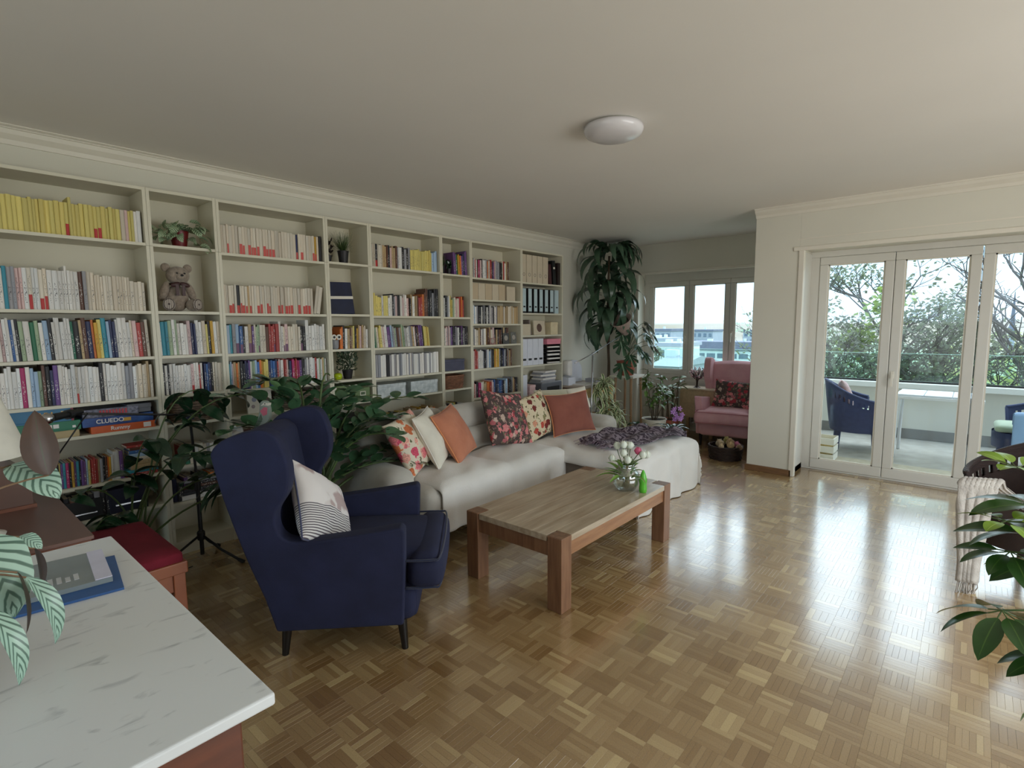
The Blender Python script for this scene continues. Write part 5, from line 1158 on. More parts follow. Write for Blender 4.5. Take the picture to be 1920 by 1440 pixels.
TUL = mat('tulip_white', (.90, .91, .85), rough=.5, var=.05, sub=.1); TULP = mat('tulip_pink', (.80, .34, .48), rough=.5, var=.2, scale=30); TUG = leaf_mat('tulip_leaf', (.46, .60, .28), '8fae5c', rough=.4)
bq = thing('tulip_bouquet', 'bouquet of white tulips and one pink tulip in the glass vase', 'flowers', (vx, vy, Ht+.03)); R = random.Random(12)
TL = leaf_mesh('tulip_leaf', .24, .045, TUG, droop=.9, fold=.5, shape=.8)
heads = [(-.10, -.03, .20, 0), (-.055, .04, .27, 0), (-.02, .00, .285, 0), (.03, .02, .275, 0), (.075, -.01, .245, 1), (.10, -.04, .225, 0), (-.01, -.09, .205, 0), (.145, .03, .21, 0), (-.03, -.05, .24, 0), (.03, .09, .26, 0)]
for hx, hy, hz, pk in heads:
    # hx, hy along camera right / toward camera
    wx = hx*.656+hy*.755; wy = -hx*.755+hy*.656
    m = MB(); m.tube(smoothpts([(wx*-.2, wy*-.2, -.01), (wx*.15, wy*.15, .10), (wx*.6, wy*.6, .17), (wx, wy, hz-.03)], 4), .0035, .003, 6); m.build('stem', STEM, bq, smooth=True)
    hd = MB(); r = .022
    hd.lathe([(.004, 0), (r*.8, .008), (r, .022), (r*.85, .038), (r*.4, .050)], 12, M=Matrix.Translation((wx, wy, hz-.033)))
    for k in range(6):
        a = k*pi/3; c_, s_ = cos(a), sin(a); b0 = Vector((wx, wy, hz-.033)); rr = r*1.08
        hd.add([b0+Vector((c_*rr*.6, s_*rr*.6, .006)), b0+Vector((cos(a-.5)*rr, sin(a-.5)*rr, .026)), b0+Vector((c_*rr*.55, s_*rr*.55, .055)), b0+Vector((cos(a+.5)*rr, sin(a+.5)*rr, .026)), b0+Vector((c_*rr*1.15, s_*rr*1.15, .026))], [(0, 1, 4), (1, 2, 4), (2, 3, 4), (3, 0, 4)])
    q = hd.build('tulip_head', TULP if pk else TUL, bq, smooth=True)
    if pk: q['label'] = 'pink tulip head'
for i in range(26):
    a = R.uniform(0, 6.28); e_ = R.uniform(.45, 1.25); place(TL, 'leaf', bq, aim((cos(a)*.012, sin(a)*.012, .04), (cos(a)*cos(e_), sin(a)*cos(e_), sin(e_)), R.uniform(-.4, .4), R.uniform(.55, .95)))
t = thing('green_candle', 'bright green finger-shaped candle figure beside the vase', 'ornament', (3.135, 1.585, Ht+.0005))
m = MB(); m.lathe([(.020, 0), (.024, .004), (.026, .03), (.023, .055), (.026, .08), (.021, .105), (.014, .130), (.006, .148), (.001, .152)], 12); m.build('body', mat('bright_green_wax', (.36, .72, .20), rough=.3, var=.1, scale=20), t, smooth=True)
# ---- marble-topped commode in the foreground
MARB = mat('white_marble', (.83, .83, .81), rough=.3, var=0, scale=2.2, spec=.5); _t = MARB.node_tree; _b = _t.nodes['Principled BSDF']
_c = _t.nodes.new('ShaderNodeTexCoord'); _mp = _t.nodes.new('ShaderNodeMapping'); _mp.inputs['Rotation'].default_value = (0, 0, .45); _mp.inputs['Scale'].default_value = (3.5, 9, 2); _t.links.new(_c.outputs['Object'], _mp.inputs[0]); _n1 = _t.nodes.new('ShaderNodeTexNoise'); _n1.inputs['Scale'].default_value = 3.6; _n1.inputs['Detail'].default_value = 5; _n1.inputs['Distortion'].default_value = .7; _t.links.new(_mp.outputs[0], _n1.inputs[0]); _r = _t.nodes.new('ShaderNodeValToRGB')
_r.color_ramp.elements[0].position = .25; _r.color_ramp.elements[0].color = lin((.70, .72, .73)); _r.color_ramp.elements[1].position = .40; _r.color_ramp.elements[1].color = lin((.87, .885, .89)); _t.links.new(_n1.outputs[0], _r.inputs[0]); _t.links.new(_r.outputs[0], _b.inputs['Base Color'])
MAHO = mat('mahogany', (.44, .24, .15), rough=.4, var=.2, scale=5, stretch=(1, 1, 7), col2=(.34, .18, .11))
t = thing('marble_topped_commode', 'brown wooden commode with a white marble top in the near left corner', 'commode', (.393, .915, 0))
m = MB(); m.box(-1.6, 0, 0, 1.13, .826, .85); m.build('marble_top', MARB, t, bevel=.005, bseg=3)
m = MB(); m.box(-1.56, -.045, .04, 1.09, .06, .826); m.build('commode_body', MAHO, t, bevel=.004)
for y0 in (.07, .58):
    for z0, z1 in ((.62, .80), (.36, .60), (.10, .34)):
        m = MB(); m.box(-.045, -.036, y0, y0+.48, z0, z1); dr = m.build('drawer_front', MAHO, t, bevel=.002); m = MB(); m.lathe([(.008, 0), (.006, .012), (.014, .02), (.001, .026)], 12, M=Matrix.Translation((-.036, y0+.24, (z0+z1)/2)) @ Matrix.Rotation(pi/2, 4, 'Y')); m.build('knob', mat('brass', (.7, .55, .3), rough=.3, metal=1), dr)
m = MB(); m.box(-1.54, -.07, .06, 1.07, 0, .06); m.build('plinth', MAHO, t)
# papers on the marble
t = thing('blue_folder', 'blue cardboard folder under plastic-wrapped papers on the marble top', 'folder', (.12, 1.70, .8505), radians(-8)); m = MB(); m.box(-.30, .215, -.085, .17, 0, .006); m.build('cover', mat('folder_blue', (.20, .36, .58), rough=.5), t)
t = thing('magazine_in_wrap', 'grey magazine in clear plastic wrap lying on the blue folder', 'magazine', (.13, 1.74, .857), radians(-6)); m = MB(); m.box(-.30, .19, -.075, .16, 0, .012); m.build('cover', mat('magazine_grey', (.50, .54, .55), rough=.25, var=.15, scale=6), t)
m = MB(); m.box(.155, .19, -.07, .16, .012, .014); m.build('white_margin', mat('print_lilac', (.82, .82, .90), rough=.3), t)
m = MB(); m.box(-.28, .02, .05, .15, .012, .0135); m.build('blue_sky_print', mat('print_sky', (.55, .68, .78), rough=.3), t)
R = random.Random(2); 
for i in range(9):
    h_ = R.uniform(.02, .055); x = -.02+i*.017; m = MB(); m.box(x, x+.010, -.03-.0*i, -.03+h_, .012, .0132); m.build('pale_print_bar', mat('print_pale', (.72, .73, .74), rough=.3), t)
t = thing('small_booklet', 'small dark booklet with white lettering on top of the magazine', 'booklet', (.03, 1.865, .872), radians(-7)); m = MB(); m.box(-.05, .05, -.03, .03, 0, .005); m.build('cover', mat('booklet_dark', (.16, .17, .20)), t)
for i in range(5): m = MB(); m.box(-.04+i*.016, -.04+i*.016+.010, -.012, .012-(i % 2)*.01, .005, .0058); m.build('white_print_bar', Wt, t)
# ---- brown desk, domed case, lamp, red bench
DESK = mat('walnut_desk_top', (.42, .30, .26), rough=.38, var=.1, scale=3, stretch=(6, 1, 1)); DESKF = mat('walnut_desk_edge', (.50, .28, .16), rough=.45, var=.2, scale=6, stretch=(1, 1, 4), col2=(.36, .19, .11))
t = thing('writing_desk', 'dark brown wooden desk standing between the marble commode and the bookcases', 'desk', (.413, 2.41, 0))
m = MB(); m.box(-1.3, 0, 0, .93, .735, .75); m.build('desk_top', DESK, t, bevel=.003); m = MB(); m.box(-1.29, -.008, .008, .92, .60, .735); m.build('desk_apron', DESKF, t, bevel=.003)
for x in (-1.27, -.07):
    for y in (.02, .86): m = MB(); m.box(x, x+.05, y, y+.05, 0, .60); m.build('leg', DESKF, t, bevel=.003)
t = thing('domed_wooden_case', 'brown bentwood domed case standing on the desk at the left edge', 'case', (-.30, 3.00, .7505))
pf = [(-.25, 0), (-.25, .10)]+[(-.25+.12*(1-cos(a)), .10+.10*sin(a)) for a in [i*pi/16 for i in range(1, 9)]]+[(.50+.12*sin(a), .10+.10*cos(a)) for a in [i*pi/16 for i in range(0, 8)]]+[(.62, .10), (.62, 0)]
m = MB(); m.prism(pf, 'y', -.0, .26); m.build('case_shell', mat('bentwood_brown', (.36, .25, .20), rough=.35, var=.15, scale=4), t, smooth=True, sharp=35); m = MB(); m.box(-.26, .63, -.008, .268, 0, .015); m.build('case_foot', DESKF, t)
t = thing('table_lamp', 'table lamp with cream cone shade at the left photo edge', 'lamp', (.13, 2.68, .7505))
m = MB(); m.lathe([(.16, .30), (.095, .52), (.09, .52), (.155, .30)], 32); m.build('lamp_shade', mat('cream_lampshade', (.88, .87, .82), rough=.7), t, smooth=True, sharp=50); m = MB(); m.lathe([(.07, 0), (.075, .01), (.03, .03), (.02, .08), (.045, .15), (.03, .22), (.012, .26), (.010, .34)], 20); m.build('lamp_base', POTW, t, smooth=True)
REDV = fabric('crimson_velvet', (.50, .10, .18), (.42, .07, .14), sheen=0); t = thing('piano_bench', 'wooden bench with crimson velvet seat tucked at the brown desk', 'bench', (.60, 3.0, 0)); CHER = mat('cherry_wood', (.56, .32, .20), rough=.4, var=.15, scale=6, stretch=(1, 5, 1))
m = MB(); m.box(-.19, .19, -.32, .33, .385, .44); m.build('seat_frame', CHER, t, bevel=.005); m = MB(); m.soft((0, .005, .455), (.18, .315, .03), .02, 8, puff=.015); m.build('seat_pad', REDV, t, smooth=True, merge=1e-4)
m = MB(); m.box(-.175, .175, -.30, .31, .30, .383); m.build('drawer_box', CHER, t, bevel=.004)
for x in (-.18, .13):
    for y in (-.31, .27): m = MB(); m.box(x, x+.05, y, y+.05, 0, .386); m.build('leg', CHER, t, bevel=.004)
# ================================================================= CEILING LAMP
t = thing('ceiling_lamp', 'round flat opal ceiling lamp, switched off', 'ceiling lamp', (2.75, 1.615, H))
m = MB(); m.lathe([(.165, -.012), (.166, -.03), (.155, -.052), (.12, -.068), (.06, -.077), (.001, -.079)], 48); m.build('opal_shade', mat('opal_glass', (.86, .85, .86), rough=.18, var=.01), t, smooth=True)
m = MB(); m.lathe([(.15, 0), (.15, -.014), (.001, -.014)], 40); m.build('mounting_plate', POTG, t)
# ================================================================= MICROPHONE STAND
t = thing('microphone_stand', 'black tripod boom microphone stand behind the navy armchair', 'microphone stand', (1.19, 3.74, 0))
m = MB(); m.tube([(0, 0, .03), (0, 0, .50)], .0125, None, 12); m.build('lower_tube', BLACKM, t, smooth=True, sharp=60)
m = MB(); m.tube([(0, 0, .50), (-.015, 0, .955)], .008, None, 10); m.build('upper_tube', BLACKM, t, smooth=True, sharp=60)
m = MB(); m.lathe([(.018, .46), (.02, .47), (.02, .52), (.016, .53)], 14); m.build('height_clutch', BLACKP, t)
for a, L in ((-62, .30), (60, .28), (178, .30)):
    c, s = cos(radians(a)), sin(radians(a)); s *= (.5 if s > 0 else 1)
    m = MB(); m.tube([(c*.012, s*.012, .16), (c*L*.5, s*L*.5, .075), (c*L, s*L, .012)], .008, None, 8); lg_ = m.build('leg', BLACKM, t, smooth=True)
    m = MB(); m.tube([(c*L*.93, s*L*.93, .02), (c*L*1.05, s*L*1.05, .009)], .0125, None, 10); m.build('rubber_foot', BLACKP, lg_)
m = MB(); m.lathe([(.02, .13), (.024, .14), (.024, .18), (.018, .19)], 14); m.build('leg_hub', BLACKP, t)
m = MB(); m.box(-.035, .005, -.018, .018, .93, .985); m.tube([(-.015, -.03, .955), (-.015, .03, .955)], .016, None, 12); m.build('boom_clutch', mat('dark_blue_plastic', (.16, .17, .28), rough=.4), t, bevel=.004)
bm_ = MB(); bm_.tube([(.16, -.02, .955), (-.015, 0, .96), (-.66, -.62, 1.115)], .006, None, 8); b_ = bm_.build('boom_arm', BLACKM, t, smooth=True); m = MB(); m.tube([(.12, -.015, .957), (.19, -.023, .952)], .016, None, 12); m.build('counterweight', BLACKP, b_)
t2 = thing('microphone', 'dark microphone with silver grille clipped to the boom stand', 'microphone', (.50, 3.09, 1.115), radians(222))
m = MB(); m.tube([(-.04, 0, .012), (.12, 0, .01)], .013, .017, 14); m.build('handle', BLACKP, t2, smooth=True, sharp=60); m = MB(); m.lathe([(.001, -.024), (.015, -.02), (.024, 0), (.024, .012), (.015, .026), (.001, .03)], 16, M=Matrix.Translation((.14, 0, .01)) @ Matrix.Rotation(pi/2, 4, 'Y')); m.build('grille', CHROME, t2, smooth=True); m = MB(); m.lathe([(.022, -.012), (.022, .012)], 14, M=Matrix.Translation((.03, 0, .01)) @ Matrix.Rotation(pi/2, 4, 'Y')); m.build('clip', BLACKP, t2)
m = MB(); m.tube(smoothpts([(.55, 3.10, 1.118), (.47, 3.05, 1.02), (.43, 3.18, .9), (.43, 3.36, .75), (.45, 3.40, .4), (.55, 3.45, .02), (.8, 3.6, .006), (1.1, 3.65, .006)], 8), .0032, None, 5); tag(m.build('microphone_cable', BLACKM, None, smooth=True), 'thin black cable hanging from the microphone to the floor', 'cable')
# ================================================================= BIG PLANTS
R = random.Random(21)
LZ = leaf_mat('zz_leaf', (.27, .41, .29), '4a6a4a', rough=.16); LZ2 = leaf_mat('zz_leaf_pale', (.46, .60, .40), '6a8a56', rough=.2)
def bez(p0, p1, p2, t): return p0*(1-t)**2+p1*2*t*(1-t)+p2*t*t
zz = thing('zz_plant', 'huge glossy dark green houseplant arching behind the navy armchair', 'plant', (1.72, 3.22, 0)); pot(zz, .17, .30, POTD)
ZL = leaf_mesh('zz_leaflet', .135, .085, LZ, droop=.25, fold=.12, n=6, shape=.9); ZL2 = leaf_mesh('zz_leaflet_pale', .085, .045, LZ2, droop=.2, fold=.12, n=6)
ends = [(.75, .05, .80), (.88, -.16, .62), (.62, -.30, .55), (.95, .08, .95), (.50, .20, 1.05), (.25, .25, 1.10), (.05, .30, 1.12), (-.20, .30, 1.15), (.35, .0, 1.0), (.60, -.10, .86), (.42, -.35, .78), (.15, -.2, 1.0), (-.15, .10, 1.05), (-.42, .25, 1.08), (-.48, .10, .90), (.80, .25, .72), (.68, .2, .98), (.2, .1, 1.18), (.98, -.10, .50), (-.05, -.1, .90)]
nl = 0
for i, (ex, ey, ez) in enumerate(ends):
    p0 = Vector((R.uniform(-.07, .07), R.uniform(-.07, .07), .28)); p2 = Vector((ex, ey, ez)); p1 = Vector((ex*.28, ey*.28, ez*1.02+.12))
    pts = [bez(p0, p1, p2, k/12) for k in range(13)]; m = MB(); m.tube(pts, .011, .004, 7); m.build('stem', STEM, zz, smooth=True)
    nlf = 9
    for k in range(nlf):
        tt = .34+.64*k/(nlf-1); q = bez(p0, p1, p2, tt); d = (bez(p0, p1, p2, min(1, tt+.02))-bez(p0, p1, p2, tt-.02)).normalized(); side = d.cross(Vector((0, 0, 1))).normalized()
        for s in (-1, 1):
            if nl >= 296: break
            dd = (d*.75+side*s+Vector((0, 0, R.uniform(-.05, .55)))).normalized(); nl += 1
            place(ZL if R.random() > .08 else ZL2, 'leaf', zz, aim(q, dd, R.uniform(-.6, .6), R.uniform(.8, 1.2)*(1-.25*abs(tt-.7))))
    
# dark trailing plant left of the armchair
pl = thing('dark_trailing_plant', 'dark broad-leaved plant with arching stems between red bench and navy armchair', 'plant', (.80, 3.60, 0)); pot(pl, .13, .24, POTD)
DL = leaf_mesh('broad_leaf', .17, .085, LV_DK, droop=.9, fold=.15, n=8, shape=.8); SLf = leaf_mesh('strap_leaf', .34, .036, LV_DK, droop=1.5, fold=.4, n=10, shape=.7)
for i, (ex, ey, ez, n_) in enumerate([(.30, .05, .98, 9), (.42, -.1, .80, 8), (-.25, -.15, .70, 8), (-.45, -.22, .50, 7), (.10, -.2, .78, 8), (.35, -.25, .62, 7), (-.1, .05, .86, 7), (.22, .1, 1.12, 8), (-.34, .05, .42, 6), (-.52, -.15, .66, 3), (.46, -.05, 1.08, 8)]):
    p0 = Vector((R.uniform(-.05, .05), R.uniform(-.05, .05), .22)); ex += .22; ey -= .08; p2 = Vector((ex, ey, ez)); p1 = Vector((ex*.3, ey*.3, ez+.1)); m = MB(); m.tube([bez(p0, p1, p2, k/12) for k in range(13)], .006, .003, 6); m.build('stem', STEM, pl, smooth=True)
    for k in range(n_):
        tt = 1-.55*k/n_; q = bez(p0, p1, p2, tt); a = R.uniform(0, 6.28); place(DL, 'leaf', pl, aim(q, (cos(a), sin(a)-.2, R.uniform(-.5, .6)), R.uniform(-.6, .6), R.uniform(.65, 1.05)))
sp_ = Vector((.52, -.21, .52))
for i in range(16):
    a = R.uniform(2.6, 6.9); place(SLf, 'strap_leaf', pl, aim(sp_, (cos(a), sin(a), R.uniform(.0, .6)), R.uniform(-.3, .3), R.uniform(.8, 1.15)))
m = MB(); m.tube([bez(Vector((.02, 0, .22)), Vector((.2, -.02, .45)), sp_, k/8) for k in range(9)], .007, .005, 6); m.build('stem', STEM, pl, smooth=True)
# tall corner dracaena with long hanging leaves
LDR = leaf_mat('hanging_leaf', (.23, .33, .25), '3d5a40', rough=.3)
dr = thing('tall_corner_plant', 'very tall plant with long drooping dark leaves hanging in the room corner', 'plant', (6.30, 3.74, 0)); pot(dr, .17, .32, POTG)
m = MB(); m.tube(smoothpts([(0, 0, .3), (.03, 0, .9), (-.02, 0, 1.5), (0, 0, 2.42)], 5), .022, .014, 8); m.tube([(.05, .03, .3), (.1, .05, 1.0), (.08, .03, 1.9)], .018, .01, 8); m.build('trunk', STEMB, dr, smooth=True)
H1 = leaf_mesh('hanging_leaf', .66, .13, LDR, droop=2.0, fold=.12, n=12, shape=.85, wave=.12); H2 = leaf_mesh('hanging_leaf_short', .50, .10, LDR, droop=2.3, fold=.12, n=12, shape=.8, wave=.15)
for i in range(150):
    z = (2.50-.03*R.random()) if i < 46 else R.uniform(1.45, 2.40); a = R.uniform(0, 6.28); e_ = R.uniform(-.1, .75) if i < 46 else R.uniform(-.5, .5)
    rr = .12 if i < 46 else .16
    if i < 20: a = -.9+R.uniform(-.9, .9)
    place(H1 if R.random() < .6 else H2, 'leaf', dr, aim((cos(a)*R.uniform(.0, rr), min(.2, sin(a)*R.uniform(0, rr)), z), (cos(a), sin(a)*(.5 if sin(a) > 0 else 1), e_), R.uniform(-.4, .4), (R.uniform(.62, .85) if i < 46 else R.uniform(.65, 1.0))*(1-.12*(z < 1.8))))
# monstera in terracotta pot on white stand
st = thing('plant_stand', 'white wooden plant stand under the terracotta pot in the corner', 'plant stand', (6.42, 3.62, 0)); st.location = (6.52, 3.55, 0)
m = MB(); m.box(-.2, .2, -.18, .18, .80, .83); m.build('stand_top', TRIM, st, bevel=.004)
for x in (-.17, .14):
    for y in (-.15, .12): m = MB(); m.tube([(x+.015, y+.015, 0), (x*.86+.015, y*.86+.015, .80)], .014, .018, 10); m.build('leg', mat('birch_leg', (.66, .52, .38), rough=.5), st)
LMO = leaf_mat('monstera_leaf', (.20, .31, .22), '8fa58c', rough=.28); mo = thing('monstera', 'split-leaf monstera in a terracotta pot by the corner window', 'plant', (6.46, 3.55, .8305)); pot(mo, .13, .19, TERRA)
def monstera_mesh(name, s, m_):
    vs = [(0, 0, 0)]; fs = []; uvs = [(.5, 0)]; N = 56
    for i in range(N+1):
        a = -pi*.93+2*pi*.93*i/N; r = s*(.62+.40*cos(a/1.15)); 
        cut = 1.0
        if i % 7 in (5, 6) and 6 < i < N-5: cut = .45 if i % 7 == 5 else .38
        x = r*cut*cos(a)+s*.18; y = r*cut*sin(a)*.92; vs.append((x, y, -.28*(x*x+y*y)/s)); uvs.append((.5+.5*y/s, x/s))
    c = vs[0]; vs[0] = (s*.18*0, 0, 0)
    for i in range(1, N+1): fs.append((0, i, i+1))
    me = bpy.data.meshes.new(name); me.from_pydata(vs, [], fs); me.materials.append(m_); ul = me.uv_layers.new(name='UVMap')
    for p in me.polygons:
        for li in p.loop_indices: ul.data[li].uv = uvs[me.loops[li].vertex_index]
    return me
MO = monstera_mesh('monstera_leaf', .17, LMO)
for i, (dx, dz, dy) in enumerate([(-.42, .30, -.1), (-.35, .12, -.2), (-.28, .42, -.05), (-.15, .50, 0), (-.48, .02, -.15), (.25, .48, -.15), (.40, .42, -.2), (.10, .55, -.05), (.34, .25, -.25), (-.2, .25, -.25), (.15, .30, -.25), (.0, .40, -.28), (.46, .55, -.1), (-.05, .15, -.28)]):
    q = Vector((dx*.656, -dx*.755+dy*.4, .16+dz)) if False else Vector((dx*.8, dy, .16+dz))
    m = MB(); m.tube([bez(Vector((0, 0, .17)), Vector((q.x*.3, q.y*.3, q.z)), q, k/8) for k in range(9)], .004, .003, 6); m.build('stem', STEM, mo, smooth=True)
    place(MO, 'leaf', mo, aim(q, (dx+.02, dy-.35, -.55), R.uniform(-.3, .3), R.uniform(.75, 1.1)))
# floor lamp
fl = thing('floor_lamp', 'slim chrome floor lamp with long arm and pleated beige shade', 'floor lamp', (5.28, 3.36, 0))
m = MB(); m.lathe([(.13, 0), (.13, .015), (.02, .022), (.012, .03)], 28); m.build('lamp_base', CHROME, fl, smooth=True, sharp=40)
m = MB(); m.tube([(0, 0, .02), (.13, .06, 1.17)], .009, None, 10); m.build('pole', CHROME, fl, smooth=True)
m = MB(); m.tube([(-.36, -.02, 1.09), (.13, .06, 1.17), (.95, .10, 1.40)], .006, None, 8); m.build('swing_arm', CHROME, fl, smooth=True); add_ell((.13, .06, 1.17), (.016, .016, .016), 'joint', CHROME, fl)
m = MB(); pl_n = 40
sm = Matrix.Translation((1.0, .10, 1.39)) @ Matrix.Rotation(radians(-38), 4, 'Y')
prof = [(.035, 0), (.135, .24)]
vs = []; 
for r, z in prof:
    for k in range(pl_n*2): a = pi*k/pl_n; q = r*(1+.04*(k % 2)); vs.append((q*cos(a), q*sin(a), z))
n2 = pl_n*2; m.add(vs, [(k, (k+1) % n2, n2+(k+1) % n2, n2+k) for k in range(n2)], 0, sm); m.build('pleated_shade', mat('pleated_beige', (.70, .62, .58), rough=.8, var=.05), fl)
# desk in the corner
YEL = mat('yellow_pine', (.80, .66, .42), rough=.45, var=.12, scale=4, stretch=(1, 6, 6)); DBW = mat('dark_brown_wood', (.38, .26, .20), rough=.5, var=.15, scale=5)
dk = thing('corner_desk', 'small desk with yellow pine front beside the rightmost bookcase', 'desk', (5.52, 3.60, 0))
m = MB(); m.box(0, .72, 0, .55, .72, .745); m.build('desk_top', mat('leather_white_top', (.72, .66, .60), rough=.5), dk, bevel=.003); m = MB(); m.box(.01, .70, .01, .03, .60, .72); m.build('drawer_front', YEL, dk); m = MB(); m.box(.01, .03, .03, .54, .44, .72); m.build('side_panel', DBW, dk)
for x in (.01, .66): m = MB(); m.box(x, x+.045, .01, .055, 0, .60); m.build('leg', YEL if x > .1 else YEL, dk); 
m = MB(); m.box(.05, .68, .06, .5, .30, .32); m.build('lower_shelf', YEL, dk)
m = MB(); m.box(.02, .05, .48, .52, 0, .6).box(.65, .68, .48, .52, 0, .6); m.build('rear_legs', DBW, dk)
for i, (x, y, w_, d, h, c, lab) in enumerate([(5.80, 3.66, .34, .24, .012, Wt, 'sheet of white paper at the front of the corner desk'), (5.62, 3.86, .16, .2, .10, WCARD, 'white paper stack on the corner desk next to the bookcase'), (5.66, 3.90, .10, .12, .20, Wt, 'white crumpled bag on the corner desk'), (6.02, 3.72, .12, .16, .06, mat('grey_paper', (.6, .6, .62)), 'grey box of papers at the right of the corner desk')]):
    t = thing('paper_pile', lab, 'papers', (x, y, .746)); zz_ = 0
    if i == 2:
        m = MB(); m.soft((0, .06, h/2+.0 +.10), (w_/2, d/2, h/2), .03, 6, noise=.012); m.build('bag', c, t, smooth=True); t.location.z = .746
    else:
        m = MB(); m.box(-w_/2, w_/2, 0, d, 0, h); m.build('sheets', c, t)
CLK = thing('white_round_screen', 'white half-round panel leaning at the wall behind the corner desk', 'panel', (5.95, 4.06, .7455)); m = MB(); m.prism([(-.2, 0), (.2, 0)]+[(.2*cos(a)*1.0, .14+.16*sin(a)) for a in [pi*i/14 for i in range(15)]], 'y', 0, .02); m.build('panel', WCARD, CLK, bevel=.003)
# variegated dracaena
LVV = leaf_mat('variegated_leaf', (.34, .46, .26), 'eef0c8', rough=.4, stripe=2); vp = thing('variegated_plant', 'bushy yellow-striped dracaena in a grey pot behind the sofa arm', 'plant', (5.60, 3.36, 0)); pot(vp, .17, .34, POTG)
VL = leaf_mesh('variegated_leaf', .22, .034, LVV, droop=1.5, fold=.3, n=7, shape=.7)
for j, (x, y, z) in enumerate([(0, 0, .62), (-.13, -.05, .50), (.13, -.04, .54), (-.06, .06, .74), (.08, .05, .76), (-.18, -.08, .38), (.18, -.10, .40), (0, -.14, .44), (.0, .02, .84)]):
    m = MB(); m.tube([(x*.2, y*.2, .32), (x*.6, y*.6, z*.6+.1), (x, y, z)], .008, .006, 6); m.build('cane', STEMB, vp)
    for i in range(24):
        a = R.uniform(0, 6.28); e_ = R.uniform(-.4, 1.2); place(VL, 'leaf', vp, aim((x, y, z-.10*R.random()), (cos(a)*cos(e_), sin(a)*cos(e_), sin(e_)), R.uniform(-.4, .4), R.uniform(.75, 1.15)))
# white pots group
LHO = leaf_mat('fresh_leaf', (.34, .46, .22), '8fae5c', rough=.35); FR = leaf_mesh('fresh_leaf', .12, .05, LHO, droop=.7, fold=.2, n=6)
wp = thing('green_pot_plant', 'leafy stems in the large white pot between the orchid and the glass vase', 'plant', (6.16, 2.98, 0)); pot(wp, .15, .33, POTW)
for j, (x, y, z) in enumerate([(-.08, 0, .60), (.05, .0, .78), (.14, -.05, .66), (-.14, .05, .85), (0, .1, .95), (.20, .02, .86), (-.02, -.06, .66)]):
    m = MB(); m.tube(smoothpts([(x*.2, y*.2, .31), (x*.9+.02, y*.9, z*.6+.1), (x, y, z)], 4), .006, .004, 6); m.build('stem', STEMB, wp, smooth=True)
    for i in range(13):
        a = R.uniform(0, 6.28); e_ = R.uniform(-.5, .9); place(FR, 'leaf', wp, aim((x, y, z-.16*R.random()), (cos(a)*cos(e_), sin(a)*cos(e_), sin(e_)), R.uniform(-.5, .5), R.uniform(.6, 1.1)))
orc = thing('orchid', 'purple flowering orchid with dark strap leaves in a white pot', 'plant', (5.72, 2.55, 0)); pot(orc, .105, .16, POTW); orc.location.z = .155
ob = thing('pot_stool', 'low white stool carrying the orchid pot behind the chaise', 'stool', (5.72, 2.55, 0)); m = MB(); m.lathe([(.12, .13), (.125, .14), (.12, .154), (.001, .154)], 24); m.build('stool_top', TRIM, ob)
for k in range(3): a = 2.1*k; m = MB(); m.tube([(cos(a)*.10, sin(a)*.10, 0), (cos(a)*.07, sin(a)*.07, .135)], .011, None, 8); m.build('leg', TRIM, ob)
OL = leaf_mesh('orchid_leaf', .26, .06, LV_DK, droop=.9, fold=.35, n=8)
for i in range(9): a = i*2.4; place(OL, 'leaf', orc, aim((0, 0, .15), (cos(a), sin(a), .55), 0, R.uniform(.75, 1.05)))
PUR = mat('orchid_purple', (.70, .52, .76), rough=.5, var=.25, scale=40); m = MB(); m.tube(smoothpts([(0, 0, .15), (.02, 0, .34), (.0, -.03, .46), (.03, -.08, .38)], 5), .004, .003, 6); m.build('flower_stem', STEM, orc, smooth=True)
for i in range(14):
    x, y, z = R.uniform(-.07, .08), R.uniform(-.12, -.02), R.uniform(.26, .42); m = MB(); b0 = Vector((x, y, z)); ax = aim(b0, (-.6, -.75, R.uniform(-.2, .3)))
    for k in range(5): a = k*1.257; m.add([(0, 0, 0), (.006, .022*cos(a-.45), .022*sin(a-.45)), (.002, .034*cos(a), .034*sin(a)), (.006, .022*cos(a+.45), .022*sin(a+.45))], [(0, 1, 2, 3)], 0, ax)
    m.lathe([(.001, .0), (.006, .003), (.001, .010)], 6, M=ax @ Matrix.Rotation(pi/2, 4, 'Y')); m.build('blossom', PUR, orc)
tl = thing('tall_leafy_plant', 'taller leafy plant with thin stakes left of the nightstand', 'plant', (6.62, 2.98, 0)); pot(tl, .12, .26, TERRA)
for j, (x, y, z) in enumerate([(-.1, 0, .72), (.06, -.1, .84), (.0, .05, .62), (.12, .02, .70)]):
    m = MB(); m.tube(smoothpts([(x*.2, y*.2, .24), (x*.7, y*.7, z*.7), (x, y, z)], 4), .007, .004, 6); m.build('stem', STEMB, tl, smooth=True)
    for i in range(13): a = R.uniform(0, 6.28); e_ = R.uniform(-.5, .9); place(FR, 'leaf', tl, aim((x, y, z-.2*R.random()), (cos(a)*cos(e_), sin(a)*cos(e_), sin(e_)), R.uniform(-.5, .5), R.uniform(.7, 1.2)))
cg = thing('glass_bottle_vase', 'conical white glass vase with drooping dark leaves behind the chaise', 'vase', (5.42, 2.82, 0)); cg.location.z = .12
m = MB(); m.lathe([(.10, 0), (.105, .01), (.06, .12), (.03, .22), (.035, .27), (.028, .27), (.024, .22)], 24); m.build('vase_body', POTW, cg, smooth=True)
sb = thing('low_bench', 'low wooden bench under books and vases behind the chaise', 'bench', (5.28, 2.98, 0)); m = MB(); m.box(-.30, .28, -.26, .22, .09, .118); m.build('bench_top', YEL, sb, bevel=.003)
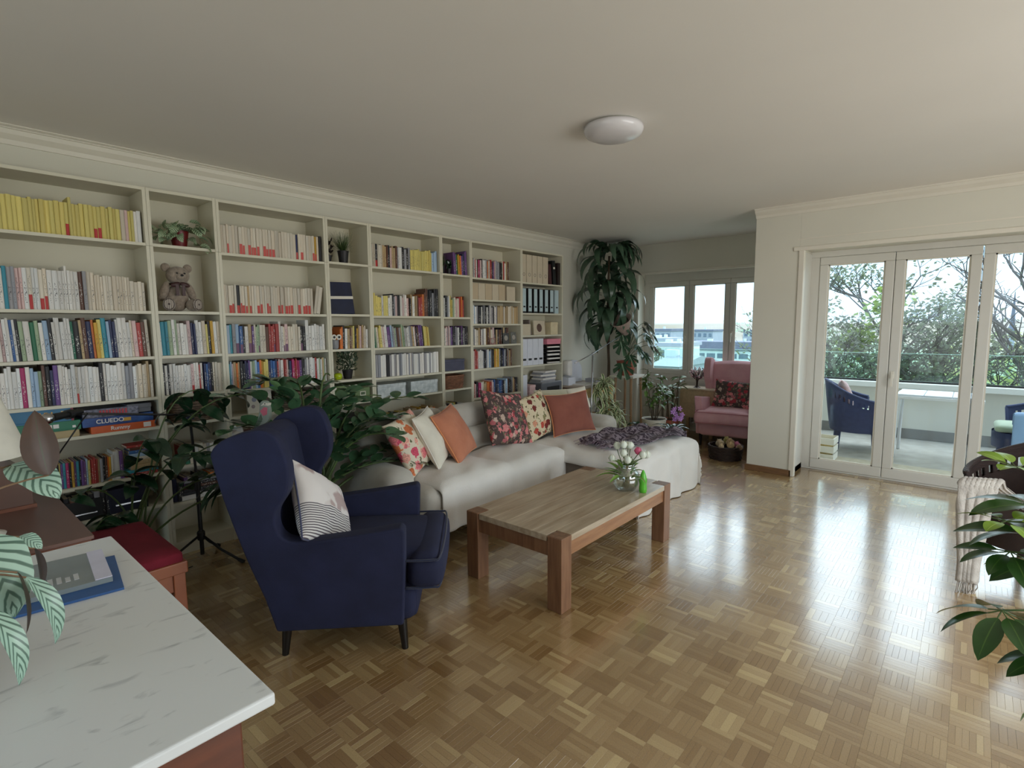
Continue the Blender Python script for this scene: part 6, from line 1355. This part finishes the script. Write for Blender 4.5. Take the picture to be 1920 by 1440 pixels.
for x in (-.27, .21):
    for y in (-.23, .16): m = MB(); m.box(x, x+.04, y, y+.04, 0, .09); m.build('leg', YEL, sb)
for i in range(7): a = i*.9; place(DL, 'leaf', cg, aim((0, 0, .26), (cos(a), sin(a), .1+.3*(i % 2)), 0, .9))
lying(5.08, 2.86, .1185, [('k', .22, .16, .03, 0), ('w', .20, .15, .045, .01), ('k', .21, .15, .02, 0), ('c', .19, .14, .03, .01)], '%s book lying flat on the low bench, %s in that stack', 'books on the low bench', rz=.2)
# radiator, nightstand, gem tree
RADI = mat('radiator_white', (.80, .78, .74), rough=.4, var=.02); rd = thing('radiator', 'white ribbed radiator under the alcove window', 'radiator', (7.2, 2.95, 0))
for i in range(16): m = MB(); m.box(0, .07, -.55+i*.075, -.55+i*.075+.045, .10, .60); m.build('rib', RADI, rd, bevel=.008, bseg=2)
m = MB(); m.tube([(.035, -.55, .13), (.035, .62, .13)], .018, None, 10).tube([(.035, -.55, .57), (.035, .62, .57)], .018, None, 10).box(.02, .05, -.5, -.47, 0, .1).box(.02, .05, .5, .53, 0, .1); m.build('header_pipes', RADI, rd)
NWD = mat('pale_beech', (.76, .66, .52), rough=.5, var=.1, scale=5, stretch=(1, 6, 6)); ns = thing('nightstand', 'pale wooden nightstand between the radiator plants and pink armchair', 'nightstand', (6.93, 2.53, 0))
m = MB(); m.box(-.02, .27, -.02, .47, .64, .66); m.build('table_top', mat('pale_beech_top', (.86, .80, .70), rough=.4), ns, bevel=.004); m = MB(); m.box(0, .26, 0, .45, .26, .64); cb = m.build('cabinet', NWD, ns)
for z0, z1 in ((.46, .62), (.28, .44)): m = MB(); m.box(-.008, 0, .02, .43, z0, z1); dq = m.build('drawer_front', NWD, ns, bevel=.002); m = MB(); m.lathe([(.006, 0), (.012, .016), (.001, .02)], 10, M=Matrix.Translation((-.008, .225, (z0+z1)/2)) @ Matrix.Rotation(-pi/2, 4, 'Y')); m.build('knob', NWD, dq)
for x, y in ((0, 0), (.22, 0), (0, .41), (.22, .41)): m = MB(); m.box(x, x+.04, y, y+.04, 0, .26); m.build('leg', NWD, ns)
gt = thing('gemstone_tree', 'small wire tree with pink gemstone leaves on the nightstand', 'ornament', (7.03, 2.79, .6605)); TRW = mat('bronze_wire', (.28, .22, .20), rough=.4, metal=.5); GEM = mat('pink_quartz', (.86, .58, .62), rough=.2, var=.3, scale=60, col2=(.92, .84, .84)); GEM2 = mat('plum_quartz', (.48, .30, .36), rough=.2, var=.2, scale=60)
m = MB(); R = random.Random(9); m.lathe([(.05, 0), (.03, .012), (.012, .03)], 10)
g1 = []
for i in range(60):
    d = Vector((R.gauss(0, 1), R.gauss(0, 1), R.gauss(0, .8))).normalized(); tip = Vector((0, 0, .20))+Vector((d.x*.095, d.y*.095, d.z*.075)); m.tube([(R.uniform(-.008, .008), R.uniform(-.008, .008), .02), (d.x*.015, d.y*.015, .10), tip], .0022, None, 4); g1.append(tip)
m.build('wire_trunk', TRW, gt)
gm = leaf_mesh('gem', .022, .018, GEM, droop=0, fold=0, n=3); gb = MB(); gb.lathe([(.001, -.009), (.010, 0), (.001, .009)], 6); tmp = gb.build('gemstone', GEM, gt); tmp2 = MB(); tmp2.lathe([(.001, -.009), (.010, 0), (.001, .009)], 6); tmp2 = tmp2.build('gemstone', GEM2, gt)
for i, q in enumerate(g1*2):
    o = bpy.data.objects.new('gemstone', (tmp if i % 3 else tmp2).data); COL.objects.link(o); o.parent = gt; o.location = q+Vector((R.uniform(-.015, .015),)*3)
tmp.location = g1[0]; tmp2.location = g1[1]
# basket with soft toys
bk_ = basket('toy_basket', 'round dark wicker basket of soft toys at the foot of the pink armchair', 6.02, 1.86, 0, .36, .36, .15, WIKD, True, 9)
TOYS = [((-.07, .10, .17), (.05, .04, .035), (.78, .66, .48), 'beige'), ((.03, .14, .18), (.06, .045, .04), (.70, .58, .42), 'tan'), ((-.11, .19, .15), (.035, .03, .03), (.84, .74, .58), 'pale sand'), ((.07, .08, .15), (.045, .04, .035), (.86, .52, .66), 'pink'), ((-.03, .02, .15), (.05, .035, .03), (.62, .50, .40), 'brown'), ((.10, .20, .18), (.05, .04, .04), (.66, .62, .36), 'olive'), ((.0, .24, .16), (.06, .05, .04), (.74, .66, .54), 'oat')]
for c, r, col, nm in TOYS:
    t = thing('soft_toy', nm+' soft toy in the round basket by the pink armchair', 'soft toy', (6.02+c[0], 1.86+c[1], c[2])); PM = fabric('plush_'+nm.replace(' ', '_'), col, bump=.5)
    add_ell((0, 0, 0), r, 'body', PM, t); add_ell((-r[0]*.75, -.01, r[2]*.8), (r[0]*.5, r[1]*.55, r[2]*.7), 'head', PM, t); add_ell((-r[0]*.95, .01, r[2]*1.35), (r[0]*.16, r[1]*.1, r[2]*.3), 'ear', PM, t); add_ell((-r[0]*.5, -.02, r[2]*1.35), (r[0]*.16, r[1]*.1, r[2]*.3), 'ear', PM, t)
# bird stakes in the big plant
def bird(label, loc, az, body, breast, wing, s=1):
    t = thing('bird_ornament', label, 'ornament', loc, radians(az)); t.scale = (s, s, s)
    pts = smoothpts([(-.045, 0, -.075), (-.02, 0, -.03), (-.005, 0, .03), (.0, 0, .065), (.02, 0, .082), (.045, 0, .078), (.055, 0, .06), (.062, 0, .02), (.055, 0, -.03), (.02, 0, -.06), (-.02, 0, -.085), (-.05, 0, -.125), (-.06, 0, -.12)], 4, True)
    m = MB(); m.prism([(p.x, p.z) for p in pts], 'y', -.012, .012); m.build('body', body, t, bevel=.003, smooth=True, sharp=50)
    m = MB(); m.prism([(.0, .02), (.03, .045), (.05, .04), (.045, -.0), (.02, -.01)], 'y', -.0145, .0145); m.build('breast_patch', breast, t); m = MB(); m.prism([(-.04, -.07), (-.015, -.03), (.005, .0), (.012, -.03), (-.01, -.065), (-.045, -.10)], 'y', -.016, .016); m.build('wing', wing, t)
    m = MB(); m.prism([(.005, .05), (.03, .072), (.06, .068), (.056, .052), (.03, .056)], 'y', -.0138, .0138); f = m.build('face_patch', TRIM, t); m = MB(); m.lathe([(.004, -.015), (.004, .015)], 8, M=Matrix.Translation((.036, 0, .064)) @ Matrix.Rotation(pi/2, 4, 'X')); m.build('eye', BLACKP, f)
    m = MB(); m.tube([(.0, 0, -.06), (.0, 0, -.45)], .002, None, 5); m.build('stake', BLACKM, t)
    return t
bird('painted bird with a pink breast on a stake above the navy armchair', (1.40, 3.22, .99), -60, mat('bird_grey_green', (.56, .60, .56), rough=.6, var=.15), mat('bird_pink', (.80, .42, .50)), mat('bird_wing_green', (.36, .42, .36)), 1.0)
bird('white goose-shaped bird ornament half hidden behind the navy armchair', (1.30, 3.26, .86), 150, mat('bird_white', (.86, .85, .84)), TRIM, mat('bird_dark_wing', (.25, .28, .26)), .9)
# ================================================================= ROUND BACK WICKER CHAIRS
def tub_chair(name, label, loc, rz, WM, r0, r1, zb, zarm, zback, zs, legm, th=.02, flare=1.0, opening=62):
    t = thing(name, label, 'armchair', loc, rz); N = 54; V = 16
    def P(i, v, o=0):
        a = radians(-180+opening)+2*radians(180-opening)*i/N+pi if False else radians(opening)+(2*pi-2*radians(opening))*i/N
        k = .5-.5*cos(a)           # 1 at the back (a = pi)
        h = zarm+(zback-zarm)*max(0, k)**2.2
        r = r0+(r1-r0)*(v**.8)+o+.02*k*v
        return (r*cos(a), r*sin(a)*1.05, zb+v*(h-zb))
    m = MB()
    for o, fl in ((0, 1), (-th, 0)):
        vs = [P(i, j/V, o) for j in range(V+1) for i in range(N+1)]; fs = []
        for j in range(V):
            for i in range(N):
                if (12 <= j <= 13) and (i % 2 == 0) and ((4 <= i <= 18) or (36 <= i <= 50)): continue
                f = (j*(N+1)+i, j*(N+1)+i+1, (j+1)*(N+1)+i+1, (j+1)*(N+1)+i); fs.append(f if fl else f[::-1])
        m.add(vs, fs)
    m.build('woven_shell', WM, t, smooth=True)
    m = MB(); m.tube([Vector(P(i, 1, -th/2))+Vector((0, 0, .004)) for i in range(N+1)], .017, None, 8); 
    for e in (0, N): m.tube([P(e, 0, -th/2), P(e, .5, -th/2), P(e, 1, -th/2)], .014, None, 8)
    m.build('braided_rim', WM, t, smooth=True)
    m = MB(); m.lathe([(r0*1.05, zs-.05), (r0*1.07, zs-.02), (r0*1.03, zs), (.001, zs)], 36); m.build('seat', WM, t, smooth=True, sharp=50)
    m = MB(); n = 20; vs = []
    for k in range(n+1):
        a = -radians(opening)+2*radians(opening)*k/n; vs += [(r0*1.08*cos(a), r0*1.08*sin(a)*1.05, zb), (r0*1.1*cos(a), r0*1.1*sin(a)*1.05, zs)]
    m.add(vs, [(2*k, 2*k+2, 2*k+3, 2*k+1) for k in range(n)]); m.build('front_apron', WM, t, smooth=True)
    for x, y in ((.72, -.6), (.72, .6), (-.66, -.55), (-.66, .55)):
        m = MB(); m.tube([(x*r0, y*r0*1.05, zs-.03), (x*r0*1.12, y*r0*1.15, 0)], .022, .018, 10); m.build('leg', legm, t, smooth=True)
    return t
BLW = wicker_mat('navy_rattan', (.28, .33, .52), '1c2440', 60); BRW = wicker_mat('dark_brown_wicker', (.30, .22, .20), '140d0c', 60)
tub_chair('garden_chair', 'blue rattan tub chair with floral cushion at the left of the balcony', (7.56, 1.02, 0), radians(-75), BLW, .27, .33, .22, .58, .82, .38, BLW)
tub_chair('garden_chair', 'blue rattan tub chair at the right of the white balcony table', (7.52, -.50, 0), radians(95), BLW, .27, .34, .22, .58, .80, .38, BLW)
def seat_pad(name, label, loc, r, m_):
    m = MB(); m.soft((0, 0, 0), (r, r, .035), .034, 10, puff=.02); o = m.build(name, m_, None, smooth=True, merge=1e-4, loc=loc); return tag(o, label, 'cushion')
SAGE = fabric('sage_cushion', (.66, .72, .62), bump=.3)
seat_pad('seat_cushion', 'pale sage seat cushion on the left balcony chair', (7.56, .99, .42), .23, SAGE); seat_pad('seat_cushion', 'pale sage seat cushion on the right balcony chair', (7.52, -.45, .42), .23, SAGE)
pillow('balcony_cushion', 'faded leaf-patterned cushion leaning in the left balcony chair', .42, .36, .13, (7.53, 1.14, .65), -78, 18, mat('faded_leaf_print', (.72, .66, .66), rough=.85, var=.3, scale=14, col2=(.60, .44, .42)), None, 4, 15)
LBT = fabric('light_blue_cloth', (.52, .64, .78), bump=.3); drape('blue_towel', 'light blue cloth hanging over the arm of the right balcony chair', 7.14, 7.21, -.80, -.36, .60, .34, .12, 0, 0, .03, LBT, 3, .01, .02, nx=40, ny=24)
bt = thing('balcony_table', 'white balcony table with tiled top and metal legs', 'table', (7.52, .25, 0)); WM_ = mat('white_metal', (.84, .85, .86), rough=.35, var=.02)
for i in range(3): m = MB(); m.box(-.29, .29, -.36+i*.24+.002, -.36+(i+1)*.24-.002, .705, .725); m.build('top_tile', mat('white_tile', (.82, .84, .87), rough=.25, var=.03), bt, bevel=.003)
m = MB(); m.box(-.31, .31, -.38, .38, .675, .705); m.build('rim_frame', WM_, bt, bevel=.004)
for x in (-.28, .28):
    for y in (-.345, .345): m = MB(); m.tube(smoothpts([(x*.92, y*.90, .68), (x, y, .62), (x*1.03, y*1.04, 0)], 4), .018, None, 10); m.build('leg', WM_, bt, smooth=True)
cr = thing('white_crate', 'white wooden crate planter standing by the left balcony door', 'crate', (6.72, 1.18, 0)); m = MB()
for z in (.0, .09, .18): m = MB(); m.box(-.12, .12, -.10, -.088, z, z+.07); m.build('slat', TRIM, cr); m = MB(); m.box(-.12, -.108, -.088, .10, z, z+.07); m.build('slat', TRIM, cr); m = MB(); m.box(-.12, .12, .10, .112, z, z+.07); m.build('slat', TRIM, cr); m = MB(); m.box(.12, .132, -.10, .112, z, z+.07); m.build('slat', TRIM, cr)
m = MB(); m.box(-.115, .115, -.085, .095, 0, .02); m.build('base', TRIM, cr); m = MB(); m.lathe([(.07, .02), (.09, .20), (.001, .2)], 16); m.build('yellow_pot', mat('straw_yellow', (.80, .70, .42)), cr)
# indoor wicker chair with knitted throw
tub_chair('wicker_armchair', 'dark brown wicker armchair at the right edge with a knitted throw', (4.22, -.36, 0), radians(150), BRW, .28, .335, .24, .58, .79, .40, mat('dark_chair_leg', (.22, .17, .16), rough=.4), opening=55)
KNIT = fabric('knitted_beige', (.78, .755, .72), (.62, .59, .56), bump=.8, bs=120, sc=14)
m = MB()
def kn(u, v):
    # hangs over the left arm of the chair: v along the fall, u across
    a = Vector((3.86, -.10, 0)); d = Vector((.05, -.13, 0)); n_ = Vector((-.84, .54, 0)).normalized(); w_ = (u-.5); s = -.28+1.0*v
    rp = .018*sin(u*26)
    if s < 0: q = a+d*w_*1.3-n_*(-s)*.9; z = .60+s*.55
    elif s < .09: an = s/.09*pi/2; q = a+d*w_*1.3+n_*.055*sin(an); z = .60+.035*cos(an)
    else: k = s-.09; q = a+d*w_*(1.3-.75*min(1, k/.5))+n_*(.055+rp*min(1, k*4)+.02*k); z = .60-k*.86
    return (q.x, q.y, z+.012*abs(sin(u*26)))
m.grid(kn, 70, 44); kt = tag(m.build('knitted_throw', KNIT, None, smooth=True), 'beige ribbed knitted throw hanging over the wicker armchair side', 'throw'); kt.modifiers.new('thickness', 'SOLIDIFY').thickness = .014
fr_ = MB(); R = random.Random(6)
for i in range(22): a = Vector(kn(i/21, 1)); fr_.tube([a, a+Vector((R.uniform(-.01, .01), R.uniform(-.01, .01), -.04)), a+Vector((R.uniform(-.02, .02), R.uniform(-.02, .02), -.09))], .003, None, 4)
fr_.build('fringe', KNIT, kt)
# ================================================================= FOREGROUND PLANTS
LSC = leaf_mat('schefflera_leaf', (.17, .31, .12), '4c6e2c', rough=.28); LSY = leaf_mat('schefflera_young', (.48, .62, .16), 'a9c75a', rough=.35)
sc_ = thing('umbrella_plant', 'green umbrella plant with fingered leaves at the right photo edge', 'plant', (1.98, -.42, 0)); pot(sc_, .16, .28, POTW)
SL = leaf_mesh('schefflera_leaf', .125, .052, LSC, droop=.5, fold=.14, n=8, shape=.85); SY = leaf_mesh('schefflera_young_leaf', .075, .042, LSY, droop=.5, fold=.14, n=8, shape=.95)
R = random.Random(17)
m = MB(); m.tube(smoothpts([(0, 0, .26), (-.02, .03, .6), (.0, .02, .9), (.02, .06, 1.05)], 5), .012, .007, 8); m.tube(smoothpts([(.05, -.03, .26), (.10, -.02, .6), (.12, 0, .95)], 5), .011, .006, 8); m.build('trunk', STEMB, sc_, smooth=True)
def whorl(u, v, d, n, mesh, tilt=0, s=1, seed=0, up=(0, 0, 1), start=0):
    o = Vector((0, 0, 1.5076))+(_f+_r2*((u-960)/995.4)-_u2*((v-720)/995.4))*d; return o
def wh(px, n, mesh, s, el, seed, sector=(0, 360)):
    R = random.Random(seed); c = Vector(px)-Vector(sc_.location); root = Vector((.0, .02, c.z-.12)); m = MB(); m.tube([bez(root, Vector((root.x, root.y, c.z+.04)), c, k/8) for k in range(9)], .004, .0025, 6); m.build('stem', STEM, sc_, smooth=True)
    for i in range(n):
        a = radians(sector[0]+(sector[1]-sector[0])*(i+.5)/n+R.uniform(-8, 8)); d = Vector((cos(a), sin(a), el+R.uniform(-.15, .15))).normalized(); m = MB(); q = c+d*.03*s; m.tube([c, q], .0018, None, 5); m.build('petiole', STEM, sc_); place(mesh, 'leaf', sc_, aim(q, d, R.uniform(-.3, .3), s*R.uniform(.88, 1.12)))
wh((1.79, -.10, .775), 8, SL, 1.0, -.35, 1)
wh((1.97, -.115, .875), 7, SL, .9, -.2, 2, (60, 330)); wh((2.0, -.155, .93), 7, SL, 1.1, .0, 3); wh((1.93, -.10, .97), 6, SY, 1.0, .1, 4)
wh((2.10, -.12, 1.085), 8, SY, 1.0, .3, 5); wh((2.04, -.17, 1.00), 7, SL, 1.15, -.1, 6); wh((1.78, -.20, .70), 7, SL, .85, -.5, 7); wh((1.70, -.20, .62), 5, SY, .9, -.8, 8); wh((2.12, -.20, .82), 7, SL, 1.1, -.3, 9); wh((2.2, -.3, 1.0), 8, SL, 1.1, 0, 10)
# striped calathea at the left edge
LCA = leaf_mat('calathea_leaf', (.34, .46, .40), 'a9c9b8', under='3b2420', rough=.35, stripe=1, sc=8); LBR = leaf_mat('calathea_back', (.26, .17, .11), '3c3a1e', rough=.45)
ca = thing('striped_calathea', 'striped pale green calathea with brown leaf backs at the left edge', 'plant', (-.18, 1.42, .8505)); pot(ca, .12, .16, POTW)
C1 = leaf_mesh('calathea_leaf', .20, .115, LCA, droop=.9, fold=.16, n=12, shape=.85, wave=.1); C2 = leaf_mesh('calathea_leaf_brown', .22, .10, LBR, droop=.3, fold=.2, n=12, shape=.8); C3 = leaf_mesh('calathea_leaf_narrow', .22, .05, LCA, droop=1.0, fold=.45, n=12, shape=.8)
def cal(px, d, mesh, s=1, roll=0, curve=.1):
    c = Vector(px)-Vector(ca.location); root = Vector((R.uniform(-.03, .03), R.uniform(-.03, .03), .15)); m = MB(); m.tube([bez(root, (root+c)/2+Vector((0, 0, curve)), c, k/10) for k in range(11)], .0032, .002, 6); m.build('stem', mat('calathea_stem', (.50, .40, .30), rough=.5), ca, smooth=True); place(mesh, 'leaf', ca, aim(c, d, roll, s))
cal((.205, 1.63, 1.165), (-.1, .12, 1.0), C2, .72, .2); cal((.15, 1.72, 1.185), (.6, -1.0, -.35), C1, .75, .3)
cal((.05, 1.46, 1.11), (.45, -.7, -.75), C1, 1.0, .1); cal((.0, 1.33, 1.02), (.5, -.5, -.8), C1, .7, .3); cal((.11, 1.34, 1.05), (.12, -.1, -.95), C2, .55, 1.6)
cal((.125, 1.385, 1.02), (.35, -.35, -.75), C3, .75, .2); cal((.06, 1.30, 1.01), (.35, -.45, -.75), C3, .75, .1); cal((.135, 1.54, 1.06), (.5, -.6, -.25), C1, .28, .4); cal((.155, 1.51, 1.035), (.12, -.2, -1), C2, .42, 1.3)
cal((-.3, 1.35, 1.2), (-.5, -.2, .3), C1, 1, 0); cal((-.25, 1.55, 1.15), (-.3, .6, .1), C1, 1, 0); cal((-.1, 1.6, 1.1), (.1, .7, .1), C1, .9, 0); cal((-.2, 1.2, 1.05), (-.1, -.8, -.1), C1, .9, 0)
